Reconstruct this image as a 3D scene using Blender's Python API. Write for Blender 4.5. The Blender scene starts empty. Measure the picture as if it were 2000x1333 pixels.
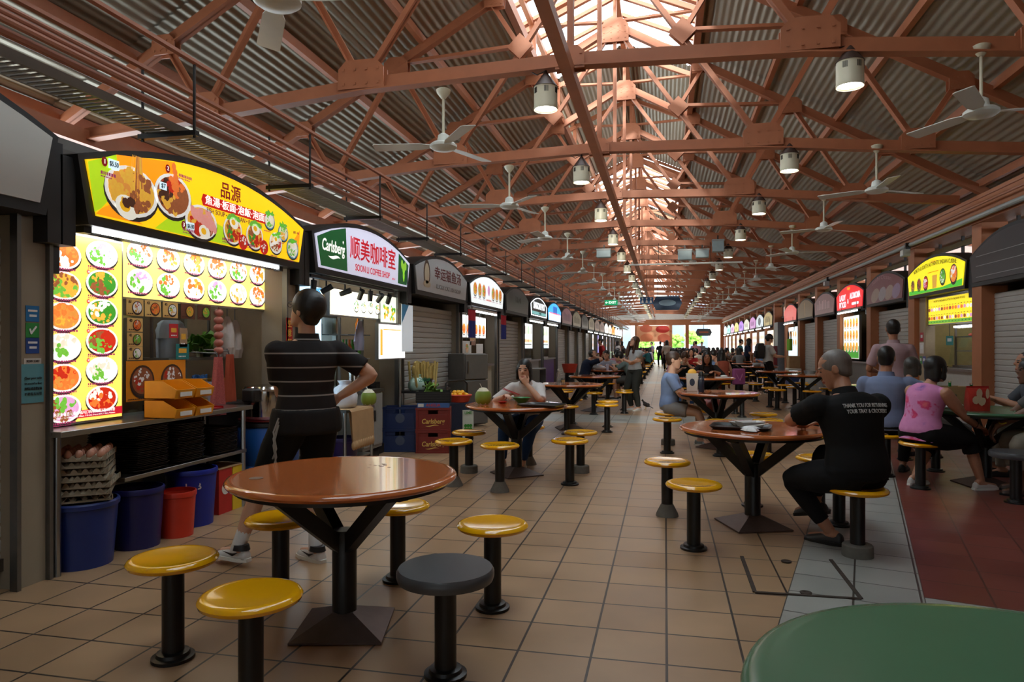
import bpy, math, random
from mathutils import Vector, Matrix, Euler
random.seed(7)
R = math.radians
PI = math.pi
C = bpy.context.scene.collection
sc = bpy.context.scene

# ------------------------------------------------------------------ camera, sky, exposure
cam_data = bpy.data.cameras.new('camera')
cam = bpy.data.objects.new('camera', cam_data)
C.objects.link(cam)
cam.location = (0, 0, 1.35)
cam.rotation_euler = (R(90), 0, math.atan(299/1350))
cam_data.sensor_width = 36
cam_data.lens = 36*1350/2000
cam_data.shift_y = 10.5/2000
cam_data.clip_start = .05
cam_data.clip_end = 300
sc.camera = cam
world = bpy.data.worlds.new('sky')
sc.world = world
world.use_nodes = True
wn = world.node_tree
wn.nodes['Background'].inputs[0].default_value = (.80, .92, 1.0, 1)
wn.nodes['Background'].inputs[1].default_value = 6.0
sun_d = bpy.data.lights.new('sun', 'SUN')
sun_d.energy = 5
sun_d.angle = R(3)
sun_d.color = (1, .93, .82)
sun = bpy.data.objects.new('sun', sun_d)
C.objects.link(sun)
sun.rotation_euler = (R(70), 0, R(-4))
vs = sc.view_settings
vs.view_transform = 'Standard'
vs.look = 'None'
vs.gamma = 1
vs.use_curve_mapping = False
vs.exposure = 0.06
sc.cycles.max_bounces = 7
sc.cycles.diffuse_bounces = 4
sc.cycles.glossy_bounces = 3
sc.cycles.sample_clamp_indirect = 6
sc.cycles.caustics_reflective = False
sc.cycles.caustics_refractive = False

# ------------------------------------------------------------------ materials
def lin(c):
    return tuple(((v/255)/12.92 if v/255 <= .04045 else ((v/255+.055)/1.055)**2.4) for v in c)
MATS = {}
def mat(name, rgb, rough=.5, metal=0, var=.12, scale=14, bump=0, emit=0, stretch=None, spec=.5, coat=0):
    """one procedural material: base colour broken up by noise"""
    if name in MATS: return MATS[name]
    m = bpy.data.materials.new(name); m.use_nodes = True
    nt = m.node_tree; b = nt.nodes['Principled BSDF']
    c = lin(rgb)
    b.inputs['Roughness'].default_value = rough
    b.inputs['Metallic'].default_value = metal
    b.inputs['Specular IOR Level'].default_value = spec
    b.inputs['Coat Weight'].default_value = coat
    tc = nt.nodes.new('ShaderNodeTexCoord')
    mp = nt.nodes.new('ShaderNodeMapping')
    if stretch: mp.inputs['Scale'].default_value = stretch
    nz = nt.nodes.new('ShaderNodeTexNoise'); nz.inputs['Scale'].default_value = scale; nz.inputs['Detail'].default_value = 4
    nt.links.new(tc.outputs['Object'], mp.inputs[0]); nt.links.new(mp.outputs[0], nz.inputs['Vector'])
    mx = nt.nodes.new('ShaderNodeMix'); mx.data_type = 'RGBA'
    mx.inputs[6].default_value = tuple(v*(1-var) for v in c)+(1,)
    mx.inputs[7].default_value = tuple(min(1, v*(1+var)) for v in c)+(1,)
    nt.links.new(nz.outputs['Fac'], mx.inputs[0])
    nt.links.new(mx.outputs[2], b.inputs['Base Color'])
    if emit:
        nt.links.new(mx.outputs[2], b.inputs['Emission Color'])
        b.inputs['Emission Strength'].default_value = emit
    if bump:
        bp = nt.nodes.new('ShaderNodeBump'); bp.inputs['Strength'].default_value = bump; bp.inputs['Distance'].default_value = .01
        nt.links.new(nz.outputs['Fac'], bp.inputs['Height']); nt.links.new(bp.outputs[0], b.inputs['Normal'])
    MATS[name] = m
    return m
def glassmat(name, tint=(235, 245, 248), gloss=.08):
    if name in MATS: return MATS[name]
    m = bpy.data.materials.new(name); m.use_nodes = True
    nt = m.node_tree; nt.nodes.remove(nt.nodes['Principled BSDF'])
    out = nt.nodes['Material Output']
    t = nt.nodes.new('ShaderNodeBsdfTransparent'); t.inputs[0].default_value = lin(tint)+(1,)
    g = nt.nodes.new('ShaderNodeBsdfGlossy'); g.inputs['Roughness'].default_value = .05
    mx = nt.nodes.new('ShaderNodeMixShader'); mx.inputs[0].default_value = gloss
    nt.links.new(t.outputs[0], mx.inputs[1]); nt.links.new(g.outputs[0], mx.inputs[2]); nt.links.new(mx.outputs[0], out.inputs[0])
    MATS[name] = m
    return m
def tilemat(name, c1, c2, grout, size=.322, off=(0, 0), rough=.28, mortar=.0058, width=None):
    m = bpy.data.materials.new(name); m.use_nodes = True
    nt = m.node_tree; b = nt.nodes['Principled BSDF']
    tc = nt.nodes.new('ShaderNodeTexCoord'); mp = nt.nodes.new('ShaderNodeMapping')
    mp.inputs['Location'].default_value = (off[0], off[1], 0)
    br = nt.nodes.new('ShaderNodeTexBrick'); br.offset = 0; br.squash = 1
    br.inputs['Scale'].default_value = 1; br.inputs['Mortar Size'].default_value = mortar; br.inputs['Mortar Smooth'].default_value = .1
    br.inputs['Brick Width'].default_value = width or size; br.inputs['Row Height'].default_value = size
    br.inputs['Color1'].default_value = lin(c1)+(1,); br.inputs['Color2'].default_value = lin(c2)+(1,); br.inputs['Mortar'].default_value = lin(grout)+(1,)
    nz = nt.nodes.new('ShaderNodeTexNoise'); nz.inputs['Scale'].default_value = 2.3; nz.inputs['Detail'].default_value = 6
    mx = nt.nodes.new('ShaderNodeMix'); mx.data_type = 'RGBA'; mx.blend_type = 'MULTIPLY'; mx.inputs[0].default_value = .55
    rp = nt.nodes.new('ShaderNodeMapRange'); rp.inputs['From Min'].default_value = .3; rp.inputs['From Max'].default_value = .7; rp.inputs['To Min'].default_value = .62; rp.inputs['To Max'].default_value = 1.1
    rr = nt.nodes.new('ShaderNodeMapRange'); rr.inputs['To Min'].default_value = rough-.1; rr.inputs['To Max'].default_value = rough+.2
    L = nt.links.new
    L(tc.outputs['Object'], mp.inputs[0]); L(mp.outputs[0], br.inputs['Vector']); L(tc.outputs['Object'], nz.inputs['Vector'])
    L(nz.outputs['Fac'], rp.inputs['Value']); L(br.outputs['Color'], mx.inputs[6]); L(rp.outputs[0], mx.inputs[7]); L(mx.outputs[2], b.inputs['Base Color'])
    L(nz.outputs['Fac'], rr.inputs['Value']); L(rr.outputs[0], b.inputs['Roughness'])
    bp = nt.nodes.new('ShaderNodeBump'); bp.invert = True; bp.inputs['Strength'].default_value = .5; bp.inputs['Distance'].default_value = .003
    L(br.outputs['Fac'], bp.inputs['Height']); L(bp.outputs[0], b.inputs['Normal'])
    MATS[name] = m
    return m

# ------------------------------------------------------------------ mesh builder
class MB:
    """collects shapes, linked as ONE mesh object"""
    def __init__(s): s.v = []; s.f = []; s.mi = []; s.m = 0
    def quad(s, pts):
        n = len(s.v); s.v += [tuple(p) for p in pts]; s.f.append(tuple(range(n, n+len(pts)))); s.mi.append(s.m); return s
    def box(s, x0, x1, y0, y1, z0, z1, M=None):
        n = len(s.v); p = [(x, y, z) for z in (z0, z1) for y in (y0, y1) for x in (x0, x1)]
        if M is not None: p = [tuple(M @ Vector(q)) for q in p]
        s.v += p
        for f in ((0, 2, 3, 1), (4, 5, 7, 6), (0, 1, 5, 4), (2, 6, 7, 3), (0, 4, 6, 2), (1, 3, 7, 5)):
            s.f.append(tuple(n+i for i in f)); s.mi.append(s.m)
        return s
    def beam(s, a, b, w, h, up=(0, 1, 0)):
        """box of width w (along up) and height h from a to b"""
        a = Vector(a); b = Vector(b); d = (b-a); L = d.length; d.normalize(); u = Vector(up); u = (u-d*u.dot(d)).normalized(); t = d.cross(u)
        M = Matrix((( d.x, u.x, t.x, a.x), (d.y, u.y, t.y, a.y), (d.z, u.z, t.z, a.z), (0, 0, 0, 1)))
        return s.box(0, L, -w/2, w/2, -h/2, h/2, M)
    def rings(s, rs, cap0=True, cap1=True, loop=True):
        n = len(s.v); k = len(rs[0])
        for r in rs: s.v += [tuple(p) for p in r]
        for i in range(len(rs)-1):
            for j in range(k if loop else k-1):
                a = n+i*k+j; b = n+i*k+(j+1) % k
                s.f.append((a, b, b+k, a+k)); s.mi.append(s.m)
        if cap0: s.f.append(tuple(n+j for j in reversed(range(k)))); s.mi.append(s.m)
        if cap1: s.f.append(tuple(n+(len(rs)-1)*k+j for j in range(k))); s.mi.append(s.m)
        return s
    def lathe(s, prof, c=(0, 0, 0), n=24, cap0=True, cap1=True, sx=1, sy=1):
        return s.rings([[(c[0]+r*sx*math.cos(2*PI*j/n), c[1]+r*sy*math.sin(2*PI*j/n), c[2]+z) for j in range(n)] for r, z in prof], cap0, cap1)
    def tube(s, pts, rad, n=8, caps=True):
        pts = [Vector(p) for p in pts]; rs = []; u = None
        for i, p in enumerate(pts):
            d = (pts[min(i+1, len(pts)-1)]-pts[max(i-1, 0)]).normalized()
            if u is None:
                u = Vector((0, 0, 1)) if abs(d.z) < .9 else Vector((1, 0, 0))
            u = (u-d*u.dot(d)).normalized(); w = d.cross(u)
            r = rad[i] if isinstance(rad, (list, tuple)) else rad
            rs.append([p+u*r*math.cos(2*PI*j/n)+w*r*math.sin(2*PI*j/n) for j in range(n)])
        return s.rings(rs, caps, caps)
    def prism(s, poly, y0, y1):
        """polygon in x,z extruded along y; y0 is the front"""
        return s.rings([[(x, y0, z) for x, z in poly], [(x, y1, z) for x, z in poly]])
    def prism_z(s, poly, z0, z1):
        return s.rings([[(x, y, z0) for x, y in poly], [(x, y, z1) for x, y in poly]])
    def ball(s, c, r, n=12, m=7):
        rx, ry, rz = r if isinstance(r, (tuple, list)) else (r, r, r)
        return s.rings([[(c[0]+rx*math.sin(t)*math.cos(2*PI*j/n), c[1]+ry*math.sin(t)*math.sin(2*PI*j/n), c[2]-rz*math.cos(t)) for j in range(n)]
                        for t in [PI*(i+.25)/(m+.5) for i in range(m+1)]])
    def disc(s, x, z, rx, rz, y, n=20, a0=0, rot=0):
        """flat ellipse facing -y"""
        return s.quad([(x+rx*math.cos(t)*math.cos(rot)-rz*math.sin(t)*math.sin(rot), y, z+rx*math.cos(t)*math.sin(rot)+rz*math.sin(t)*math.cos(rot)) for t in [2*PI*j/n for j in range(n)]])
    def rect(s, x0, x1, z0, z1, y):
        return s.quad([(x0, y, z0), (x1, y, z0), (x1, y, z1), (x0, y, z1)])
    def add(s, o, M=None):
        n = len(s.v); s.v += [tuple(M @ Vector(p)) for p in o.v] if M is not None else o.v
        s.f += [tuple(n+i for i in f) for f in o.f]; s.mi += o.mi; return s
    def mesh(s, name, mats, smooth=35):
        me = bpy.data.meshes.new(name); me.from_pydata(s.v, [], s.f)
        for m in (mats if isinstance(mats, (list, tuple)) else [mats]): me.materials.append(m)
        me.polygons.foreach_set('material_index', s.mi)
        if smooth:
            me.polygons.foreach_set('use_smooth', [True]*len(s.f)); me.set_sharp_from_angle(angle=R(smooth))
        me.update()
        return me
def obj(name, mb, mats, parent=None, loc=(0, 0, 0), rot=(0, 0, 0), smooth=35, bevel=0):
    me = mb if isinstance(mb, bpy.types.Mesh) else mb.mesh(name, mats, smooth)
    o = bpy.data.objects.new(name, me); C.objects.link(o)
    o.location = loc; o.rotation_euler = rot
    if parent: o.parent = parent
    if bevel:
        md = o.modifiers.new('edge', 'BEVEL'); md.width = bevel; md.segments = 2; md.limit_method = 'ANGLE'; md.angle_limit = R(40)
    return o
def tag(o, label, cat, group=None, kind=None):
    o['label'] = label; o['category'] = cat
    if group: o['group'] = group
    if kind: o['kind'] = kind
    return o
def thing(name, label, cat, loc=(0, 0, 0), rz=0, group=None):
    o = bpy.data.objects.new(name, None); C.objects.link(o)
    o.empty_display_size = .1
    o.location = loc; o.rotation_euler = (0, 0, rz)
    return tag(o, label, cat, group)
def struct(name, mb, m, smooth=35, **k):
    o = obj(name, mb, m, smooth=smooth, **k); o['kind'] = 'structure'; return o
def dup(root, loc=None, rz=None, label=None, group=None):
    r = root.copy(); C.objects.link(r)
    if loc is not None: r.location = loc
    if rz is not None: r.rotation_euler = (0, 0, rz)
    if label: r['label'] = label
    if group: r['group'] = group
    for ch in list(root.children):
        c = ch.copy(); C.objects.link(c); c.parent = r
        for g in list(ch.children):
            d = g.copy(); C.objects.link(d); d.parent = c
    return r
ORD = ['first', 'second', 'third', 'fourth', 'fifth', 'sixth', 'seventh', 'eighth', 'ninth', 'tenth', 'eleventh', 'twelfth', 'thirteenth', 'fourteenth', 'fifteenth',
       'sixteenth', 'seventeenth', 'eighteenth', 'nineteenth', 'twentieth', 'twenty-first', 'twenty-second', 'twenty-third', 'twenty-fourth']
def text(body, size, x, z, y, parent, m, name='lettering', bold=0, align='CENTER', width=None, rot=0, shear=0, spacing=1, curve=None, ext=.0008):
    """raised lettering standing in the x,z plane and facing -y"""
    cu = bpy.data.curves.new('lettering', 'FONT'); cu.body = body; cu.size = size; cu.align_x = align; cu.align_y = 'CENTER'
    cu.offset = bold*size; cu.extrude = ext; cu.shear = shear; cu.space_character = spacing; cu.resolution_u = 3
    o = bpy.data.objects.new('lettering', cu); C.objects.link(o)
    dg = bpy.context.evaluated_depsgraph_get(); dg.update()
    me = bpy.data.meshes.new_from_object(o.evaluated_get(dg), depsgraph=dg)
    bpy.data.objects.remove(o); bpy.data.curves.remove(cu)
    sx = 1
    if width and len(me.vertices):
        xs = [v.co.x for v in me.vertices]; sx = width/(max(xs)-min(xs))
    for v in me.vertices:
        X, Y, Z = v.co.x*sx, v.co.y, v.co.z
        if curve:   # follow an arc: lift by a parabola
            Y += curve*(1-(2*X/max(width or 1, .01))**2)
        c, s_ = math.cos(rot), math.sin(rot)
        v.co = (x+X*c-Y*s_, y-Z, z+X*s_+Y*c)
    me.materials.clear(); me.materials.append(m)
    o = bpy.data.objects.new(name, me); C.objects.link(o)
    if parent: o.parent = parent
    return o

# shared materials
ORANGE = mat('orange_paint', (166, 100, 66), .5, var=.18, scale=6, bump=.1)
STEEL = mat('brushed_steel', (170, 172, 172), .28, 1, var=.1, scale=30, stretch=(1, 30, 30))
DARKSTEEL = mat('dull_steel', (120, 120, 118), .4, .9, var=.15)
BLACKM = mat('black_metal', (26, 25, 25), .38, .2, var=.3, scale=20)
BLACKP = mat('black_plastic', (24, 24, 26), .42, 0, var=.2)
WHITEP = mat('white_plastic', (222, 220, 212), .4, 0, var=.05)
GREYP = mat('grey_plastic', (150, 152, 150), .45, 0, var=.08)
# ------------------------------------------------------------------ floor
YB, YE = -15.0, 57.0           # screened rear end and far end of the hall
XR = -.82                      # ridge line
PITCH = 2.77
TY = lambda k: 6.1+PITCH*k     # truss k, also the stall boundaries
brown = tilemat('terracotta_tiles', (172, 138, 104), (158, 124, 92), (52, 44, 39), off=(-.007, .22), rough=.3)
white = tilemat('pale_tiles', (160, 158, 150), (148, 146, 138), (70, 66, 60), off=(0, 0), rough=.3)
red = tilemat('red_tiles', (120, 60, 50), (108, 52, 44), (84, 48, 42), size=.322, rough=.33)
struct('floor', MB().quad([(-7, YB, 0), (7.5, YB, 0), (7.5, YE+1, 0), (-7, YE+1, 0)]), brown)
def strip(name, loc, rz, x0, x1, y0, y1, m, z):
    return struct(name, MB().quad([(x0, y0, z), (x1, y0, z), (x1, y1, z), (x0, y1, z)]), m, loc=loc, rot=(0, 0, rz))
A = -R(14.5)
strip('floor_strip', (.505, 3.44, 0), A, 0, .70, -2.2, 8.6, white, .0012)
strip('floor_red', (1.356, 4.1, 0), A, 0, 3.6, 0, 9, red, .0016)
strip('floor_strip_cross', (1.356, 4.1, 0), A, 0, 5, -.66, 0, white, .0020)
strip('floor_band', (0, 0, 0), 0, -3.4, 4.3, 12.3, 13.7, white, .0010)
strip('floor_band_far', (0, 0, 0), 0, -3.4, 4.3, 25.5, 27, white, .0010)
# inspection cover: rusty frame let into the tiles, with two lifting holes
rust = mat('rusty_steel', (62, 50, 42), .8, .3, var=.4, scale=40)
cv = thing('inspection_cover', 'tiled inspection cover with a rusty steel frame set in the floor', 'floor cover', (.48, 3.97, 0))
fm = MB()
for a, b in (((0, .012), (.54, .03)), ((0, .012), (0, .67)), ((.54, .03), (.54, .72))): fm.beam((a[0], a[1], .004), (b[0], b[1], .004), .022, .006, up=(-(b[1]-a[1]), b[0]-a[0], 0))
obj('frame', fm, rust, cv)
for x, y in ((.27, .06), (.26, .62)): obj('lifting_ring', MB().lathe([(.03, 0), (.032, .006), (.02, .008), (.012, .003)], (x, y, .002), 16), rust, cv)

# ------------------------------------------------------------------ roof
zt = lambda d: 6.75-.56*d      # underside line of the top chord at distance d from the ridge
roofm = mat('galvanised_roof', (158, 150, 132), .45, .35, var=.22, scale=1.6, stretch=(1, .25, 1), spec=.4)
def corrugated(sign, d0, d1, name, z_off=.17):
    """sheets with the waves running along the hall, one sheet per bay, lapped at the trusses"""
    m = MB(); nw = int((d1-d0)/.085)*6
    k = -8
    while TY(k) < YE:
        y0, y1 = max(YB, TY(k)-.08), min(YE, TY(k+1)+.08); zo = z_off+(k % 2)*.014
        rows = []
        for y in (y0, y1):
            row = []
            for i in range(nw+1):
                d = d0+(d1-d0)*i/nw; w = .009*math.sin(2*PI*i/6)
                row.append((XR+sign*(d+.49*w), y, zt(d)+zo+.87*w))
            rows.append(row)
        m.rings(rows, False, False, loop=False); k += 1
    return struct(name, m, roofm, smooth=60)
corrugated(-1, 1.28, 6.4, 'ceiling_left'); corrugated(1, 1.28, 6.4, 'ceiling_right')
LZ = lambda d: 7.5-.44*d       # lantern rafter
GLAZED = [-5, -2, -1, 0, 1, 2, 6, 7, 8, 11, 12, 13, 16, 17]
skyglass = glassmat('roof_glass', (246, 250, 250), .06)
m = MB(); g = {}
for k in range(-8, 19):
    y0, y1 = max(YB, TY(k)), min(YE, TY(k+1))
    for s_ in (-1, 1):
        if k in GLAZED: continue
        nw = 20*6; rows = [[(XR+s_*1.72*i/nw, y, LZ(1.72*i/nw)+.1+.012*math.sin(2*PI*i/6)) for i in range(nw+1)] for y in (y0, y1)]
        m.rings(rows, False, False, loop=False)
struct('ceiling_lantern', m, roofm, smooth=60)
# glazing of the lantern: panes between glazing bars that run down the slope
bars = MB(); panes = MB()
for k in GLAZED:
    y0, y1 = max(YB, TY(k)), min(YE, TY(k+1))
    for s_ in (-1, 1):
        panes.quad([(XR, y0, LZ(0)+.1), (XR+s_*1.72, y0, LZ(1.72)+.1), (XR+s_*1.72, y1, LZ(1.72)+.1), (XR, y1, LZ(0)+.1)])
        for i in range(4):
            y = y0+(y1-y0)*i/4
            bars.beam((XR, y, LZ(0)+.05), (XR+s_*1.72, y, LZ(1.72)+.05), .075 if i else .12, .06)
struct('window_1', panes, skyglass, smooth=0); struct('trim_1', bars, ORANGE)
# purlins along the hall, lantern sides, ridge beam and the runner under the bottom chords
for n, (d, w, h, zo) in enumerate([(1.3, .1, .16, .08), (2.4, .07, .11, .1), (3.45, .07, .11, .1), (4.5, .07, .11, .1), (5.45, .07, .11, .1)]):
    for s_ in (-1, 1): struct('trim_2', MB().box(XR+s_*d-w/2, XR+s_*d+w/2, YB, YE, zt(d)+zo-h/2, zt(d)+zo+h/2), ORANGE)
for s_ in (-1, 1):
    struct('trim_3', MB().box(XR+s_*1.42-.04, XR+s_*1.42+.04, YB, YE, LZ(1.42)-.02, LZ(1.42)+.08), ORANGE)
struct('trim_4', MB().box(XR-.05, XR+.05, YB, YE, 7.36, 7.5), ORANGE)
struct('trim_5', MB().box(XR-.06, XR+.04, YB, YE, 3.72, 3.82), ORANGE)

# ------------------------------------------------------------------ roof trusses
def plate(mb, c, w, h, y=.0, cut=.3, t=.012, rows=2, n=4):
    """gusset plates on both faces of the truss with rivet heads"""
    x, z = c; k = cut*min(w, h)
    poly = [(x-w/2, z-h/2), (x+w/2, z-h/2), (x+w/2, z+h/2-k), (x+w/2-k, z+h/2), (x-w/2+k, z+h/2), (x-w/2, z+h/2-k)]
    for s_ in (-1, 1):
        y0 = y+s_*.047
        mb.prism(poly, y0-t/2, y0+t/2)
        for i in range(n):
            for j in range(rows):
                px = x-w*.38+w*.76*i/(n-1); pz = z-h*.34+h*.5*j/(max(1, rows-1))
                mb.lathe([(.016, 0), (.012, .009)], (0, 0, 0), 6) if False else mb.box(px-.011, px+.011, y0+s_*t/2-.005, y0+s_*t/2+.009*s_, pz-.011, pz+.011)
def truss_parts():
    P = []
    def bar(name, a, b, h, w=.085):
        m = MB(); m.beam((a[0], 0, a[1]), (b[0], 0, b[1]), .02, h)
        d = (Vector((b[0]-a[0], 0, b[1]-a[1]))).normalized(); nrm = Vector((-d.z, 0, d.x)); nrm = nrm if nrm.z < 0 else -nrm
        o = nrm*(h/2-.006)
        m.beam((a[0]+o.x, 0, a[1]+o.z), (b[0]+o.x, 0, b[1]+o.z), w, .012)   # outstanding leg of the angles
        P.append((name, m))
    m = MB()
    pts = [(-5.15, 3.56), (-3.68, 3.68), (-1.98, 3.83), (0, 3.89), (1.98, 3.83), (3.68, 3.68), (5.15, 3.56)]
    for a, b in zip(pts, pts[1:]):
        m.beam((a[0], 0, a[1]), (b[0], 0, b[1]), .03, .13); m.beam((a[0], 0, a[1]-.06), (b[0], 0, b[1]-.06), .115, .014)
    P.append(('bottom_chord', m))
    for s_ in (-1, 1):
        T = lambda d, z=None: (s_*d, zt(d) if z is None else z)
        bar('top_chord', T(0, 6.72), T(5.6), .13, .11)
        bar('web_strut', T(3.68, 3.72), T(4.13), .065); bar('web_strut', T(3.68, 3.72), T(2.75), .065)
        bar('web_strut', T(1.98, 3.85), T(2.75), .065); bar('web_strut', T(1.98, 3.85), T(0, 6.7), .07)
        bar('web_strut', T(1.45), T(1.03, 5.26), .06); bar('web_strut', T(2.75), T(1.03, 5.3), .055)
        bar('lantern_post', T(1.38, 5.9), T(1.38, 6.9), .09); bar('lantern_rafter', T(0, 7.42), T(1.75, 6.66), .1)
        bar('lantern_strut', T(0, 6.78), T(1.38, 6.84), .05)
        for c, w, h in (((s_*3.68, 3.76), .36, .24), ((s_*1.98, 3.92), .46, .27), ((s_*2.75, 5.16), .34, .24), ((s_*4.13, 4.4), .26, .2), ((s_*1.38, 5.94), .26, .24)):
            g = MB(); plate(g, c, w, h); P.append(('gusset_plate', g))
        g = MB(); x = s_*1.03; 
        for q in (-1, 1): g.prism([(x, 5.10), (x+.17, 5.27), (x, 5.44), (x-.17, 5.27)], q*.047-.006, q*.047+.006)
        P.append(('gusset_plate', g))
    bar('king_post', (0, 3.9), (0, 7.42), .06, .07)
    g = MB(); plate(g, (0, 6.62), .46, .4, rows=3); P.append(('gusset_plate', g))
    g = MB(); plate(g, (0, 3.9), .26, .2, n=3); P.append(('gusset_plate', g))
    g = MB(); plate(g, (0, 7.36), .3, .18, n=3); P.append(('gusset_plate', g))
    return P
TP = truss_parts()
def truss_label(n): return f'orange riveted steel roof truss, {ORD[n]} counted from the lamp nearest the viewer'
proto_t = thing('roof_truss', truss_label(0), 'roof truss', (XR, TY(0), 0), 0, 'roof trusses')
for n_, m_ in TP: obj(n_, m_, ORANGE, proto_t, smooth=0)
for k in range(1, 8): dup(proto_t, (XR, TY(k), 0), 0, truss_label(k))
for k in (-1, -2):
    dup(proto_t, (XR, TY(k), 0), 0, 'orange riveted steel roof truss above the viewer, carrying the fan cut by the top edge' if k == -1 else 'orange riveted steel roof truss right above where the viewer stands')
allm = MB()
for n_, m_ in TP: allm.add(m_)
ft = obj('roof_truss', allm, ORANGE, loc=(XR, TY(8), 0), smooth=0); tag(ft, truss_label(8), 'roof truss', 'roof trusses')
for k in range(9, 18):
    c = ft.copy(); C.objects.link(c); c.location = (XR, TY(k), 0); c['label'] = truss_label(k)

# ------------------------------------------------------------------ right-hand wall: beam, columns, openings above the stalls
XW = 4.62
colm = mat('orange_column_paint', (172, 108, 70), .55, var=.15, scale=5)
struct('trim_6', MB().box(XW-.18, XW+.2, YB, YE, 3.15, 3.55), colm)
for k in range(-4, 19):
    struct('trim_7', MB().box(XW-.14, XW+.2, TY(k)-.38, TY(k)-.06, 0, 3.55), colm)
    for yy in (.95, 1.9):
        struct('trim_8', MB().box(XW+.1, XW+.14, TY(k)+yy-.02, TY(k)+yy+.02, 2.6, 3.15), BLACKM)
    struct('trim_9', MB().box(XW+.08, XW+.14, TY(k)-.06, TY(k+1)-.38, 2.98, 3.06), mat('olive_paint', (110, 92, 40), .5))
pipe = MB().tube([(4.36, YB, 3.2), (4.36, YE-1, 3.2)], .038, 10)
struct('trim_10', pipe, mat('grey_conduit', (168, 174, 170), .4, .3))
struct('trim_10', MB().tube([(4.3, YB, 3.34), (4.3, YE-1, 3.34)], .018, 6), mat('orange_conduit', (160, 100, 74), .5))
struct('trim_10', MB().tube([(4.28, YB, 3.42), (4.28, YE-1, 3.42)], .014, 6), MATS['orange_conduit'])
# stall interior shell on that side, the next hall's roof seen through the gaps
shell = mat('stall_back_wall', (150, 130, 100), .6, var=.12)
struct('wall_right', MB().box(6.9, 7.0, YB, YE, 0, 2.6), shell)
struct('ceiling_stalls_right', MB().box(4.75, 7.0, YB, YE, 2.52, 2.6), mat('stall_ceiling', (96, 90, 84), .7))
struct('ceiling_next_hall', MB().quad([(5.6, YB, 4.0), (9.5, YB, 3.3), (9.5, YE, 3.3), (5.6, YE, 4.0)]), ORANGE)
for k in range(0, 12):
    struct('trim_11', MB().beam((5.4, TY(k)+1.2, 3.5), (9.4, TY(k)+1.2, 3.0), .1, .1), ORANGE)

# ------------------------------------------------------------------ left-hand stall row: shell behind the signs, cable tray and pipes above
XL = -3.6
struct('wall_left', MB().box(-6.05, -5.95, YB, YE, 0, 2.6), shell)
struct('ceiling_stalls_left', MB().box(-5.95, -3.65, YB, YE, 2.5, 2.58), MATS['stall_ceiling'])
lm = mat('grey_fascia', (104, 100, 94), .6, var=.15)
struct('trim_12', MB().box(-3.78, -3.7, YB, YE, 2.2, 2.66), lm)
struct('trim_13', MB().box(-6.0, -5.86, YB, YE, 3.45, 3.6), ORANGE)
tray = MB()
tray.box(-3.10, -3.085, YB, YE, 2.65, 2.70); tray.box(-2.905, -2.89, YB, YE, 2.65, 2.70)
y = YB
while y < 30: tray.box(-3.085, -2.905, y, y+.018, 2.65, 2.656); y += .045
tray.box(-3.085, -2.905, 30, YE, 2.65, 2.656)
struct('trim_14', tray, mat('cable_tray', (128, 124, 116), .5, .5))
for x, z, r in ((-2.85, 2.74, .022), (-2.8, 2.77, .018), (-3.3, 2.86, .03), (-2.88, 2.84, .016), (-2.78, 2.82, .012)): struct('trim_15', MB().tube([(x, YB, z), (x, YE-1, z)], r, 8), MATS['orange_conduit'] if r != .03 else BLACKM)
hang = MB(); y = -1.9
while y < 40:
    hang.beam((-3.14, y, 2.63), (-2.74, y, 2.63), .04, .03); hang.beam((-3.12, y, 2.6), (-3.12, y, 3.06), .012, .012); hang.beam((-2.76, y, 2.6), (-2.76, y, 3.06), .012, .012)
    y += 1.385
struct('trim_16', hang, BLACKM)
for x in (-3.12, -2.76): struct('trim_15', MB().tube([(x, YB, 3.06), (x, YE-1, 3.06)], .02, 6), MATS['orange_conduit'])
stone = mat('stone_tiles', (150, 138, 118), .5, var=.12, scale=3)
for k in range(-3, 19):
    struct('trim_17', MB().box(-3.75, -3.5, TY(k)-.19, TY(k)-.01, 0, 2.45), stone)
    struct('trim_18', MB().box(-3.52, -3.47, TY(k)-.215, TY(k)-.19, 0, 2.3), DARKSTEEL)
    struct('trim_18', MB().box(-3.52, -3.47, TY(k)-.01, TY(k)+.015, 0, 2.3), DARKSTEEL)
struct('baseboard_left', MB().box(-6.0, -3.62, YB, YE, 0, .1), mat('dark_kerb', (44, 40, 38), .6))
struct('baseboard_right', MB().box(4.6, 4.75, YB, YE, 0, .1), MATS['dark_kerb'])

# ------------------------------------------------------------------ far end of the hall and the street beyond
struct('trim_20', MB().box(-6, 7, YE-.2, YE, 3.05, 3.5), colm)
struct('wall_far', MB().box(-6, 7, YE-.1, YE, 3.5, 4.4), mat('white_boards', (220, 216, 206), .6))
for x in (-3.5, -2.25, .42, 1.72, 4.4): struct('trim_21', MB().box(x-.14, x+.14, YE-.25, YE, 0, 3.1), colm)
struct('street', MB().quad([(-40, YE+1, -.01), (40, YE+1, -.01), (40, 120, -.01), (-40, 120, -.01)]), mat('street_paving', (200, 196, 186), .8))
hedge_m = mat('hedge_leaves', (120, 170, 60), .6, var=.5, scale=6)
hb = MB()
for i in range(260): hb.ball((random.uniform(-9, 11), random.uniform(69.5, 70.5), random.uniform(.1, .75)), random.uniform(.2, .34), 7, 4)
o = obj('hedge', hb, hedge_m); tag(o, 'low sunlit green hedge in the street beyond the hall', 'hedge', kind='stuff')
bark = mat('bark', (90, 76, 60), .8)
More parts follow.
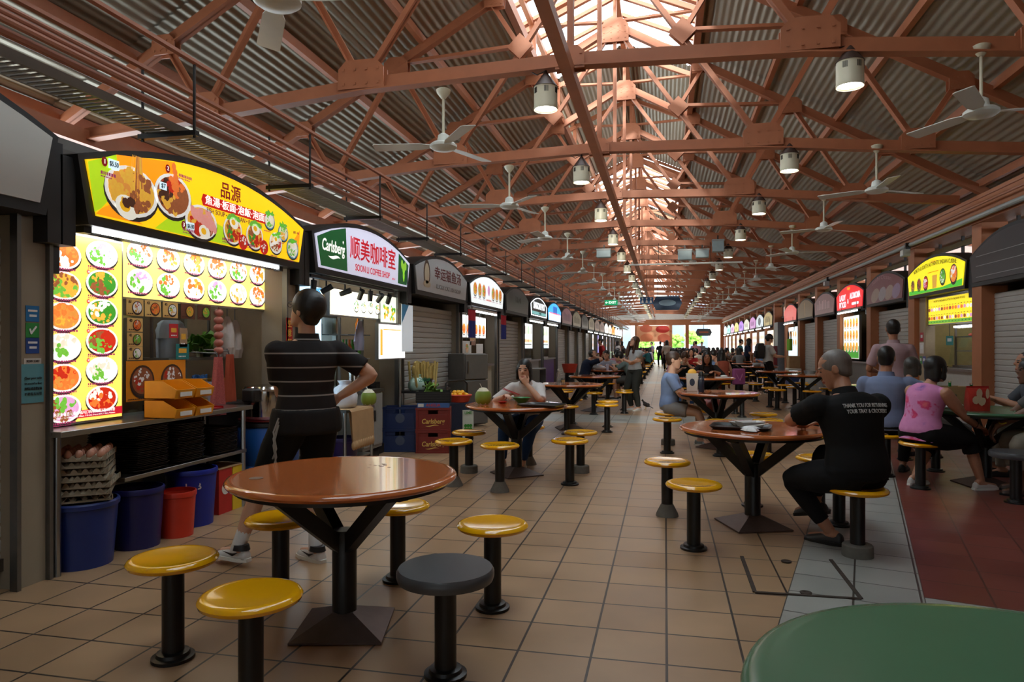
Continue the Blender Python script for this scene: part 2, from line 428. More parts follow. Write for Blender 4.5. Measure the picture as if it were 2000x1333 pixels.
for i, (x, y, h, lb) in enumerate(((-5.4, 72, 2.1, 'bright green street tree behind the standing woman with crossed arms'), (-1.9, 74, 1.6, 'bright green street tree under the orange food banner'), (1.15, 73, 1.9, 'bright green street tree between the two middle far posts'), (2.9, 73, 2.2, 'bright green street tree below the hexagonal street sign'))):
    t = thing('street_tree', lb, 'tree', (x, y, 0), 0, 'trees in the street')
    obj('trunk', MB().tube([(0, 0, 0), (.05, 0, h*.6), (0, 0, h)], [.08, .06, .04]), bark, t)
    cr = MB()
    for j in range(60):
        a = random.uniform(0, 2*PI); r = random.uniform(0, .8); cr.ball((r*math.cos(a), r*math.sin(a), h+random.uniform(-.5, .55)), random.uniform(.14, .3), 7, 4)
    obj('crown', cr, hedge_m, t)
bt = thing('office_building', 'grey glass office building across the street', 'building', (0, 84, 0))
obj('wall', MB().box(-22, 22, 0, 6, 0, 14), mat('pale_concrete', (188, 186, 178), .7), bt)
gm = mat('dark_window_glass', (120, 134, 148), .15, .3)
for x in (-12, -8, -5.0, 1.2, 3.9, 7.2): 
    w = obj('window', MB().box(x-1.0, x+1.0, -.1, 0, .6, 9), gm, bt)
struct('wall_stair', MB().box(-1.9, .9, 76, 79, 0, 2.4), mat('white_plaster', (236, 234, 228), .7))
def pm(n, c, e=0): return mat('print_'+n, c, .5, var=.08, emit=e)
bn = thing('food_banner', 'orange and beige banner with food pictures hung at the far end', 'banner', (-.95, YE-.3, 0))
obj('cloth', MB().box(-1.3, 1.3, 0, .02, 1.72, 3.02), pm('banner', (226, 160, 118)), bn)
b = MB()
for m_, (x, z, rx, rz) in enumerate(((-.55, 2.78, .5, .3), (.75, 2.72, .55, .3), (-.5, 2.05, .5, .33), (.85, 2.0, .5, .36))): b.m = m_ % 3; b.disc(x, z, rx, rz, -.002)
obj('print', b, [pm('coral', (214, 110, 80)), pm('redprint', (196, 44, 34)), pm('salmon', (220, 130, 90))], bn)
hx = thing('hexagon_sign', 'grey hexagonal hanging sign beyond the far opening', 'sign', (2.95, YE-1, 0))
hexp = lambda w, h, k: [(-w, 0), (-w+k, h), (w-k, h), (w, 0), (w-k, -h), (-w+k, -h)]
obj('board', MB().prism([(x, z+2.45) for x, z in hexp(.62, .28, .14)], 0, .06), pm('slate', (70, 78, 84)), hx)
obj('emblem', MB().rect(-.35, .35, 2.4, 2.52, -.002), pm('rust', (170, 90, 60)), hx)
obj('hanger', MB().beam((0, .03, 2.7), (0, .03, 3.12), .03, .03).beam((0, .03, 3.1), (0, .9, 3.1), .03, .03), BLACKM, hx)
o = obj('back_screen', MB().box(-7, 9.5, YB-.1, YB, .6, 8), shell); o['kind'] = 'structure'; o.name = 'rear_light_screen'  # unseen screen added behind the camera to hold back sun and rear daylight
struct('street', MB().quad([(-40, -50, -.01), (40, -50, -.01), (40, YB, -.01), (-40, YB, -.01)]), MATS['street_paving'])
# street facades to both sides, seen through slits at the eaves
# ------------------------------------------------------------------ tables and stools
def tablewood():
    m = mat('orange_laminate', (182, 98, 50), .10, var=.16, scale=5, stretch=(1, 9, 1), spec=.6, coat=.3)
    return m
WOOD = tablewood()
GREEN = mat('green_laminate', (74, 116, 86), .22, var=.1, scale=3, spec=.6)
YEL = mat('yellow_gloss', (236, 168, 12), .12, var=.06, scale=4, spec=.6, coat=.4)
GREYSEAT = mat('grey_gloss_seat', (74, 74, 76), .3, var=.1)
PLATE = mat('scuffed_base_plate', (96, 80, 74), .45, .5, var=.25, scale=20)
CONC = mat('concrete_foot', (104, 100, 92), .85, var=.2, scale=30)
TR = .54
def make_table(top, label, loc, rz=0, group='round dining tables'):
    t = thing('dining_table', label, 'table', loc, rz, group)
    prof = [(0, .705), (TR-.03, .705), (TR-.008, .712), (TR, .724), (TR-.006, .736), (TR-.022, .741), (TR-.045, .740), (0, .740)]
    obj('table_top', MB().lathe(prof[1:-1], (0, 0, 0), 64), top, t, smooth=50)
    obj('rim_band', MB().lathe([(TR-.05, .688), (TR-.04, .688), (TR-.04, .706), (TR-.05, .706)], (0, 0, 0), 48), BLACKM, t)
    obj('column', MB().lathe([(.058, .02), (.058, .45), (.05, .47)], (0, 0, 0), 20), BLACKM, t)
    for i in range(4):
        a = R(45+90*i); obj('arm', MB().beam((.03*math.cos(a), .03*math.sin(a), .40), (.36*math.cos(a), .36*math.sin(a), .69), .06, .07, up=(-math.sin(a), math.cos(a), 0)).beam((.02*math.cos(a), .02*math.sin(a), .685), (.46*math.cos(a), .46*math.sin(a), .69), .05, .03, up=(-math.sin(a), math.cos(a), 0)), BLACKM, t)
    q = .21
    obj('base_plate', MB().rings([[(q*x, q*y, z0) for x, y in ((-1, -1), (1, -1), (1, 1), (-1, 1))] for z0, q in ((.002, q), (.012, q), (.085, .05))]), PLATE, t, smooth=0)
    return t
def make_stool(seat, label, loc, foot='flange', r=.185, big=False, rz=0):
    s = thing('stool', label, 'stool', loc, rz, 'stools fixed around the dining tables')
    if big: pr = [(.17, .39), (.195, .395), (.2, .41), (.2, .43), (.192, .444), (.1, .446)]
    else: pr = [(.1, .405), (r-.02, .408), (r-.004, .416), (r, .428), (r-.008, .44), (r-.022, .445), (r-.04, .443), (.08, .437)]
    obj('seat', MB().lathe(pr, (0, 0, 0), 48), seat, s, smooth=50)
    obj('post', MB().lathe([(.045, .01), (.045, .405)], (0, 0, 0), 18), BLACKM, s)
    if foot == 'flange': obj('foot', MB().lathe([(.088, .0), (.088, .014), (.07, .018), (.066, .032), (.046, .036)], (0, 0, 0), 24), BLACKM, s)
    elif foot == 'concrete': obj('foot', MB().lathe([(.095, 0), (.092, .07), (.085, .078), (.045, .079)], (0, 0, 0), 20), CONC, s)
    else: obj('foot', MB().lathe([(.09, 0), (.085, .02), (.05, .09), (.046, .095)], (0, 0, 0), 20), CONC, s)
    return s
T1 = make_table(WOOD, 'orange-brown round table nearest the noodle stall, with a small round label on its top', (-1.506, 3.073, 0), R(14))
sticker = obj('label_sticker', MB().lathe([(.032, .7405), (.032, .7412)], (-.38, -.12, 0), 20), mat('dark_sticker', (88, 60, 46), .3), T1)
spl = MB()
for i in range(14):
    a = random.uniform(0, 6.3); r = random.uniform(.0, .09); spl.lathe([(random.uniform(.004, .014), .7402), (.001, .7412)], (.16+r*math.cos(a), .2+r*math.sin(a), 0), 10)
obj('food_spill', spl, mat('spilled_sauce', (92, 60, 30), .1), T1)
gt = make_table(GREEN, 'green round table cut off by the bottom corner of the view', (.674, 1.297, 0), R(20))
gr2 = make_table(GREEN, 'green round table where the woman in the pink blouse sits', (3.03, 7.54, 0), R(10))
T2 = dup(T1, (-1.53, 7.13, 0), R(40), 'orange-brown round table where the woman in white eats, beside the drinks stall')
for c in [c for c in T2.children if c.name.startswith(('label_', 'food_'))]: bpy.data.objects.remove(c)
TR1 = dup(T2, (.644, 5.48, 0), R(20), 'orange-brown round table where the grey-haired man in black sits')
PL = dict(A=-1.5, B=.72, C=3.0)
rows = {'stall': [(-1.52, 11.24, 'the fourth dish, empty'), (-1.43, 14.4, ''), (-1.44, 18.0, '')], 'middle': [(.69, 9.58, ''), (.80, 14.1, '')], 'far': [(2.9, 15.9, ''), (2.75, 18.2, ''), (2.85, 22.4, ''), (3.0, 11.6, '')]}
named = {(-1.52, 11.24): 'empty orange-brown round table just behind the woman in white', (-1.43, 14.4): 'empty orange-brown round table beside the standing woman with crossed arms', (-1.44, 18.0): 'orange-brown round table where the man in the navy shirt sits',
         (.69, 9.58): 'orange-brown round table with the dark flask, beside the woman in pale blue', (.80, 14.1): 'orange-brown round table where the long-haired woman in black eats',
         (2.9, 15.9): 'empty orange-brown round table seen past the face of the grey-haired man', (2.75, 18.2): 'empty orange-brown round table in front of the blue cool box', (2.85, 22.4): 'orange-brown round table with a stack of pale dishes near the backpack man', (3.0, 11.6): 'orange-brown round table hidden behind the man in the blue-grey shirt'}
TABLES = [(-1.506, 3.073), (.674, 1.297), (3.03, 7.54), (-1.53, 7.13), (.644, 5.48)]
for r_ in rows.values():
    for x, y, _ in r_:
        dup(T2, (x, y, 0), R(random.uniform(0, 90)), named[(x, y)]); TABLES.append((x, y))
FARROWS = []
RN = {'row beside the coffee shop stall': 'coffee shop row', 'middle row': 'middle row', 'row beside the Indian food stall': 'Indian food row'}
for rn, x0, ys in (('row beside the coffee shop stall', -1.45, range(8)), ('middle row', .8, range(9)), ('row beside the Indian food stall', 2.95, range(7))):
    for i in ys:
        y = {'row beside the coffee shop stall': 21.8, 'middle row': 18.2, 'row beside the Indian food stall': 26.3}[rn]+3.75*i
        dup(T2, (x0+random.uniform(-.05, .05), y, 0), R(random.uniform(0, 90)), f'orange-brown table in the crowd, {ORD[i]} of the distant {RN[rn]}')
        FARROWS.append((rn, i, x0, y))
sl = make_stool(YEL, 'yellow stool nearest the noodle stall bins at the near table', (-2.077, 2.601, 0))
def ys(x, y, label, proto=None): return dup(proto or sl, (x, y, 0), random.uniform(0, 6), label)
flare = make_stool(YEL, 'yellow stool with a flared grey foot beside the red beer crates', (-2.0, 6.42, 0), 'flare')
conc = make_stool(YEL, 'yellow stool on a round concrete foot under the grey-haired man in black', (1.21, 4.827, 0), 'concrete', r=.185)
make_stool(GREYSEAT, 'thick dark grey stool at the near table', (-.88, 2.711, 0), big=True)
make_stool(GREYSEAT, 'thick dark grey stool at the edge of the view beside the green table', (2.95, 6.75, 0), big=True)
ys(-1.488, 2.276, 'yellow stool nearest the viewer, cut off at the bottom edge')
ys(-2.0, 3.33, 'yellow stool by the feet of the man in the striped shirt')
ys(-1.506, 3.752, 'yellow stool behind the near table with a bright glare on its seat')
ys(-.868, 3.455, 'yellow stool beyond the dark grey stool of the near table')
ys(-2.05, 7.13, 'yellow stool on a concrete foot between the trolley and the woman in white', conc)
ys(-1.5, 6.25, 'yellow stool with a flared foot in front of the woman in white', flare)
ys(-.908, 6.712, 'yellow stool nearest the aisle at the table of the woman in white')
ys(-.883, 7.384, 'yellow stool on a concrete foot beyond the aisle stool of that table', conc)
ys(-1.52, 7.75, 'yellow stool under the woman in white', flare)
ys(.016, 5.65, 'yellow stool with a flared foot in the aisle by the grey-haired man', flare)
ys(.186, 4.76, 'yellow stool closest to the viewer at the grey-haired man\'s table')
ys(.72, 6.15, 'yellow stool behind the column of the grey-haired man\'s table')
ys(1.24, 6.1, 'yellow stool just beyond the tray with the foam box')
ys(1.28, 5.62, 'yellow stool hidden behind the grey-haired man')
ys(2.365, 7.24, 'yellow stool under the woman in the pink blouse')
ys(2.24, 7.85, 'yellow stool under the man in the blue-grey shirt')
ys(2.85, 8.27, 'yellow stool behind the green table'); ys(3.52, 7.15, 'yellow stool out of sight at the green table')
ys(.04, 9.72, 'yellow stool under the woman in pale blue', conc); ys(.025, 8.95, 'yellow stool in the aisle just in front of the woman in pale blue')
for x, y, n in ((.65, 10.2, 'under the pink bag at'), (1.3, 9.9, 'on the far side of'), (1.25, 9.1, 'on the near side of'), (.66, 8.86, 'hidden behind')):
    ys(x, y, f'yellow stool {n} the table with the dark flask')
names_t = {(-1.52, 11.24): 'the empty table behind the woman in white', (-1.43, 14.4): 'the empty table beside the standing woman', (-1.44, 18.0): 'the table of the man in navy', (.80, 14.1): 'the table of the long-haired woman in black',
           (2.9, 15.9): 'the table past the grey-haired man\'s face', (2.75, 18.2): 'the table in front of the blue cool box', (2.85, 22.4): 'the table near the backpack man', (3.0, 11.6): 'the table behind the man in blue-grey'}
SIDE = ['viewer side', 'near Indian side', 'far Indian side', 'far side', 'far coffee side', 'near coffee side']
for (x, y), n in names_t.items():
    for j in range(6):
        a = R(-90+60*j+4); ys(x+.7*math.cos(a), y+.7*math.sin(a), f'yellow stool, {SIDE[j]}, of {n}')
for rn, i, x, y in FARROWS:
    for j in range(6):
        a = R(-90+60*j); 
        ys(x+.7*math.cos(a), y+.7*math.sin(a), f'yellow stool, {SIDE[j]}, {ORD[i]} distant table, {RN[rn]}')

# ------------------------------------------------------------------ pendant lamps and ceiling fans
CREAM = mat('cream_enamel', (206, 198, 172), .4, var=.08)
BROWNCAP = mat('brown_cap', (64, 44, 36), .5, .3)
LAMPE = mat('lamp_lens', (255, 250, 240), .4, var=0, emit=14)
FANW = mat('fan_white', (206, 206, 196), .35, var=.05)
def make_lamp(label, loc):
    l = thing('pendant_lamp', label, 'lamp', loc, 0, 'bell-shaped pendant lamps under the trusses')
    obj('housing', MB().lathe([(.105, 0), (.108, .015), (.105, .03), (.105, .20), (.098, .205)], (0, 0, 0), 28, cap0=False), CREAM, l)
    obj('cap', MB().lathe([(.112, .2), (.022, .325), (.012, .34)], (0, 0, 0), 28), BROWNCAP, l)
    for a in (-60, 0, 60, 180):
        v = MB()
        for q in range(4): v.box(-.018+q*.01, -.013+q*.01, -.1065, -.1, .135, .185)
        obj('vent', v, BLACKM, l, rot=(0, 0, R(a+12)))
    obj('lens', MB().lathe([(.002, .018), (.09, .012)], (0, 0, 0), 28, cap1=False), LAMPE, l)
    obj('hanger', MB().tube([(0, 0, .33), (0, 0, .38)], .012).tube([(0, .0, .35), (-.08, 0, .32), (-.16, 0, .37)], .005, 5), BLACKM, l)
    return l
lamp0 = make_lamp('cream pendant lamp closest to the viewer, in the row on the coffee shop side', (-1.042, TY(0), 3.465))
dup(lamp0, (1.472, TY(0), 3.467), R(15), 'cream pendant lamp closest to the viewer, in the row on the Indian stall side')
for k in range(1, 18):
    dup(lamp0, (-1.05, TY(k), 3.455), R(random.uniform(-40, 40)), f'cream pendant lamp, {ORD[k]} from the viewer in the row on the coffee shop side')
    dup(lamp0, (1.465, TY(k), 3.465), R(random.uniform(-40, 40)), f'cream pendant lamp, {ORD[k]} from the viewer in the row on the Indian stall side')
def make_fan(label, loc, rz):
    f = thing('ceiling_fan', label, 'ceiling fan', loc, rz, 'three-bladed ceiling fans')
    obj('canopy', MB().lathe([(.02, .44), (.06, .49), (.068, .52), (.05, .53)], (0, 0, 0), 20), CREAM, f)
    obj('rod', MB().lathe([(.012, .08), (.012, .46)], (0, 0, 0), 10), CREAM, f)
    obj('motor_housing', MB().lathe([(.03, -.035), (.10, -.03), (.125, -.012), (.125, .01), (.1, .03), (.06, .04), (.05, .1), (.02, .12)], (0, 0, 0), 28), FANW, f)
    for i in range(3):
        M = Matrix.Rotation(R(120*i), 4, 'Z') @ Matrix.Translation((.1, 0, 0)) @ Matrix.Rotation(R(10), 4, 'X')
        b = MB(); b.rings([[M @ Vector((x, -w, 0)), M @ Vector((x, w, 0)), M @ Vector((x, w, .006)), M @ Vector((x, -w, .006))] for x, w in ((0, .03), (.06, .045), (.12, .062), (.54, .07), (.555, .055))])
        obj('blade', b, FANW, f)
    return f
fan0 = make_fan('white ceiling fan hanging in front of the noodle stall, closest complete fan on that side', (-2.0, TY(0), 3.2), R(67))
dup(fan0, (2.425, TY(0), 3.19), R(119), 'white ceiling fan closest to the viewer on the Indian stall side')
dup(fan0, (-2.02, TY(-1), 3.2), R(126), 'white ceiling fan cut off by the top edge above the noodle stall')
for k in range(1, 18):
    dup(fan0, (-2.0, TY(k), 3.2), R(random.uniform(0, 120)) if k > 1 else R(69), f'white ceiling fan, {ORD[k]} in the row on the coffee shop side')
    dup(fan0, (2.43, TY(k), 3.19), R(random.uniform(0, 120)) if k > 1 else R(30), f'white ceiling fan, {ORD[k]} in the row on the Indian stall side')
# equipment boxes on the fifth truss, exit sign and the hanging direction sign
boxg = mat('pale_equipment', (150, 166, 168), .45)
for x, z, w, h, d, lb in ((-1.46, 3.62, .34, .2, .2, 'pale blue-grey box on the truss beside the lamps on the coffee shop side'), (.46, 3.53, .32, .24, .2, 'pale grey box under the truss near the ridge'), (.86, 3.55, .3, .2, .2, 'pale grey-green box in the middle of three under the truss'), (1.22, 3.72, .26, .28, .2, 'tall pale box, highest of three under the truss')):
    b = thing('equipment_box', lb, 'box', (x, TY(4)-.2, z)); obj('case', MB().box(-w/2, w/2, -d/2, d/2, -h/2, h/2), boxg, b, bevel=.01); obj('lid', MB().box(-w/2-.008, w/2+.008, -d/2-.008, d/2, h/2-.03, h/2+.01), GREYP, b)
    obj('bracket', MB().beam((0, .05, h/2), (0, .05, h/2+.12), .03, .03), BLACKM, b)
ft_ = thing('batten_light', 'long unlit batten light hung below the truss boxes', 'light', (.45, TY(4)-.42, 3.30)); obj('tube', MB().tube([(-1.3, 0, 0), (1.3, 0, 0)], .022), WHITEP, ft_); obj('hanger', MB().beam((-.6, 0, 0), (-.6, .38, .55), .01, .01).beam((.6, 0, 0), (.6, .38, .55), .01, .01), BLACKM, ft_)
ex = thing('exit_sign', 'green illuminated EXIT sign hanging over the tables', 'sign', (-1.72, TY(6), 2.78))
obj('box', MB().box(-.3, .3, 0, .05, -.12, .12), mat('exit_green', (20, 150, 96), .4, var=0, emit=.9), ex); text('EXIT', .17, .06, 0, -.003, ex, mat('exit_white', (235, 255, 245), .4, var=0, emit=1.2), bold=.02)
text('←', .15, -.2, 0, -.003, ex, MATS['exit_white'], bold=.02)
obj('hanger', MB().beam((-.2, .0, .12), (-.2, .0, 1.65), .012, .012).beam((.2, .0, .12), (.2, .0, 1.65), .012, .012), BLACKM, ex); ex.scale = (.7, .7, .7)
ds = thing('direction_sign', 'dark blue hexagonal hanging direction sign with toilet symbols', 'sign', (.07, TY(6), 2.74))
obj('board', MB().prism(hexp(.46, .22, .1), 0, .05), pm('navy', (28, 60, 92)), ds)
obj('emblem', MB().disc(0, .01, .27, .1, -.002), pm('pale_blue', (130, 160, 178)), ds)
obj('side_plate', MB().box(-.86, -.44, .0, .04, -.02, .2), pm('sky_blue', (40, 92, 140)), ds)
sy = MB()
for x in (-.78, -.65, -.52): sy.disc(x, .155, .024, .028, -.002, 10); sy.quad([(x-.036, -.002, .02), (x+.036, -.002, .02), (x+.016, -.002, .115), (x-.016, -.002, .115)])
obj('toilet_symbols', sy, WHITEP, ds)
obj('hanger', MB().beam((-.3, .02, .2), (-.3, .02, 1.1), .012, .012).beam((.3, .02, .2), (.3, .02, 1.1), .012, .012).beam((-.65, .02, .18), (-.65, .02, 1.1), .012, .012), BLACKM, ds)
# ------------------------------------------------------------------ printed food pictures
def lit(n, c, e): return mat(f'lit_{n}', c, .35, var=.1, scale=30, emit=e)
FOOD = dict(noodle=(226, 170, 60), egg=(250, 240, 220), yolk=(246, 178, 30), chili=(190, 42, 22), meat=(150, 84, 48), ham=(226, 150, 140), green=(60, 140, 40), leaf=(110, 180, 60), white=(244, 240, 234),
            ball=(226, 214, 190), broth=(214, 140, 60), dark=(70, 38, 26), prawn=(240, 120, 50), rim=(40, 34, 30), blue=(70, 130, 150), bowl=(236, 234, 228), pink=(220, 160, 200), redbowl=(206, 30, 30), text=(150, 50, 90))
FK = list(FOOD)
def palette(e): return [mat(f'print{e}_{k}', FOOD[k], .4, var=.22, scale=60, emit=e) for k in FK]
def dish(mb, x, z, r, y, kinds, rim='bowl', tilt=.9, n=26, seed=0, inner=None):
    rnd = random.Random(seed)
    mb.m = FK.index('rim') if rim != 'redbowl' else FK.index(rim); mb.disc(x, z-r*.07, r, r*tilt, y, 24)
    mb.m = FK.index(rim); mb.disc(x, z, r*.97, r*.93*tilt, y-.0006, 24)
    mb.m = FK.index(inner or kinds[0]); mb.disc(x, z, r*.84, r*.8*tilt, y-.0012, 24)
    for i in range(int(n*2.4)):
        a = rnd.uniform(0, 2*PI); q = r*.72*math.sqrt(rnd.random())
        k = kinds[int((a/(2*PI))*len(kinds)+rnd.random()*1.2) % len(kinds)]
        mb.m = FK.index(k); s_ = rnd.uniform(.06, .15)*r
        mb.disc(x+q*math.cos(a), z+q*math.sin(a)*tilt, s_*rnd.uniform(.6, 1.5), s_, y-.0016-i*.00002, 7, rot=rnd.uniform(0, 3))
def eggpic(mb, x, z, r, y):
    mb.m = FK.index('egg'); mb.disc(x, z, r*1.3, r, y, 16, rot=-.3); mb.m = FK.index('yolk'); mb.disc(x-r*.2, z+.1*r, r*.6, r*.5, y-.0004, 14, rot=-.3)
def caption(mb, x, z, w, y, seed=0, k='text', h=.012):
    rnd = random.Random(seed); mb.m = FK.index(k); q = x
    while q < x+w-.01:
        d = rnd.uniform(.008, .016); mb.rect(q, q+d, z-h/2, z+h/2, y); q += d+.005
def arch(wb, wt, z0, zs, zp, n=14):
    pts = [(-wb/2, z0), (wb/2, z0), (wt/2, zs)]
    for i in range(1, n): 
        t = -1+2*i/n; pts.append((-wt/2*t, zs+(zp-zs)*(1-t*t)))
    return pts+[(-wt/2, zs)]
HOUSING = mat('sign_housing', (30, 29, 29), .5)
def stall_sign(side, k, label, face, frame=(20, 20, 20), lit_e=0, z0=2.12, zs=2.46, zp=2.70, w=2.56, X=None, group='arched stall signs', bracket=True, inset=.02):
    yc = TY(k)+PITCH/2; X = X if X is not None else (-3.35 if side < 0 else 4.45)
    t = thing('stall_sign', label, 'sign', (X, yc, 0), R(90 if side < 0 else -90), group)
    obj('housing', MB().prism(arch(w-.1, w+.06, z0-.04, zs+.02, zp+.03), .012, .33), HOUSING, t)
    obj('face', MB().prism(arch(w-.16-2*inset, w-2*inset, z0+inset, zs, zp-inset), 0, .012), face if not isinstance(face, tuple) else mat('face_%d_%d_%d_%g' % (face+(lit_e,)), face, .3, var=.08, scale=3, emit=lit_e), t)
    if bracket:
        for s_ in (-1, 1):
            x = s_*(w/2+.05); m = MB(); m.prism([(x-.05, z0-.34), (x+.04, z0-.34), (x+.045, zs), (x-.06, zs)], .16, .4); m.prism([(x-.055, z0-.18), (x+.045, z0-.18), (x+.045, zs), (x-.06, zs)], .05, .17)
            obj('bracket', m, HOUSING, t)
    return t
def tubelight(side, X, y0, y1, z, label, e=10):
    t = thing('tube_light', label, 'light', (X, (y0+y1)/2, z), R(90 if side < 0 else -90), 'fluorescent tubes under the stall signs'); L = (y1-y0)/2
    obj('batten', MB().box(-L, L, 0, .05, .015, .06), WHITEP, t)
    obj('tube', MB().tube([(-L+.02, .01, 0), (L-.02, .01, 0)], .016, 10), mat('tube_glow_%g' % e, (244, 250, 255), .4, var=0, emit=e), t)
    for s_ in (-1, 1): obj('holder', MB().box(s_*L-.03, s_*L+.03, -.01, .05, -.03, .03), BLACKP, t)
    obj('hanger', MB().beam((-L*.7, .03, .05), (-L*.7, .03, .22), .012, .012).beam((L*.7, .03, .05), (L*.7, .03, .22), .012, .012), DARKSTEEL, t)
    return t
shutm = mat('shutter_slats', (180, 177, 170), .5, .1, var=.12, scale=2)
def shutter(side, k, label, y0=None, y1=None, X=None):
    y0 = TY(k)+.12 if y0 is None else y0; y1 = TY(k+1)-.12 if y1 is None else y1; X = X if X is not None else (-3.62 if side < 0 else 4.66)
    t = thing('roller_shutter', label, 'shutter', (X, (y0+y1)/2, 0), R(90 if side < 0 else -90), 'closed roller shutters'); L = (y1-y0)/2
    pr = []; z = .12; i = 0
    while z < (1.96 if side < 0 else 2.1):
        pr += [(0, z), (-.012, z+.012), (-.012, z+.066), (0, z+.078)]; z += .08
    m = MB(); m.rings([[(x, p, q) for p, q in pr] for x in (-L, L)], False, False, loop=False)
    obj('slats', m, shutm, t, smooth=0)
    obj('bottom_bar', MB().box(-L, L, -.03, .02, .1, .17), DARKSTEEL, t)
    for s_ in (-1, 1): obj('guide_rail', MB().box(s_*L-.03, s_*L+.03, -.03, .03, 0, 2.06 if side < 0 else 2.2), DARKSTEEL, t)
    return t
def lightbox(name, side, X, y0, y1, z0, z1, label, bg, e, depth=.06, cat='menu board', frame=None, group=None):
    t = thing(name, label, cat, (X, (y0+y1)/2, 0), R(90 if side < 0 else -90), group); L = (y1-y0)/2
    obj('frame', MB().box(-L-.015, L+.015, .004, depth, z0-.015, z1+.015), frame or STEEL, t)
    obj('panel', MB().box(-L, L, 0, .006, z0, z1), mat('panel_%d_%d_%d_%g' % (bg+(e,)), bg, .3, var=.06, scale=2, emit=e), t)
    return t, L

for k in range(-3, 18):
    struct('wall_stall_left', MB().box(-5.95, -3.7, TY(k)-.05, TY(k)+.05, 0, 2.5), shell)
    struct('wall_stall_right', MB().box(4.8, 6.9, TY(k)-.05, TY(k)+.05, 0, 2.52), shell)

# ------------------------------------------------------------------ noodle stall: sign
LITC = lambda n, c, e=.85: mat('lit_'+n, c, .3, var=.06, scale=3, emit=e)
s1 = stall_sign(-1, -1, 'bright yellow arched sign with bowls of noodles over the nearest lit stall', (255, 204, 20), lit_e=.8)
b = MB(); PE = palette(.55)
b.m = FK.index('leaf')
m2 = MB(); A1 = arch(2.36, 2.52, 2.14, 2.46, 2.68)
m2.quad([(-1.25, -.0004, 2.45), (-1.2, -.0004, 2.16), (-.99, -.0004, 2.28), (-1.03, -.0004, 2.55)]); m2.quad([(-.7, -.0004, 2.145), (.1, -.0004, 2.145), (.5, -.0004, 2.19), (-.4, -.0004, 2.36)])
m2.m = 1; m2.quad([(-1.03, -.0004, 2.55), (-.99, -.0004, 2.28), (-.6, -.0004, 2.3), (-.5, -.0004, 2.64)]); m2.quad([(1.15, -.0004, 2.15), (1.2, -.0004, 2.45), (.95, -.0004, 2.2)]); m2.quad([(-1.19, -.0004, 2.15), (-.8, -.0004, 2.15), (-1.1, -.0004, 2.24)])
obj('colour_print', m2, [LITC('lime', (176, 214, 30), .7), LITC('orange', (250, 150, 20), .8)], s1)
dish(b, -.90, 2.345, .235, -.002, ['noodle', 'meat', 'noodle', 'broth', 'noodle', 'dark', 'meat'], 'bowl', .74, 60, 1, 'noodle'); eggpic(b, -.95, 2.235, .075, -.006)
for i in range(34):
    x = -.86+random.gauss(0, .035); b.m = FK.index(random.choice(['noodle', 'noodle', 'broth', 'meat'])); w_ = .005
    b.quad([(x, -.0055-i*.00002, 2.33+random.uniform(-.06, .03)), (x+w_*1.6, -.0055-i*.00002, 2.33), (x*.6-.34+w_, -.0055-i*.00002, 2.585), (x*.6-.34, -.0055-i*.00002, 2.585)])
dish(b, -.52, 2.40, .19, -.002, ['meat', 'prawn', 'chili', 'dark', 'noodle', 'meat'], 'bowl', .85, 46, 2, 'meat')
for i in range(5): b.m = FK.index('prawn'); b.disc(-.51+.012*math.sin(i), 2.46+.036*i, .034-.003*i, .026, -.006-i*.0002, 10)
dish(b, -.22, 2.27, .185, -.0022, ['ham', 'ham', 'noodle', 'chili', 'meat'], 'bowl', .72, 36, 3, 'noodle'); eggpic(b, -.19, 2.20, .05, -.006)
for i in range(6): b.m = FK.index('ham'); b.disc(-.31+.045*i, 2.325-.014*i, .03, .055, -.0055-i*.0002, 12, rot=.5)
for j, x in enumerate((.16, .46)):
    dish(b, x, 2.27, .125, -.002, ['chili', 'noodle', 'meat', 'green', 'chili'], 'bowl', .95, 30, 5+j, 'noodle'); eggpic(b, x+.01, 2.33, .045, -.006)
    b.m = FK.index('leaf'); b.disc(x-.03, 2.375, .06, .022, -.006, 9, rot=.4); b.disc(x+.05, 2.37, .05, .02, -.006, 9, rot=-.3)
    dish(b, x+.13, 2.20, .062, -.007, ['white', 'egg'], 'redbowl', 1, 6, 8+j, 'chili')
for j, (x, z, r, ks, rim) in enumerate(((.68, 2.44, .085, ['ball', 'white', 'leaf'], 'blue'), (.90, 2.37, .085, ['ball', 'leaf', 'noodle'], 'blue'), (.78, 2.26, .105, ['chili', 'noodle', 'white', 'meat'], 'bowl'), (1.06, 2.25, .105, ['white', 'ball', 'leaf'], 'blue'))):
    dish(b, x, z, r, -.002, ks, rim, .95, 26, 20+j, 'ball')
    b.m = FK.index('leaf'); [b.disc(x+random.uniform(-.05, .05), z+r*.6+random.uniform(-.01, .03), .03, .012, -.006, 7, rot=random.uniform(-1, 1)) for _ in range(7)]
    caption(b, x-.09, z-r-.012, .1, -.007, j, 'text', .01)
eggpic(b, .78, 2.29, .036, -.006)
for x, z, w_ in ((-1.16, 2.41, .12), (-.47, 2.56, .14), (-.43, 2.185, .14), (.02, 2.185, .13), (.33, 2.185, .13)):
    caption(b, x, z, w_, -.007, int(x*100), 'text', .02); caption(b, x, z-.022, w_*.8, -.007, int(x*90), 'text', .008)
obj('food_print', b, PE, s1, smooth=0)
dred = LITC('darkred', (150, 24, 30), .25); wht = LITC('white_text', (255, 250, 240), .9); pur = LITC('plum', (110, 40, 70), .25)
text('品源', .135, .13, 2.555, -.004, s1, dred, bold=.012)
rb = MB(); rb.prism([(-.22, 2.44), (-.2, 2.40), (.62, 2.40), (.64, 2.44), (.62, 2.485), (-.2, 2.485)], -.003, 0); obj('ribbon', rb, LITC('ribbon', (206, 30, 26), .5), s1)
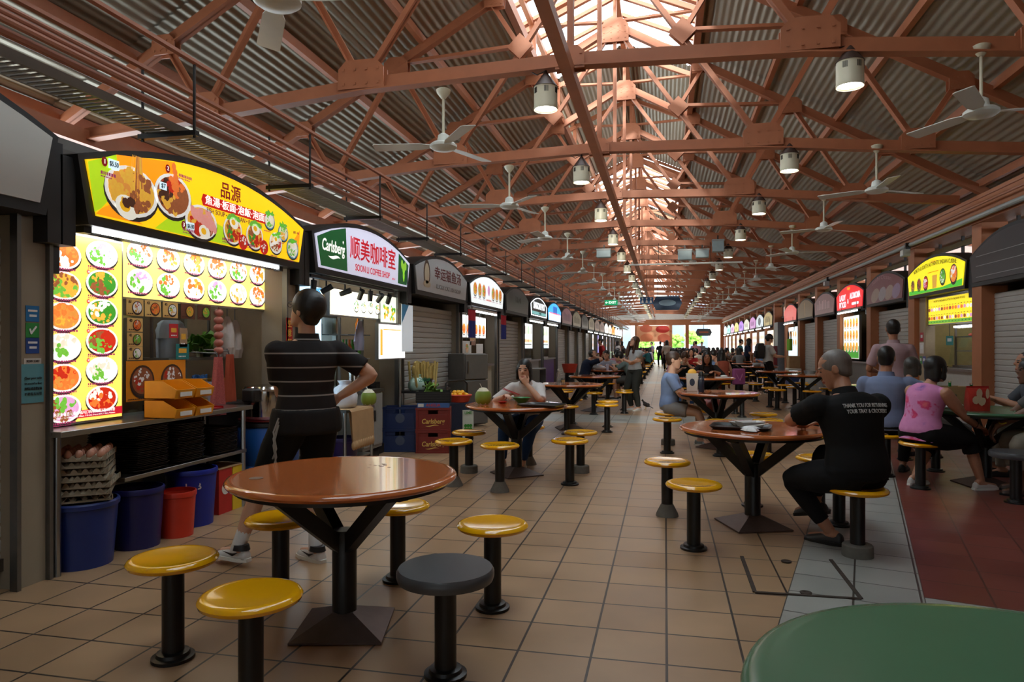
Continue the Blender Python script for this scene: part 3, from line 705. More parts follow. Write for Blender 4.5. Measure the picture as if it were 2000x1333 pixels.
text('魚湯·板面·泡飯·泡面', .075, .21, 2.443, -.005, s1, wht, bold=.012, width=.78)
text('FISH SOUP • BAN MIAN • PAO FAN', .052, .2, 2.372, -.004, s1, pur, width=.72, bold=.004)
for n, x, z, p in (('1', -1.13, 2.48, '$5.50'), ('2', -.58, 2.575, ''), ('3', -.42, 2.215, '$6.80')):
    q = MB(); q.disc(x, z, .024, .03, -.0065, 10); obj('number_badge', q, dred, s1); text(n, .04, x, z, -.009, s1, wht)
    if p: q = MB(); q.rect(x+.03, x+.115, z-.03, z+.03, -.0065); obj('price_tag', q, LITC('pricetag', (210, 236, 246), .8), s1); text(p, .042, x+.073, z, -.009, s1, LITC('ink', (30, 34, 50), .05), width=.07, bold=.01)
q = MB(); q.rect(-.66, -.59, 2.42, 2.47, -.0065); obj('price_tag', q, MATS['lit_pricetag'], s1); text('$7', .042, -.625, 2.445, -.009, s1, MATS['lit_ink'], bold=.01)
text('#01-46', .035, 1.12, 2.405, -.004, s1, pur, width=.1)
goldm = mat('gold_number', (190, 160, 90), .5)
text('45', .07, -1.36, 2.27, .055, s1, goldm); text('46', .07, 1.35, 2.2, .055, s1, goldm)
tubelight(-1, -3.44, 3.55, 5.72, 2.07, 'bright tube light under the yellow noodle stall sign', 14)

# ------------------------------------------------------------------ noodle stall: menus, counter and goods
bm, L = lightbox('menu_lightbox', -1, -3.62, 3.40, 4.03, .875, 2.05, 'tall glowing menu board with two columns of noodle bowls standing on the counter', (255, 218, 96), 1.15)
b = MB(); P2 = palette(1.05)
for c_ in range(2):
    for r_ in range(6 if c_ else 6):
        x = -.155+.3*c_; z = 1.955-.19*r_-(.04 if c_ == 0 else 0)+.0
        if z < .95: continue
        ks = [['prawn', 'broth', 'white'], ['noodle', 'meat', 'leaf'], ['broth', 'prawn', 'noodle'], ['white', 'ball', 'leaf'], ['prawn', 'chili', 'broth'], ['pink', 'leaf', 'meat']][r_] if c_ == 0 else [['white', 'pink', 'leaf'], ['green', 'noodle', 'meat'], ['green', 'egg', 'noodle'], ['chili', 'meat', 'leaf'], ['white', 'ball', 'leaf'], ['chili', 'egg', 'prawn']][r_]
        dish(b, x, z, .136, -.002, ks, 'bowl', .7, 26, 40+r_+c_*9, ks[0]); caption(b, x-.12, z-.088, .22, -.006, r_*3+c_); caption(b, x-.12, z-.102, .18, -.006, r_*5+c_, h=.005)
obj('food_print', b, P2, bm, smooth=0)
obj('footer_band', MB().rect(-L, L, .895, .945, -.002), LITC('footer', (214, 30, 50), .8), bm)
text('任选清汤 板面/幼面/伊面/可口面/酸辣/粗米粉/幼米粉', .026, 0, .928, -.004, bm, wht, width=.5); text('Ban Mian / U-Mian / Ee Mian / Koka Noodles / Bee Hoon', .015, 0, .907, -.004, bm, wht, width=.5)
for r_ in range(4): 
    q = MB(); q.disc(.03, 1.83-.19*r_, .014, .014, -.005, 8); obj('number_badge', q, MATS['lit_footer'], bm); text(str(28+r_+(r_ > 0)), .018, .03, 1.83-.19*r_, -.007, bm, wht)
wm, L = lightbox('menu_lightbox', -1, -3.72, 4.15, 5.95, 1.70, 2.12, 'long glowing menu board with two rows of soup bowls above the counter', (255, 224, 120), 1.25)
b = MB()
for r_ in range(2):
    for c_ in range(6):
        ks = random.choice([['white', 'prawn', 'leaf'], ['noodle', 'prawn', 'white'], ['white', 'pink', 'leaf'], ['ball', 'white', 'noodle']])
        dish(b, -.74+.296*c_, 2.02-.2*r_, .132, -.002, ks, 'bowl', .75, 22, 70+r_*9+c_, 'white'); caption(b, -.86+.296*c_, 1.935-.2*r_, .2, -.006, c_)
obj('food_print', b, P2, wm, smooth=0)
ct = thing('steel_counter', 'stainless steel counter with a lower shelf in the noodle stall', 'counter', (-3.4, 4.28, 0), R(90))
obj('worktop', MB().box(-.95, .95, 0, .5, .82, .855), STEEL, ct, bevel=.004); obj('shelf', MB().box(-.40, .95, .06, .5, .455, .485), STEEL, ct, bevel=.003)
for x in (-.9, .93):
    for y in (.08, .46): obj('leg', MB().tube([(x, y, 0), (x, y, .82)], .02), STEEL, ct)
lc = thing('stove_counter', 'low dark steel cooking counter behind the drinks urn', 'counter', (-3.8, 5.55, 0), R(90))
obj('worktop', MB().box(-.3, .42, 0, .7, .8, .835), DARKSTEEL, lc); obj('cabinet', MB().box(-.3, .42, .04, .7, 0, .8), mat('stove_front', (60, 58, 56), .5, .4), lc)
# printed cards on a clear screen
scn = thing('acrylic_screen', 'clear acrylic screen on the noodle stall counter', 'screen', (-3.735, 4.5, 0), R(90)); obj('sheet', MB().box(-.34, .34, 0, .006, .857, 1.69), glassmat('acrylic'), scn)
def card(x, z, w, h, label, bg, n=1, ks=('broth', 'white', 'leaf'), X=-3.72, tx='', name='menu_card', e=.12, cap=True, extra=None):
    t = thing(name, label, 'card', (X, x, z), R(90)); obj('sheet', MB().box(-w/2, w/2, 0, .002, -h/2, h/2), mat('card_%d_%d_%d' % bg, bg, .4, var=.05), t)
    b = MB()
    for i in range(n): dish(b, (w*.12 if n == 1 else -w*.25+w*.5*i), .0, min(h*.42, w*.36/max(1, n*.75)), -.002, list(ks), 'dark', 1, 16, int(x*77+i), ks[0])
    if cap: caption(b, -w/2+.01, -h/2+.015, w*.35, -.006, int(x*31), 'dark', .008)
    obj('print', b, palette(.05), t, smooth=0)
    if tx: text(tx, .03, -w/2+.03, h/2-.02, -.004, t, mat('black_ink', (20, 18, 18), .5))
    return t
for i, (x, tx, bg, ks) in enumerate(((4.265, '33', (232, 190, 110), ('white', 'chili', 'noodle')), (4.445, '43', (236, 196, 120), ('prawn', 'meat', 'noodle')), (4.63, '45', (232, 188, 112), ('white', 'leaf', 'yolk')), (4.83, '', (104, 62, 44), ('noodle', 'broth', 'leaf')), (5.03, '', (96, 56, 42), ('leaf', 'noodle', 'broth')))):
    card(x, 1.63, .165, .12, ['orange food card reading 33 beside the tall glowing menu', 'orange card with a bowl of prawns, second in the top row', 'orange card with white soup and a yellow yolk, third in the top row', 'first brown food card of the top row', 'brown food card at the end of the top row'][i], bg, 1, ks, tx=tx)
for i, (z, tx) in enumerate(((1.505, '40'), (1.40, '41'), (1.30, '42'))): card(4.265, z, .15, .098, ['beige card of spicy soup, uppermost below the row of cards', 'beige card of green noodles, midway down beside the tall menu', 'beige card of plain porridge, lowest beside the tall menu'][i], (232, 190, 116), 1, [('prawn', 'white', 'chili'), ('leaf', 'white', 'meat'), ('white', 'egg', 'leaf')][i], tx=tx)
card(4.49, 1.10, .62, .29, 'wide orange poster with two bowls behind the yellow bins', (244, 150, 30), 2, ('meat', 'white', 'chili'))
for x, z, w, h, bg, lb in ((4.66, 1.47, .1, .11, (206, 44, 56), 'small red payment sign on the acrylic screen'), (4.77, 1.42, .09, .15, (170, 140, 112), 'small tan payment sign on the acrylic screen'), (4.76, 1.31, .15, .12, (30, 130, 130), 'teal notice at the lower corner of the acrylic screen')):
    t = thing('payment_sign', lb, 'sign', (-3.715, x, z), R(90)); obj('sheet', MB().box(-w/2, w/2, 0, .002, -h/2, h/2), mat('card_%d_%d_%d' % bg, bg, .4), t)
    b = MB(); b.rect(-w*.3, w*.3, -h*.1, h*.2, -.001); caption(b, -w*.3, -h*.32, w*.6, -.001, 3, 'white', .01); obj('print', b, palette(.05), t)
# yellow parts bins, two high and two wide
def ybin(loc, label, rz=R(90)):
    t = thing('storage_bin', label, 'bin', loc, rz, 'yellow stacking bins on the counter'); w, d, h, q = .095, .24, .12, .004
    m = MB(); side = [(-d, 0), (0, 0), (0, h), (-d*.62, h), (-d*1.08, h*.52)]
    for x in (-w, w-q): m.rings([[(x+dx, y, z) for y, z in side] for dx in (0, q)])
    m.box(-w, w, -d, 0, 0, q); m.box(-w, w, -q, 0, 0, h); m.beam((0, -d, 0), (0, -d*1.08, h*.52), 2*w, q, up=(1, 0, 0))
    obj('body', m, mat('bin_yellow', (240, 164, 20), .4), t); obj('label', MB().box(-.06, .06, -d*1.085, -d*1.07, .015, .045), WHITEP, t)
    b = MB()
    for i in range(12): b.ball((random.uniform(-.07, .07), random.uniform(-.16, -.05), .03), (.02, .02, .012), 7, 4)
    obj('contents', b, mat('packets', (180, 130, 60), .5), t)
    return t
for (y, z), lb in zip(((4.19, .857), (4.40, .857), (4.19, .99), (4.40, .99)), ('yellow bin in the lower tier next to the tall menu', 'yellow bin in the lower tier near the steel can', 'yellow bin in the upper tier next to the tall menu', 'open yellow bin in the upper tier near the poster')): ybin((-3.5, y, z), lb)
def lathe_thing(name, label, cat, loc, prof, m, part='body', n=24, group=None, extra=()):
    t = thing(name, label, cat, loc, 0, group); obj(part, MB().lathe(prof, (0, 0, 0), n), m, t)
    for pn, pr, pm_ in extra: obj(pn, MB().lathe(pr, (0, 0, 0), n), pm_, t)
    return t
CHROME = mat('polished_steel', (200, 200, 200), .12, 1, var=.04)
lathe_thing('steel_can', 'small steel chopstick can beside the yellow bins', 'can', (-3.56, 4.56, .857), [(.04, 0), (.042, .1), (.036, .105)], CHROME, extra=[('lid', [(.043, .1), (.03, .115), (.002, .118)], CHROME)])
rt = thing('red_tray', 'flat red tray on the edge of the noodle stall counter', 'tray', (-3.55, 4.76, .857)); obj('body', MB().prism_z([(-.1, -.13), (.1, -.13), (.1, .13), (-.1, .13)], 0, .008), mat('red_plastic', (170, 30, 36), .35), rt); obj('rim', MB().box(-.105, .105, -.135, -.128, 0, .018).box(-.105, .105, .128, .135, 0, .018), MATS['red_plastic'], rt)
for i in range(18):
    pl_ = tag(obj('plate', MB().lathe([(.03, 0), (.06, .002), (.085, .011), (.08, .012), (.05, .006)], (0, 0, 0), 20), mat('plate_yellow', (200, 150, 30), .3)), f'yellow plate, {ORD[i]} from the bottom of the stack on the counter', 'plate', 'yellow plates in the stack') if i == 0 else pl_.copy()
    if i: C.objects.link(pl_); pl_['label'] = f'yellow plate, {ORD[i]} from the bottom of the stack on the counter'
    pl_.location = (-3.78, 5.02, .857+.0125*i)
tub = lathe_thing('plastic_tub', 'white plastic tub full of blue wrappers behind the plates', 'tub', (-4.0, 5.38, .836), [(.1, 0), (.115, .2), (.1, .2), (.09, .02)], mat('milky_plastic', (206, 206, 222), .4), 'body')
b = MB()
for i in range(14): b.box(-.02, .02, -.004, .004, 0, .12, Matrix.Translation((random.uniform(-.06, .06), random.uniform(-.06, .06), .15)) @ Euler((random.uniform(-.6, .6), random.uniform(-.6, .6), random.uniform(0, 3))).to_matrix().to_4x4())
obj('wrappers', b, mat('blue_wrapper', (70, 130, 200), .4), tub)
lathe_thing('cooking_pot', 'steel pot with a yellow lid behind the drinks urn', 'pot', (-4.05, 5.66, .836), [(.11, 0), (.112, .19)], STEEL, extra=[('lid', [(.14, .19), (.142, .215), (.12, .22), (.02, .226)], mat('pot_yellow', (222, 170, 30), .4))])
br_ = lathe_thing('blue_barrel', 'bright blue barrel under the steel drinks urn', 'barrel', (-3.5, 5.62, 0), [(.24, 0), (.26, .03), (.265, .3), (.255, .31), (.265, .33), (.26, .62), (.24, .655)], mat('barrel_blue', (26, 84, 160), .4), 'drum', extra=[('lid_ring', [(.255, .64), (.262, .645), (.262, .675), (.25, .68), (.05, .682)], BLACKP)])
tag(obj('round_tray', MB().lathe([(.22, 0), (.25, .006), (.255, .02), (.24, .014)], (-3.5, 5.62, .684), 28), mat('maroon_plastic', (120, 24, 34), .35)), 'round dark red tray under the drinks urn', 'tray')
ur = lathe_thing('drinks_urn', 'shiny steel drinks urn with a black handle on the blue barrel', 'urn', (-3.5, 5.60, .705), [(.185, 0), (.19, .01), (.19, .25), (.18, .255)], CHROME, 'body', 32, extra=[('lid', [(.205, .25), (.208, .268), (.19, .29), (.06, .305), (.01, .31)], CHROME)])
obj('handle', MB().box(-.06, .06, -.30, -.16, .16, .28), BLACKP, ur, bevel=.02); obj('tap', MB().tube([(.185, .06, .06), (.24, .08, .06), (.245, .08, .02)], .014), WHITEP, ur)
ws = thing('steel_shelf', 'steel steel shelf holding the water jug and lettuce', 'shelf', (-4.3, 5.5, 0), R(90)); obj('board', MB().box(-.42, .42, -.2, .2, 1.225, 1.25), STEEL, ws); obj('bracket', MB().beam((-.38, 0, 1.225), (-.38, 0, 2.5), .02, .02).beam((.38, 0, 1.225), (.38, 0, 2.5), .02, .02), DARKSTEEL, ws)
jug = lathe_thing('water_jug', 'white jug wrapped in a plastic bag on the steel shelf', 'jug', (-4.25, 5.3, 1.25), [(.12, 0), (.125, .16), (.1, .2)], mat('milky_jug', (214, 216, 228), .3)); 
b = MB(); b.rings([[(.13*math.cos(a)*(1+.2*math.sin(5*a+z*30))*w_, .13*math.sin(a)*(1+.2*math.cos(4*a))*w_, z) for a in [2*PI*j/20 for j in range(20)]] for z, w_ in ((.17, 1), (.24, .95), (.30, .8), (.33, .55))]); obj('bag', b, mat('white_film', (228, 228, 232), .3), jug)
def leafy(label, loc, col, n=26, r=.12, name='lettuce'):
    t = thing(name, label, 'vegetable', loc); b = MB()
    for i in range(n):
        a = random.uniform(0, 6.3); q = r*math.sqrt(random.random()); M = Matrix.Translation((q*math.cos(a), q*math.sin(a), random.uniform(.03, .2))) @ Euler((random.uniform(-1, 1), random.uniform(-1, 1), a)).to_matrix().to_4x4()
        ring = [M @ Vector((.06*math.cos(t_)*(1+.2*math.sin(5*t_)), .05*math.sin(t_), .015*math.sin(3*t_))) for t_ in [2*PI*j/14 for j in range(14)]]
        ring2 = [M @ Vector((.06*math.cos(t_)*(1+.2*math.sin(5*t_)), .05*math.sin(t_), .004+.015*math.sin(3*t_))) for t_ in [2*PI*j/14 for j in range(14)]]
        b.rings([ring, ring2])
    obj('leaves', b, mat('leaf_%d' % col[1], col, .5, var=.3), t); obj('stem', MB().tube([(0, 0, 0), (0, 0, .1)], .03), mat('pale_stem', (220, 226, 180), .5), t)
    return t
leafy('green lettuce head on the steel shelf in the noodle stall', (-4.25, 5.68, 1.25), (96, 150, 50))
def hang_string(label, loc, n, r, gap, col, tassel):
    t = thing('hanging_ornament', label, 'ornament', loc, 0); b = MB()
    for i in range(n): b.ball((0, 0, -i*gap), (r, r, r*.85), 12, 7)
    obj('beads', b, mat('ornament_%d' % col[1], col, .4), t); obj('cord', MB().tube([(0, 0, .5), (0, 0, -n*gap-.1)], .004), mat('red_cord', (170, 30, 30), .6), t)
    obj('tassel', MB().lathe([(.012, -n*gap-tassel-.1), (.01, -n*gap-.1)], (0, 0, 0), 8), MATS['red_cord'], t)
    return t
hang_string('string of pink bulb ornaments with a red tassel hanging over the urn', (-3.75, 5.26, 1.64), 6, .04, .065, (196, 120, 104), .2)
for y, z, lb in ((5.56, 1.62, 'bunch of white plastic bags hanging beside the pink ornaments'), (5.72, 1.60, 'second bunch of white plastic bags hanging nearer the pillar')):
    t = thing('plastic_bags', lb, 'bags', (-3.85 if y < 5.6 else -3.95, y+(.06 if y > 5.6 else -.04), z), 0); b = MB()
    b.rings([[((.05+.03*math.sin(3*a+z_*9))*math.cos(a)*w_, (.09+.03*math.sin(4*a+z_*13))*math.sin(a)*w_, -z_) for a in [2*PI*j/18 for j in range(18)]] for z_, w_ in ((0, .25), (.05, .5), (.15, .9), (.28, 1.05), (.36, .8))])
    obj('film', b, mat('bag_film', (206, 198, 190), .35), t); obj('hook', MB().tube([(0, 0, 0), (0, 0, .92)], .005), DARKSTEEL, t)
t = thing('red_banner', 'red paper banner with gold characters on the pillar between the two lit stalls', 'banner', (-3.47, 5.93, 1.43), R(90)); obj('paper', MB().box(-.055, .055, 0, .003, -.19, .19), mat('red_paper', (178, 24, 22), .6), t)
for i, c_ in enumerate('生意興隆'): text(c_, .075, 0, .13-.088*i, -.003, t, mat('gold_ink', (226, 180, 70), .4, emit=.05), bold=.01)
def cloth(label, loc, w, h, m, rz=R(90)):
    t = thing('hanging_towel', label, 'towel', loc, rz); b = MB()
    rows_ = []
    for i in range(9):
        z = -h*i/8; rows_.append([((j/12-.5)*w*(.35+.65*i/8), -.02*math.sin(j*1.3)-.01, z) for j in range(13)]+[((j/12-.5)*w*(.35+.65*i/8), .008-.02*math.sin(j*1.3), z) for j in range(12, -1, -1)])
    b.rings(rows_); obj('fabric', b, m, t, smooth=60); obj('hook', MB().tube([(0, 0, 0), (0, .02, .05)], .006).tube([(0, .0, .03), (0, .25, .04)], .006), DARKSTEEL, t)
    return t
cloth('red and white checked towel hanging behind the urn', (-3.72, 5.2, 1.26), .2, .5, mat('towel_pink', (200, 106, 100), .9, var=.4, scale=90)); cloth('orange-red towel hanging next to the checked towel', (-3.76, 5.42, 1.28), .16, .42, mat('towel_orange', (190, 90, 60), .9))
# signs taped to the near pillar
for z, h, w, c_, lb, tx in ((1.535, .09, .085, (28, 110, 166), 'small blue sign, topmost on the near pillar', ''), (1.44, .085, .085, (46, 140, 70), 'small green sign on the near pillar', '✔'), (1.355, .09, .085, (28, 70, 140), 'small dark blue sign on the near pillar', ''), (1.265, .035, .11, (206, 202, 192), 'narrow white sign with a number on the near pillar', '9299 2302')):
    t = thing('payment_sticker', lb, 'sign', (-3.497, 3.235, z), R(90)); obj('sheet', MB().box(-w/2, w/2, 0, .003, -h/2, h/2), mat('card_%d_%d_%d' % c_, c_, .4), t)
    if tx: text(tx, h*.55, 0, 0, -.003, t, mat('white_ink', (235, 235, 235), .5) if h > .04 else MATS['black_ink'])
    else: b = MB(); b.rect(-w*.35, w*.35, h*.12, h*.25, -.001); b.rect(-w*.25, w*.3, -h*.2, -h*.05, -.001); obj('print', b, mat('white_ink', (235, 235, 235), .5), t)
t = thing('notice', 'pale teal notice reading clear your table below the pillar signs', 'sign', (-3.495, 3.235, 1.13), R(90)); obj('sheet', MB().prism([(-.075, -.1), (.07, -.1), (.07, .12), (-.075, .12)], 0, .003), mat('teal_notice', (92, 150, 158), .5), t)
for i, w_ in enumerate(('Clear your table', 'to avoid a fine', '用餐后请清理桌面', '不要乱丢垃圾')): text(w_, .02, 0, .04-.03*i, -.003, t, MATS['black_ink'], width=.11)
# black trays on the lower shelf
def serving_tray():
    m = MB(); a, b_ = .165, .215
    rr = lambda q, z, r=.05: [(sx*(a*q-r)+r*math.cos(t_), sy*(b_*q-r)+r*math.sin(t_), z) for sx, sy, t0 in ((1, 1, 0), (-1, 1, 90), (-1, -1, 180), (1, -1, 270)) for t_ in (R(t0), R(t0+45), R(t0+90))]
    return m.rings([rr(.9, 0), rr(.96, .012), rr(1, .02), rr(1, .023), rr(.95, .018), rr(.88, .004)])
TRAYM = serving_tray().mesh('serving_tray', mat('tray_black', (34, 31, 30), .4))
for s_, (yc, n, nm) in enumerate(((4.16, 25, 'nearest the egg trays'), (4.56, 23, 'in the middle of the shelf'), (4.98, 16, 'at the barrel end'))):
    for i in range(n):
        o = bpy.data.objects.new('serving_tray', TRAYM); C.objects.link(o); o.location = (-3.68+random.uniform(-.006, .006), yc+random.uniform(-.005, .005), .4855+.0122*i); o.rotation_euler = (0, 0, R(90)+random.uniform(-.02, .02))
        tag(o, f'black serving tray, {ORD[i] if i < 24 else "topmost"} up the stack {nm}', 'tray', 'black serving trays on the lower shelf')
for y, c_, lb in ((4.97, (190, 44, 36), 'red carton under the lower shelf by the barrel'), (5.15, (226, 190, 40), 'yellow carton under the lower shelf by the barrel')):
    t = thing('food_carton', lb, 'carton', (-3.6, y, 0)); obj('box', MB().box(-.12, .12, -.085, .085, 0, .36), mat('card_%d_%d_%d' % c_, c_, .6), t); obj('print', MB().lathe([(.05, 0), (.05, .002)], (0, 0, 0), 14), WHITEP, t, loc=(.121, 0, .2), rot=(0, R(90), 0)); obj('flap', MB().box(-.125, .125, -.088, .088, .36, .366), mat('brown_card', (176, 140, 100), .8), t)
def bin_(label, loc, r, h, col, letters=''):
    t = thing('waste_bin', label, 'bin', loc, 0, 'plastic bins under the noodle stall counter'); m_ = mat('bin_%d_%d_%d' % col, col, .4)
    obj('bucket', MB().lathe([(r*.86, 0), (r, h-.03), (r*.97, h-.03), (r*.84, .01)], (0, 0, 0), 36), m_, t); obj('rim', MB().lathe([(r*.97, h-.04), (r*1.04, h-.035), (r*1.05, h-.01), (r*1.02, h), (r*.97, h)], (0, 0, 0), 36, False, False), m_, t)
    if letters: 
        l = text(letters, .07, 0, 0, 0, t, mat('white_tape', (220, 220, 220), .6), bold=.02); l.rotation_euler = (0, 0, R(42)); l.location = (r*.94*math.sin(R(42)), -r*.94*math.cos(R(42)), h*.72)
    return t
bin_('dark blue plastic bin under the stack of egg trays', (-3.55, 3.62, 0), .205, .40, (24, 46, 110))
bin_('navy blue plastic bin between the egg trays and the red bin', (-3.50, 4.03, 0), .165, .40, (24, 26, 84)); bin_('red plastic bin between the blue bins', (-3.41, 4.31, 0), .125, .32, (200, 52, 32)); bin_('bright blue plastic bin behind the red bin', (-3.53, 4.62, 0), .18, .425, (20, 40, 140), 'JMB')
# egg trays
EGGT = MB(); N_ = 36; W_ = .172
def hz(i, j): return .026+.018*math.cos(2*PI*i/6)*math.cos(2*PI*j/6)
EGGT.rings([[(-W_+2*W_*i/N_, -W_+2*W_*j/N_, hz(i, j)) for i in range(N_+1)] for j in range(N_+1)], False, False, loop=False)
EGGT.rings([[(-W_+2*W_*i/N_, -W_+2*W_*j/N_, hz(i, j)-.004) for i in range(N_+1)] for j in range(N_+1)], False, False, loop=False)
for q in range(4):
    M = Matrix.Rotation(R(90*q), 4, 'Z'); EGGT.rings([[M @ Vector((-W_+2*W_*i/N_, -W_, z_ if z_ else hz(i, 0))) for i in range(N_+1)] for z_ in (0, .012+.006*math.cos(0))], False, False, loop=False)
    EGGT.rings([[M @ Vector((-W_-.006+2*(W_+.006)*i/N_, -W_-.006*(z_ == 0), z_ if z_ >= 0 else hz(i, 0))) for i in range(N_+1)] for z_ in (.006, -1)], False, False, loop=False)
EGM = EGGT.mesh('egg_tray', mat('egg_pulp', (158, 146, 124), .85, var=.15, scale=40), 60)
EGG = MB().lathe([(.004, -.028), (.014, -.024), (.021, -.01), (.0215, 0), (.018, .014), (.010, .025), (.003, .029)], (0, 0, 0), 12).mesh('egg', mat('egg_shell', (196, 140, 116), .4, var=.12, scale=3), 60)
for i in range(7):
    o = bpy.data.objects.new('egg_tray', EGM); C.objects.link(o); o.location = (-3.55+random.uniform(-.015, .015), 3.62+random.uniform(-.02, .02), .402+.042*i); o.rotation_euler = (0, 0, R(38+random.uniform(-7, 7)))
    tag(o, f'grey cardboard egg tray, {ORD[i]} from the bottom of the stack on the dark blue bin', 'egg tray', 'egg trays in the stack'); last = o
n_e = 0
for i in range(6):
    for j in range(6):
        c_ = math.cos(last.rotation_euler.z); s_ = math.sin(last.rotation_euler.z); x = -W_+2*W_*(i+.5)/6; y = -W_+2*W_*(j+.5)/6
        e = bpy.data.objects.new('egg', EGG); C.objects.link(e); e.location = (last.location.x+c_*x-s_*y, last.location.y+s_*x+c_*y, last.location.z+.044); e.rotation_euler = (random.uniform(-.2, .2), random.uniform(-.2, .2), 0)
        tag(e, 'brown egg standing in the topmost tray of the egg stack', 'egg', 'eggs in the topmost tray')
# neighbour: blank board and shutter
s0 = stall_sign(-1, -2, 'blank pale grey arched signboard at the edge of the view, over the nearest shutter', (196, 192, 184), w=2.6, zp=2.78, zs=2.52)
shutter(-1, -2, 'closed roller shutter at the edge of the view, beside the near pillar')
# ------------------------------------------------------------------ drinks stall
s2 = stall_sign(-1, 0, 'white and green arched sign of the coffee shop with red Chinese characters', (214, 214, 236), lit_e=.62, w=2.6)
q = MB(); q.quad([(-1.25, -.001, 2.44), (-1.17, -.001, 2.16), (-.58, -.001, 2.16), (-.62, -.001, 2.62), (-.95, -.001, 2.545)]); obj('green_panel', q, LITC('beer_green', (24, 98, 50), .35), s2)
q = MB(); q.quad([(.86, -.001, 2.16), (1.17, -.001, 2.16), (1.24, -.001, 2.43), (.89, -.001, 2.55)]); obj('green_panel', q, MATS['lit_beer_green'], s2)
text('Carlsberg', .17, -.905, 2.375, -.003, s1 and s2, MATS['lit_white_text'], bold=.012, width=.5, shear=.12, name='brand_lettering')
q = MB(); q.rings([[(-1.02+.03*i, -.003, 2.275-.018*math.sin(i/9*PI*1.6)-.002*i), (-1.02+.03*i, -.003, 2.275+.035*math.sin(i/9*PI)-.018*math.sin(i/9*PI*1.6)-.002*i)] for i in range(10)], False, False, loop=False); q.quad([(-.70, -.003, 2.46), (-.685, -.003, 2.475), (-.67, -.003, 2.46), (-.685, -.003, 2.435)]); obj('swash', q, MATS['lit_white_text'], s2)
rdm = LITC('sign_red', (214, 24, 40), .4)
text('顺美咖啡室', .265, .13, 2.42, -.003, s2, rdm, bold=.012, width=1.3, name='characters'); text('SOON LI COFFEE SHOP', .105, .1, 2.225, -.003, s2, rdm, bold=.014, width=.98); text('#01-47', .035, .72, 2.2, -.003, s2, rdm)
q = MB()
for x, z, rx, rz in ((1.06, 2.37, .05, .07), (1.0, 2.42, .035, .06), (1.12, 2.41, .035, .06), (1.06, 2.28, .035, .06), (1.06, 2.235, .02, .04)): q.disc(x, z, rx, rz, -.003-.0001*abs(x-1), 14)
obj('hop_emblem', q, LITC('hop', (150, 210, 60), .5), s2)
text('46', .06, -1.35, 2.22, .055, s2, goldm)
tr_ = thing('spotlight_track', 'black lighting track under the coffee shop sign', 'light track', (-3.42, 7.3, 2.04), R(90)); obj('rail', MB().box(-1.05, 1.1, 0, .04, 0, .03), BLACKP, tr_); obj('hanger', MB().beam((-.8, .02, .03), (-.8, .02, .1), .02, .02).beam((.8, .02, .03), (.8, .02, .1), .02, .02), BLACKP, tr_)
for i, (y, a, tl) in enumerate(((6.35, 80, 8), (6.62, 20, 60), (7.05, 10, 70), (7.45, -40, 40), (7.72, 85, 5), (8.0, -30, 50), (8.28, -50, 45))):
    t = thing('track_spotlight', f'black spotlight, {ORD[i]} along the track under the coffee shop sign', 'spotlight', (-3.45, y, 2.035), R(90), 'spotlights on the track'); obj('stem', MB().tube([(0, 0, 0), (0, 0, -.07)], .01), BLACKP, t)
    M = Matrix.Translation((0, 0, -.09)) @ Euler((R(tl), 0, R(a))).to_matrix().to_4x4()
    h = MB(); h.lathe([(.028, -.06), (.032, .07)], (0, 0, 0), 16); o = obj('head', h, BLACKP, t); o.matrix_local = M
    o2 = obj('lens', MB().lathe([(.002, -.062), (.027, -.0615)], (0, 0, 0), 16), mat('spot_glow', (255, 255, 250), .4, var=0, emit=9 if i != 1 else 30), t); o2.matrix_local = M
am, L = lightbox('drinks_poster', -1, -3.56, 6.2, 6.72, .62, 1.97, 'glowing pale blue drinks poster behind the man in the striped shirt', (190, 226, 246), 1.6, cat='poster')
text('Am', .11, -.07, 1.87, -.003, am, LITC('violet', (120, 30, 120), .3), bold=.015)
q = MB(); q.quad([(-L, -.001, 1.9), (L, -.001, 1.97), (L, -.001, 1.72), (-L, -.001, 1.45)]); q.m = 1; q.disc(0, 1.15, .12, .3, -.002); obj('print', q, [LITC('cyan', (110, 190, 235), .9), LITC('offwhite', (240, 246, 250), .9)], am)
fr = thing('drinks_fridge', 'tall glass-door drinks fridge glowing white in the coffee shop stall', 'fridge', (-4.0, 7.55, 0), R(90))
obj('cabinet', MB().box(-.42, .42, .05, .62, 0, .18).box(-.42, -.38, .05, .62, .18, 1.86).box(.38, .42, .05, .62, .18, 1.86).box(-.42, .42, .05, .62, 1.74, 1.92).box(-.38, .38, .58, .62, .18, 1.74), WHITEP, fr)
obj('lit_back', MB().box(-.38, .38, .56, .575, .2, 1.72), LITC('fridge_light', (226, 240, 250), 3.5), fr)
obj('door', MB().box(-.38, .38, .02, .03, .2, 1.72), glassmat('fridge_glass'), fr); obj('door_frame', MB().box(-.41, -.375, 0, .05, .18, 1.74).box(.375, .41, 0, .05, .18, 1.74).box(-.41, .41, 0, .05, 1.7, 1.74).box(-.41, .41, 0, .05, .18, .22), STEEL, fr)
for z in (.5, .84, 1.18, 1.5): obj('shelf', MB().box(-.37, .37, .08, .55, z-.012, z), STEEL, fr)
BOT = [(.03, 0), (.031, .14), (.012, .19), (.012, .235), (.004, .236)]
bott = {}
def bottle(loc, col, label, group, h=1, cat='bottle'):
    k = (col, h)
    if k not in bott:
        bott[k] = MB().lathe([(r, z*h) for r, z in BOT], (0, 0, 0), 12).mesh('bottle', mat('bottle_%d_%d_%d' % col, col, .12, var=.05))
    o = bpy.data.objects.new('bottle', bott[k]); C.objects.link(o); o.location = loc; return tag(o, label, cat, group)
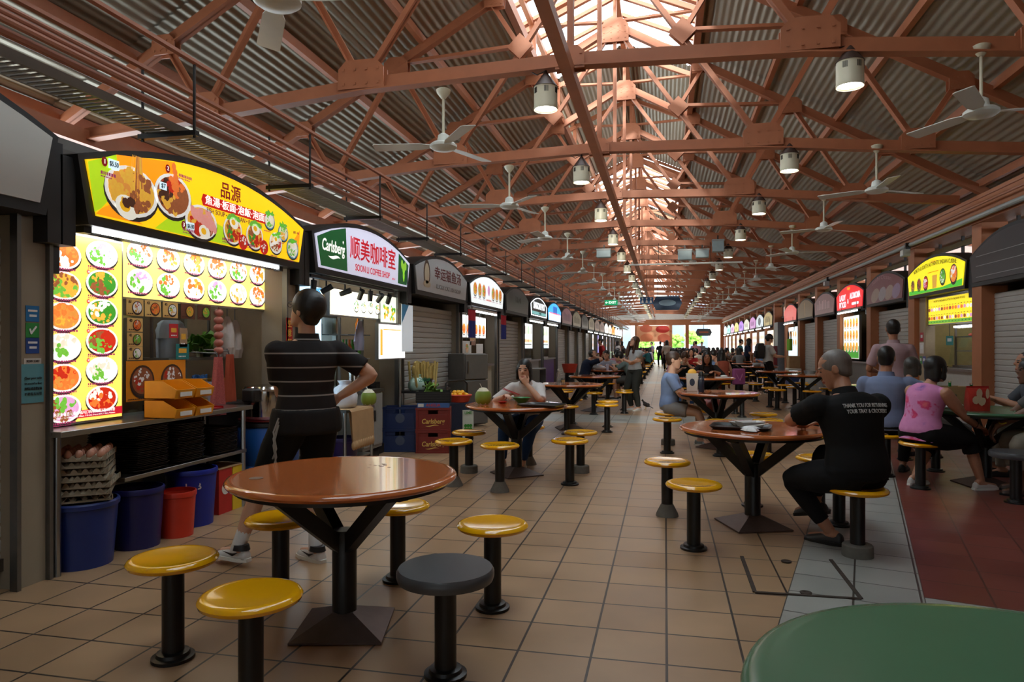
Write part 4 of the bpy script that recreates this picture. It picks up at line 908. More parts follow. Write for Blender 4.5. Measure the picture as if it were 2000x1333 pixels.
cols_ = ((20, 110, 60), (16, 90, 50), (40, 60, 40), (200, 60, 40), (230, 200, 60), (30, 60, 130))
for si, z in enumerate((.5, .84, 1.18, 1.5)):
    for j in range(8): bottle((-4.18, 7.25+.086*j, z), cols_[(si*3+j//3) % 6], f'chilled bottle in the glowing drinks fridge, on its {["lowest", "second", "third", "top"][si]} shelf', f'chilled bottles on the {["lowest", "second", "third", "top"][si]} fridge shelf', .9)
my, L = lightbox('menu_lightbox', -1, -3.52, 6.85, 8.12, 1.70, 1.98, 'washed-out yellow menu light box under the spotlights', (255, 248, 214), 2.0)
b = MB(); [dish(b, -.0+.2*i, 1.83, .08, -.002, ['yolk', 'green', 'white'], 'bowl', 1, 12, i+200, 'white') for i in range(4)]; obj('print', b, P2, my, smooth=0)
m3, L = lightbox('menu_lightbox', -1, -3.50, 8.16, 8.72, 1.66, 2.0, 'fruit juice menu light box at the end of the coffee shop stall', (240, 246, 226), 1.0)
b = MB()
for i in range(50): b.m = FK.index(random.choice(['leaf', 'yolk', 'green', 'noodle', 'white'])); b.disc(random.uniform(-.2, .2), random.uniform(1.7, 1.87), random.uniform(.015, .04), random.uniform(.01, .03), -.002-i*.00005, 9, rot=random.uniform(0, 3))
obj('print', b, P2, m3, smooth=0)
pb, L = lightbox('price_board', -1, -3.36, 7.78, 8.62, 1.2, 1.62, 'white glowing price board in a steel frame above the sugar cane', (246, 250, 250), 2.2, cat='price board', depth=.05)
b = MB(); b.rect(-L+.03, -L+.1, 1.24, 1.56, -.001); b.rect(-L+.12, L-.04, 1.55, 1.565, -.001); [caption(b, -L+.2, 1.5-.05*i, .3, -.001, i, 'blue', .008) for i in range(6)]; obj('print', b, P2, pb, smooth=0)
obj('stand', MB().tube([(L-.1, .03, 1.19), (L-.1, .03, .0)], .018), STEEL, pb)
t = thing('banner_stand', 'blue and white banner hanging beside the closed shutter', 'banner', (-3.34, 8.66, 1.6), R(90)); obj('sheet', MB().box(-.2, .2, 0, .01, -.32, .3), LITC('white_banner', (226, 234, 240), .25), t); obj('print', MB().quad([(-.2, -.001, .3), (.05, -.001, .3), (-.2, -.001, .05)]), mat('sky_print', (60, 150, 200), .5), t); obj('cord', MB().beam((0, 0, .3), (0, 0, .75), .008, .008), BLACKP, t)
tubelight(-1, -4.3, 6.5, 8.5, 2.36, 'added fill tube deep inside the coffee shop stall', 45); tubelight(-1, -4.6, 3.9, 5.8, 2.36, 'added fill tube deep inside the noodle stall', 22)  # both tubes are added to brighten the dark stall interiors
struct('wall_stall_back', MB().box(-4.75, -4.7, 6.15, 8.8, 0, 2.5), mat('pale_stall_wall', (196, 190, 178), .5)); struct('wall_stall_back', MB().box(-4.75, -4.7, 3.4, 6.05, 0, 2.5), mat('beige_stall_tiles', (190, 164, 134), .4))
rk = thing('goods_rack', 'narrow rack with bottles and hanging plastic bags behind the price board', 'rack', (-3.75, 8.05, 0), R(90))
for z in (.8, 1.2, 1.5): obj('shelf', MB().box(-.3, .34, 0, .25, z-.015, z), GREYP, rk)
for x in (-.3, .34): obj('post', MB().box(x-.015, x+.015, .1, .13, 0, 1.7), GREYP, rk)
for j in range(6): bottle((-3.86, 7.84+.085*j, 1.2), ((80, 180, 60), (60, 150, 70), (240, 130, 30), (90, 190, 60), (40, 40, 40), (120, 200, 80))[j], f'cordial bottle, {ORD[j]} from the fridge on the middle rack shelf', 'bottles on the rack', 1.0)
bottle((-3.86, 8.25, 1.5), (246, 140, 20), 'orange squash bottle on the top rack shelf', None, 1)
t = thing('plastic_bags', 'bunch of clear plastic bags hanging in front of the rack', 'bags', (-3.68, 7.92, 1.66)); b = MB(); b.rings([[((.04+.02*math.sin(3*a+z_*9))*math.cos(a)*w_, (.1+.03*math.sin(4*a+z_*13))*math.sin(a)*w_, -z_) for a in [2*PI*j/18 for j in range(18)]] for z_, w_ in ((0, .4), (.1, .8), (.25, 1), (.36, .85))]); obj('film', b, mat('lilac_film', (200, 200, 224), .3), t); obj('hook', MB().tube([(0, 0, 0), (.0, 0, .36)], .005), DARKSTEEL, t)
# counters in front of the drinks stall
gc = thing('grey_cabinet', 'pale grey low cabinet beside the blue beer crates', 'cabinet', (-3.42, 7.72, 0), R(90)); obj('body', MB().box(-.28, .28, 0, .5, .12, .8), mat('pale_grey_laminate', (150, 148, 142), .5), gc, bevel=.004); obj('top', MB().box(-.3, .3, -.02, .5, .8, .83), STEEL, gc)
for x in (-.14, .14): d_ = obj('door', MB().box(x-.13, x+.13, -.012, 0, .16, .78), MATS['pale_grey_laminate'], gc, bevel=.003); obj('handle', MB().box(x*.2-.01, x*.2+.01, -.03, -.012, .45, .58), STEEL, d_)
obj('plinth', MB().box(-.26, .26, .03, .5, 0, .12), BLACKP, gc)
lathe_thing('glass_jar', 'large clear lidded jar on the grey cabinet', 'jar', (-3.6, 7.85, .831), [(.06, 0), (.062, .15), (.05, .17)], glassmat('jar_glass', gloss=.2), extra=[('lid', [(.055, .17), (.055, .19), (.01, .2)], STEEL)]); lathe_thing('steel_pot', 'tall steel pot on the grey cabinet', 'pot', (-3.62, 7.66, .831), [(.07, 0), (.07, .2)], CHROME, extra=[('lid', [(.075, .2), (.075, .21), (.01, .225)], CHROME)])
stt = thing('steel_table', 'small steel work table draped with brown cardboard', 'table', (-3.2, 6.93, 0), R(90)); obj('top', MB().box(-.36, .36, 0, .5, .66, .69), STEEL, stt)
for x in (-.33, .33):
    for y in (.03, .46): obj('leg', MB().tube([(x, y, 0), (x, y, .66)], .018), STEEL, stt)
obj('under_shelf', MB().box(-.34, .34, .03, .47, .14, .155), STEEL, stt)
cb = thing('brown_cardboard', 'sheet of brown cardboard hanging over the edge of the steel table', 'cardboard', (-3.19, 6.86, .695), R(90)); cbm = mat('brown_paper', (176, 140, 98), .8, var=.2, scale=8)
obj('sheet', MB().rings([[(-.3, .4, 0), (.24, .4, 0)], [(-.3, -.03, .002), (.24, -.03, .002)], [(-.3, -.05, -.02), (.25, -.05, -.02)], [(-.28, -.06, -.34), (.25, -.06, -.36)], [(-.28, -.052, -.34), (.25, -.052, -.36)], [(-.3, -.02, -.02), (.25, -.02, -.02)]], False, False, loop=False), cbm, cb)
b = MB()
for i in range(9): b.ball((-.25+.058*i, -.055, -.37), (.04, .02, .05), 8, 5)
obj('torn_edge', b, cbm, cb)
def film_bag(label, loc, s_, m, name='plastic_bag'):
    t = thing(name, label, 'bag', loc); b = MB(); b.rings([[(s_[0]*w_*math.cos(a)*(1+.12*math.sin(5*a+z_*20)), s_[1]*w_*math.sin(a)*(1+.12*math.cos(4*a+z_*15)), s_[2]*z_) for a in [2*PI*j/20 for j in range(20)]] for z_, w_ in ((0, .75), (.15, 1), (.5, 1.02), (.8, .75), (.95, .4), (1.1, .55))]); obj('film', b, m, t, smooth=60); obj('knot', MB().ball((0, 0, s_[2]*.98), (s_[0]*.3, s_[1]*.3, .02), 8, 5), m, t); return t
film_bag('knotted white plastic bag on the brown cardboard', (-3.33, 6.8, .70), (.13, .14, .26), mat('bag_white', (216, 218, 226), .35, var=.2))
def coconut(label, loc, s_=1):
    t = thing('coconut', label, 'coconut', loc, 0, 'young green coconuts'); cm = mat('coconut_husk', (128, 150, 52), .5, var=.2, scale=6); wm_ = mat('coconut_white', (226, 218, 190), .7, var=.08)
    r = .083*s_; obj('husk', MB().lathe([(r*.6, 0), (r*.95, .03*s_), (r*1.04, .075*s_), (r*.98, .115*s_), (r*.8, .14*s_)], (0, 0, 0), 18), cm, t); obj('cut_top', MB().lathe([(r*.8, .14*s_), (r*.45, .172*s_), (r*.05, .178*s_)], (0, 0, 0), 9, True, True), wm_, t, smooth=0); obj('cut_base', MB().lathe([(r*.68, 0), (r*.97, .04*s_)], (0, 0, 0), 7), wm_, t, smooth=0); obj('straw', MB().tube([(0, 0, .15*s_), (-.03, -.02, .22*s_)], .004, 6), WHITEP, t); return t
coconut('green coconut beside the white bag on the steel table', (-3.2, 7.12, .70))
bin_('dark purple basin under the steel table', (-3.38, 6.86, .156), .17, .22, (50, 36, 96))
CR = {}
def crate(loc, col, label, letters='', rz=R(90), dims=(.43, .3, .285), badge=None):
    t = thing('bottle_crate', label, 'crate', loc, rz, 'plastic bottle crates'); w, d, h = dims; m_ = mat('crate_%d_%d_%d' % col, col, .45)
    m = MB(); q = .014
    m.box(-w/2, w/2, 0, q, .0, h*.72).box(-w/2, -w*.14, 0, q, h*.72, h*.9).box(w*.14, w/2, 0, q, h*.72, h*.9).box(-w/2, w/2, 0, q, h*.9, h).box(-w/2, w/2, d-q, d, 0, h).box(-w/2, -w/2+q, 0, d, 0, h).box(w/2-q, w/2, 0, d, 0, h).box(-w/2, w/2, 0, d, 0, q)
    for x in (-w/2, w/2-.03): m.box(x, x+.03, -.008, 0, 0, h)
    obj('body', m, m_, t, bevel=.003); obj('rim', MB().box(-w/2-.006, w/2+.006, -.01, 0, h-.025, h).box(-w/2-.006, w/2+.006, -.01, 0, 0, .02), m_, t)
    if letters: text(letters, .085, 0, h*.4, -.003, t, mat('crate_print', (226, 186, 96), .5), bold=.02, width=.29, shear=.15, name='brand_lettering'); obj('swash', MB().rings([[(-.1+.02*i, -.002, h*.2-.008*math.sin(i/9*6)), (-.1+.02*i, -.002, h*.2+.014*math.sin(i/9*PI)-.008*math.sin(i/9*6))] for i in range(10)], False, False, loop=False), MATS['crate_print'], t)
    if badge: b = MB(); b.disc(0, h*.5, .06, .06, -.002, 16); obj('badge', b, mat('badge_%d_%d_%d' % badge, badge, .5), t)
    return t
redc = (124, 36, 28); bluec = (24, 46, 92)
crate((-2.86, 8.30, 0), redc, 'dark red beer crate at the bottom of its stack, lettered in gold', 'Carlsberg', R(15)); crate((-2.86, 8.30, .287), redc, 'dark red beer crate on top of its stack, lettered in gold', 'Carlsberg', R(14))
for z, n in ((0, 'lower'), (.287, 'upper')): crate((-3.31, 8.32, z), bluec, f'{n} blue crate just beside the red beer crates', '', R(15), badge=(80, 90, 110)); crate((-3.74, 8.05, z+.12), bluec, f'{n} blue crate standing near the grey cabinet', '', R(15), (.40, .3, .285), (190, 150, 90) if z else (90, 100, 120))
stp = struct('trim_22', MB().box(-4.7, -3.5, 7.9, 8.6, 0, .118), MATS['dark_kerb'])
bluew = thing('drink_carton', 'flat blue printed drinks carton on the red beer crates', 'carton', (-2.86, 8.31, .575), R(15)); obj('box', MB().box(-.2, .2, 0, .28, 0, .06), mat('carton_blue', (60, 100, 160), .5), bluew); text('ANGLIA', .05, 0, .03, -.002, bluew, mat('carton_red', (200, 60, 40), .5), bold=.02); obj('print', MB().rect(-.19, -.12, .01, .05, -.001), WHITEP, bluew)
def blackbox(label, loc, w, d, h):
    t = thing('black_crate', label, 'crate', loc, R(15), 'black open crates'); m = MB(); q = .012
    m.box(-w/2, w/2, 0, q, 0, h).box(-w/2, w/2, d-q, d, 0, h).box(-w/2, -w/2+q, 0, d, 0, h).box(w/2-q, w/2, 0, d, 0, h).box(-w/2, w/2, 0, d, 0, q); obj('body', m, BLACKP, t)
    b = MB(); [b.box(-w/2-.003, w/2+.003, -.004, 0, z, z+.006) for z in [h*.2*i for i in range(1, 5)]]; obj('ridge', b, mat('dark_grey_plastic', (50, 48, 48), .5), t); return t
blackbox('black crate of leaves and papers on the red beer crates', (-2.86, 8.31, .636), .44, .3, .14); blackbox('black crate on the blue crates by the grey cabinet', (-3.74, 8.05, .693), .42, .3, .2)
leafy('bunch of green leaves and white paper in the black crate', (-2.9, 8.45, .65), (120, 160, 70), 20, .1, name='leaf_bundle')
ctb = thing('dark_side_table', 'dark table behind the beer crates carrying the sugar cane', 'table', (-3.0, 9.16, 0), R(90)); obj('top', MB().box(-.42, .62, .1, .5, .72, .75), mat('dark_top', (44, 42, 42), .5), ctb)
for x in (-.38, .58): 
    for y in (.14, .46): obj('leg', MB().tube([(x, y, 0), (x, y, .72)], .015), STEEL, ctb)
for i in range(38):
    y = 8.80+.021*i+random.uniform(-.01, .01); x = -3.3+random.uniform(-.08, .06); h = random.uniform(.3, .4)
    m = MB(); a = random.uniform(-.12, .12)+(y-9.2)*.75; nd = 6; pts = []; rr_ = []
    for j in range(nd*2+1):
        pts.append((x+random.uniform(-.02, .02)*0, y+a*h*j/(nd*2), .752+h*j/(nd*2))); rr_.append(.0195 if j % 2 else .016)
    m.tube(pts, rr_, 7)
    tag(obj('sugar_cane', m, mat('cane', (200, 176, 104), .5, var=.25, scale=18)), 'peeled pale stick of sugar cane in the upright bundle by the shutter', 'sugar cane', 'sugar cane sticks in the bundle')
pail = lathe_thing('black_pail', 'black pail in front of the sugar cane', 'pail', (-3.0+-.22, 9.0, .751), [(.085, 0), (.11, .15), (.105, .15), (.08, .01)], BLACKP, 'bucket', extra=[('rim', [(.108, .14), (.116, .143), (.114, .155), (.105, .155)], BLACKP)])
cbag = film_bag('clear bag with green lettering beside the black pail', (-3.28, 8.86-.0, .751), (.11, .12, .2), mat('bag_mint', (176, 206, 190), .3, var=.15)); l = text('CENTAM', .07, 0, 0, 0, cbag, mat('mint_ink', (20, 120, 80), .5), bold=.02, width=.2); l.rotation_euler = (0, 0, R(60)); l.location = (.125, -.06, .15)
lathe_thing('plastic_cup', 'stack of clear plastic cups leaning by the sugar cane', 'cup', (-3.2, 9.22, .751), [(.03, 0), (.045, .12), (.042, .12), (.028, .005)], mat('milky_plastic', (206, 206, 222), .4), 'cup', extra=[('rim', [(.045, .12), (.048, .123), (.045, .126)], MATS['milky_plastic'])])
tly = thing('shopping_trolley', 'upright shopping trolley with a dark frame beside the beer crates', 'trolley', (-2.66, 8.86, 0), R(30)); obj('bag', MB().box(-.18, .18, 0, .24, .09, .6), mat('navy_fabric', (36, 42, 62), .8, var=.3, scale=40), tly, bevel=.02); obj('handle', MB().tube([(-.15, .27, .1), (-.15, .27, .84), (-.11, .27, .88), (.11, .27, .88), (.15, .27, .84), (.15, .27, .1)], .012), BLACKM, tly)
for x in (-.17, .17): obj('wheel', MB().lathe([(.06, -.012), (.06, .012)], (0, 0, 0), 18), BLACKP, tly, loc=(x, .24, .061), rot=(0, R(90), 0))
obj('front_poster', MB().box(.02, .17, -.012, -.004, .12, .5), mat('poster_white', (206, 214, 200), .5), tly); text('LIME', .05, .095, .46, -.015, tly, mat('green_ink', (60, 150, 50), .5), bold=.02); q = MB(); [q.disc(.06+.035*(i % 3), .2+.045*(i//3), .022, .022, -.014, 10) for i in range(9)]; obj('lime_print', q, MATS['green_ink'], tly)
bk = thing('fruit_basket', 'shallow red basket of oranges and lemons on the trolley', 'basket', (-2.72, 8.97, .602)); obj('basket', MB().lathe([(.13, 0), (.17, .09), (.165, .09), (.125, .008)], (0, 0, 0), 24), mat('basket_red', (206, 70, 50), .5), bk); obj('rim', MB().lathe([(.165, .085), (.178, .088), (.174, .098), (.165, .098)], (0, 0, 0), 24), MATS['basket_red'], bk)
for i in range(14):
    a = i*2.4; r_ = .115*math.sqrt(i/14); fo = obj('citrus_fruit', MB().ball((0, 0, 0), (.034, .034, .032), 14, 8), mat('citrus', (240, 176, 30), .45, var=.08)) if i == 0 else fo.copy()
    if i: C.objects.link(fo)
    fo.location = (-2.72+r_*math.cos(a), 8.97+r_*math.sin(a), .695 if i > 5 else .725); tag(fo, 'yellow-orange citrus fruit in the red basket on the trolley', 'fruit', 'citrus fruit in the red basket')
f2 = thing('grey_fridge', 'old grey two-door fridge standing in front of the lit food stall', 'fridge', (-3.1, 11.2, 0), R(55)); obj('body', MB().box(-.24, .24, .02, .5, .03, 1.23), mat('fridge_grey', (112, 110, 106), .4, .3), f2, bevel=.012)
for z0, z1 in ((.05, .78), (.8, 1.22)): d_ = obj('door', MB().box(-.24, .24, -.03, .015, z0, z1), MATS['fridge_grey'], f2, bevel=.01); obj('handle', MB().box(-.21, -.19, -.05, -.03, z0+.1, z0+.3), DARKSTEEL, d_)

# ------------------------------------------------------------------ the remaining stalls on that side
s3 = stall_sign(-1, 1, 'unlit white arched sign of the fish soup stall over a closed shutter', (186, 186, 186))
text('幸运猫鱼汤', .2, .22, 2.44, -.003, s3, mat('maroon_ink', (110, 40, 36), .5), bold=.012, width=1.35, name='characters'); text('LUCKY CAT FISH SOUP', .09, .25, 2.25, -.003, s3, mat('grey_ink', (130, 124, 120), .5), width=1.25)
q = MB(); q.disc(-.8, 2.40, .14, .2, -.002); q.m = 1; q.disc(-.8, 2.4, .1, .15, -.003); q.disc(-.8, 2.25, .16, .05, -.003); obj('emblem', q, [mat('brown_ink', (90, 66, 50), .5), mat('cream_ink', (200, 180, 150), .5)], s3)
shutter(-1, 1, 'closed roller shutter under the fish soup sign')
s4 = stall_sign(-1, 2, 'lit white arched sign with seven small bowls, next to the fish soup sign', (232, 240, 240), lit_e=.9)
b = MB()
for i, x in enumerate((-.98, -.66, -.36, .36, .66, .96)): dish(b, x, 2.40, .14, -.002, ['chili', 'prawn', 'leaf', 'noodle'], 'bowl', 1, 18, 300+i, 'broth'); caption(b, x-.1, 2.23, .2, -.004, i)
b.m = FK.index('pink'); b.disc(0, 2.43, .1, .1, -.003); caption(b, -.2, 2.24, .4, -.004, 4, 'chili', .03); obj('print', b, palette(.6), s4, smooth=0)
tubelight(-1, -3.42, 11.95, 14.0, 2.0, 'tube light under the sign with seven small bowls', 12)
m4, L = lightbox('menu_lightbox', -1, -3.6, 12.0, 13.75, 1.52, 1.92, 'lit white menu with a row of bowls beside the red and blue curtain', (250, 250, 246), 1.1)
b = MB(); [dish(b, -.7+.28*i, 1.68, .12, -.002, ['prawn', 'noodle', 'chili'], 'bowl', 1, 14, i+320, 'broth') for i in range(6)]; obj('print', b, P2, m4, smooth=0); obj('hanger', MB().beam((-.6, .03, 1.93), (-.6, .03, 2.5), .012, .012).beam((.6, .03, 1.93), (.6, .03, 2.5), .012, .012), DARKSTEEL, m4)
for y, x0, lb in ((11.66, -3.3, 'red and blue hanging curtain at the near edge of the lit white stall'), (14.0, -3.28, 'red and blue hanging curtain at the far edge of the lit white stall')):
    t = thing('hanging_curtain', lb, 'curtain', (x0, y, 2.0), R(90)); w_ = .24
    for nm, z0, z1, c_ in (('red_half', -.2, 0, (176, 30, 44)), ('blue_half', -.5, -.2, (24, 34, 110))): obj(nm, MB().rings([[(-w_+2*w_*j/10*(1), -.012*math.sin(j*1.9)+dy, z0 if k_ else z1) for j in range(11)] for k_, dy in ((0, 0), (1, 0))], False, False, loop=False), mat('cloth_%d' % c_[2], c_, .8), t)
    obj('rod', MB().tube([(-.26, 0, 0), (.26, 0, 0)], .01).tube([(0, 0, 0), (0, .0, .12), (0, .3, .14)], .008), BLACKM, t)
for y, z, w, h, c_, lb in ((12.2, 1.3, .6, .3, (216, 216, 214), 'white poster with a dark round bowl above the grey fridge'), (13.1, 1.15, .5, .5, (226, 224, 222), 'tall white poster with four small bowls'), (12.6, 1.46, .4, .18, (150, 90, 60), 'brown photo poster under the lit white menu')):
    t = thing('food_poster', lb, 'poster', (-3.55, y, z), R(90)); obj('sheet', MB().box(-w/2, w/2, 0, .004, -h/2, h/2), mat('card_%d_%d_%d' % c_, c_, .4), t); b = MB(); n_ = 1 if c_[0] == 216 else 4
    for i in range(n_): dish(b, (i-(n_-1)/2)*w/n_, .02, min(h*.38, w/n_*.45), -.002, ['noodle', 'leaf', 'prawn', 'white'], 'bowl', .9, 18, 340+i, 'broth')
    obj('print', b, palette(.05), t, smooth=0); obj('cord', MB().beam((0, .01, h/2), (0, .01, 2.5-z), .008, .008), DARKSTEEL, t)
def counter_unit(label, side, k, col, X=None, h=.95, y0=.25, y1=2.4):
    t = thing('stall_counter', label, 'counter', (X or (-3.55 if side < 0 else 4.6), TY(k)+(y0+y1)/2, 0), R(90 if side < 0 else -90)); L = (y1-y0)/2
    obj('front', MB().box(-L, L, 0, .04, .05, h), mat('counter_%d_%d_%d' % col, col, .45), t); obj('worktop', MB().box(-L-.02, L+.02, -.06, .45, h, h+.04), STEEL, t); obj('plinth', MB().box(-L, L, .03, .4, 0, .05), BLACKP, t); obj('side_panel', MB().box(-L, -L+.03, .04, .42, .05, h).box(L-.03, L, .04, .42, .05, h), MATS['counter_%d_%d_%d' % col], t); return t
counter_unit('pale tiled counter of the lit white stall', -1, 2, (190, 180, 160))
s5 = stall_sign(-1, 3, 'dark unlit arched sign between the lit white stall and the Vietnamese stall', (58, 56, 54)); shutter(-1, 3, 'closed roller shutter under the dark unlit sign'); text('美味小食', .16, 0, 2.42, -.003, s5, mat('faint_ink', (84, 80, 76), .5))
s6 = stall_sign(-1, 4, 'black arched sign with a white glowing outline and white letters', (24, 26, 28))
ar = arch(2.36, 2.46, 2.16, 2.46, 2.66); m = MB(); m.rings([[(x, -.004, z) for x, z in ar+ar[:1]], [(x*.94, -.004, 2.16+.02+(z-2.16)*.93) for x, z in ar+ar[:1]]], False, False, loop=False); obj('glowing_outline', m, mat('neon_white', (245, 250, 255), .4, var=0, emit=3), s6)
text('SAIGON PHO', .24, 0, 2.43, -.004, s6, mat('neon_letters', (245, 250, 255), .4, var=0, emit=1.6), bold=.03, width=1.7); obj('band', MB().rect(-1.1, 1.1, 2.2, 2.28, -.003), LITC('teal_band', (120, 190, 190), .8), s6); text('VIETNAMESE', .07, .1, 2.24, -.005, s6, MATS['black_ink'])
s7 = stall_sign(-1, 5, 'glowing blue and white arched sign beyond the Vietnamese stall', (60, 170, 245), lit_e=1.3)
q = MB(); q.quad([(-1.17, -.001, 2.14), (1.17, -.001, 2.14), (1.2, -.001, 2.36), (-1.2, -.001, 2.36)]); q.m = 1; q.rect(-.4, .4, 2.36, 2.58, -.002); q.m = 2; caption(q, -1, 2.36, 2, -.003, 2, h=.05); q.mi = [i if i < 3 else 2 for i in q.mi]; obj('print', q, [LITC('paper', (250, 246, 246), 1.5), LITC('midblue', (40, 110, 200), .9), LITC('rosy', (240, 90, 110), 1.0)], s7)
for k, c_, lb, e in ((6, (196, 130, 140), 'unlit pink arched sign, first closed stall beyond the blue sign', 0), (7, (176, 160, 120), 'unlit gold arched sign next to the pink one', 0), (8, (50, 48, 46), 'dark arched sign beyond the gold one', 0), (9, (184, 170, 130), 'cream arched sign beyond the dark one', .1), (10, (190, 160, 136), 'beige arched sign, second beyond the dark one', .1), (11, (186, 160, 150), 'pinkish arched sign above a violet glow', .15),
                    (12, (240, 240, 236), 'glowing white arched sign, first of the bright far ones', 1), (13, (236, 226, 216), 'glowing cream arched sign, second of the bright far ones', 1), (14, (246, 170, 60), 'glowing orange arched sign among the bright far ones', 1), (15, (246, 244, 240), 'glowing white arched sign just beyond the orange one', 1.3), (16, (236, 236, 240), 'white arched sign, second from the far end', 1), (17, (230, 226, 226), 'white arched sign at the far end of that row', 1)):
    sg = stall_sign(-1, k, lb, c_, lit_e=e)
    q = MB(); rn = random.Random(k)
    for i in range(9): x = -.9+.2*i; q.rect(x, x+.09, 2.24, 2.44+rn.uniform(0, .1), -.002)
    obj('characters', q, mat('sign_stroke_%d' % k, tuple(int(v*.6+30*rn.random()) for v in c_), .5, emit=e*.4), sg)
    if k in (6, 7, 8, 9): shutter(-1, k, f'closed roller shutter under the {["pink", "gold", "dark", "cream"][k-6]} arched sign')
    if k in (9, 10, 11, 12, 13, 14, 15, 16, 17): tubelight(-1, -3.42, TY(k)+.3, TY(k)+2.4, 2.02, f'tube light under arched sign, {ORD[k-9]} beyond the gold sign', 8)
    if k >= 10:
        mb_, L = lightbox('menu_lightbox', -1, -3.6, TY(k)+.3, TY(k)+1.9, .95, 1.95, f'glowing menu board of the open stall, {ORD[k-10]} of the far row', (236, 236, 250) if k != 11 else (150, 140, 240), 1.0)
        b = MB(); [dish(b, -.55+.36*(i % 4), 1.7-.28*(i//4), .12, -.002, ['prawn', 'noodle', 'leaf'], 'bowl', 1, 6, i+k, 'broth') for i in range(8)]; obj('print', b, P2, mb_, smooth=0)
        counter_unit(f'stall counter, {ORD[k-10]} of the far row of open stalls', -1, k, (120, 112, 104))
for k, nm in ((4, 'Vietnamese stall'), (5, 'blue sign stall')):
    tubelight(-1, -3.42, TY(k)+.3, TY(k)+2.4, 2.02, f'tube light under the sign of the {nm}', 12)
    mb_, L = lightbox('menu_lightbox', -1, -3.6, TY(k)+.3, TY(k)+1.7, 1.3, 1.95, f'bright white menu with drinks pictures at the {nm}', (240, 250, 250), 1.2)
    b = MB()
    for i in range(10): b.m = FK.index(random.choice(['green', 'dark', 'noodle'])); b.rect(-.6+.12*i, -.54+.12*i, 1.68, 1.9, -.002); b.m = FK.index(random.choice(['prawn', 'noodle'])); b.disc(-.57+.12*i, 1.5, .05, .05, -.002, 10)
    obj('print', b, P2, mb_, smooth=0); counter_unit(f'counter of the {nm}', -1, k, (150, 150, 150) if k == 4 else (86, 50, 130))
    g_ = thing('display_case', f'glass display case on the counter of the {nm}', 'display case', (-3.6, TY(k)+1.0, .992), R(90)); obj('glass', MB().box(-.5, .5, 0, .4, .04, .4), glassmat('case_glass', gloss=.15), g_); obj('base', MB().box(-.52, .52, -.01, .42, 0, .04), STEEL, g_); obj('top', MB().box(-.52, .52, -.01, .42, .4, .43), STEEL, g_)
rb_ = thing('red_basket', 'red plastic basket on a stool beside the closed shutters', 'basket', (-3.2, 23.6, 0)); obj('basket', MB().lathe([(.2, .45), (.28, .75), (.27, .75), (.19, .47)], (0, 0, 0), 20), mat('basket_red', (206, 70, 50), .5), rb_); obj('stand', MB().lathe([(.18, 0), (.15, .45)], (0, 0, 0), 16), BLACKP, rb_)
cl_ = thing('cool_box', 'pale grey cool box on the floor beside the empty tables', 'cool box', (-2.6, 12.9, 0), R(90)); obj('body', MB().box(-.5, .5, 0, .45, 0, .38), mat('pale_box', (160, 172, 178), .4), cl_, bevel=.02); obj('lid', MB().box(-.51, .51, -.01, .46, .38, .44), WHITEP, cl_, bevel=.015)
pl_ = thing('steel_rack', 'steel rack with pots in front of the Vietnamese stall', 'rack', (-3.1, 17.7, 0), R(90))
for z in (.3, .75): obj('shelf', MB().box(-.5, .5, 0, .35, z, z+.03), STEEL, pl_)
for x in (-.48, .48): obj('leg', MB().box(x-.02, x+.02, .0, .35, 0, .75), STEEL, pl_)
# ------------------------------------------------------------------ stalls on the Indian-food side
RK = dict(z0=2.27, zs=2.64, zp=2.88, w=2.56)
r2 = stall_sign(1, 2, 'glowing yellow and green arched sign of the Indian cuisine stall', (246, 230, 30), lit_e=.85, **RK)
q = MB(); q.quad([(-1.17, -.001, 2.29), (1.17, -.001, 2.29), (1.19, -.001, 2.40), (.4, -.001, 2.33), (-.4, -.001, 2.34), (-1.18, -.001, 2.37)]); q.m = 1; q.rings([[(.14*math.cos(a)*w_, -.001-.0001*w_, 2.80+.03*math.sin(a)*w_) for a in [2*PI*j/10 for j in range(10)]] for w_ in (1, .1)], False, True); obj('colour_print', q, [LITC('grass', (70, 190, 50), .7), LITC('saffron', (240, 190, 20), .8)], r2)
text('NORTH & SOUTH AUTHENTIC INDIAN CUISINE', .1, .02, 2.685, -.003, r2, mat('black_ink2', (30, 26, 10), .5), width=1.9, curve=.07, bold=.006); b = MB(); caption(b, -.25, 2.62, .5, -.003, 2, 'chili', .014)
for i, (x, r_, ks, rim) in enumerate(((-.98, .10, ['meat', 'dark', 'noodle'], 'leaf'), (-.66, .11, ['meat', 'chili', 'dark'], 'leaf'), (-.34, .12, ['chili', 'white', 'pink'], 'rim'), (.42, .13, ['leaf', 'green', 'white'], 'rim'), (.86, .15, ['prawn', 'white', 'noodle'], 'rim'))): dish(b, x, 2.46+(.04 if i > 2 else 0), r_, -.003, ks, rim, 1.1, 24, 400+i, ks[0])
b.m = FK.index('noodle'); b.quad([(-.02, -.003, 2.34), (.16, -.003, 2.34), (.19, -.003, 2.56), (-.04, -.003, 2.56)]); obj('food_print', b, palette(.55), r2, smooth=0)
mr, L = lightbox('menu_lightbox', 1, 4.60, 11.88, 13.68, 1.74, 2.18, 'yellow and green lit menu of the Indian cuisine stall', (255, 226, 40), .9)
b = MB()
for r_ in range(2):
    for i in range(16): b.m = FK.index(random.choice(['prawn', 'white', 'pink', 'meat'])); b.disc(-.85+.114*i, 1.99-.15*r_, .05, .032, -.003, 10); b.m = FK.index('rim'); b.rect(-.88+.114*i, -.83+.114*i, 2.04-.15*r_, 2.05-.15*r_, -.004)
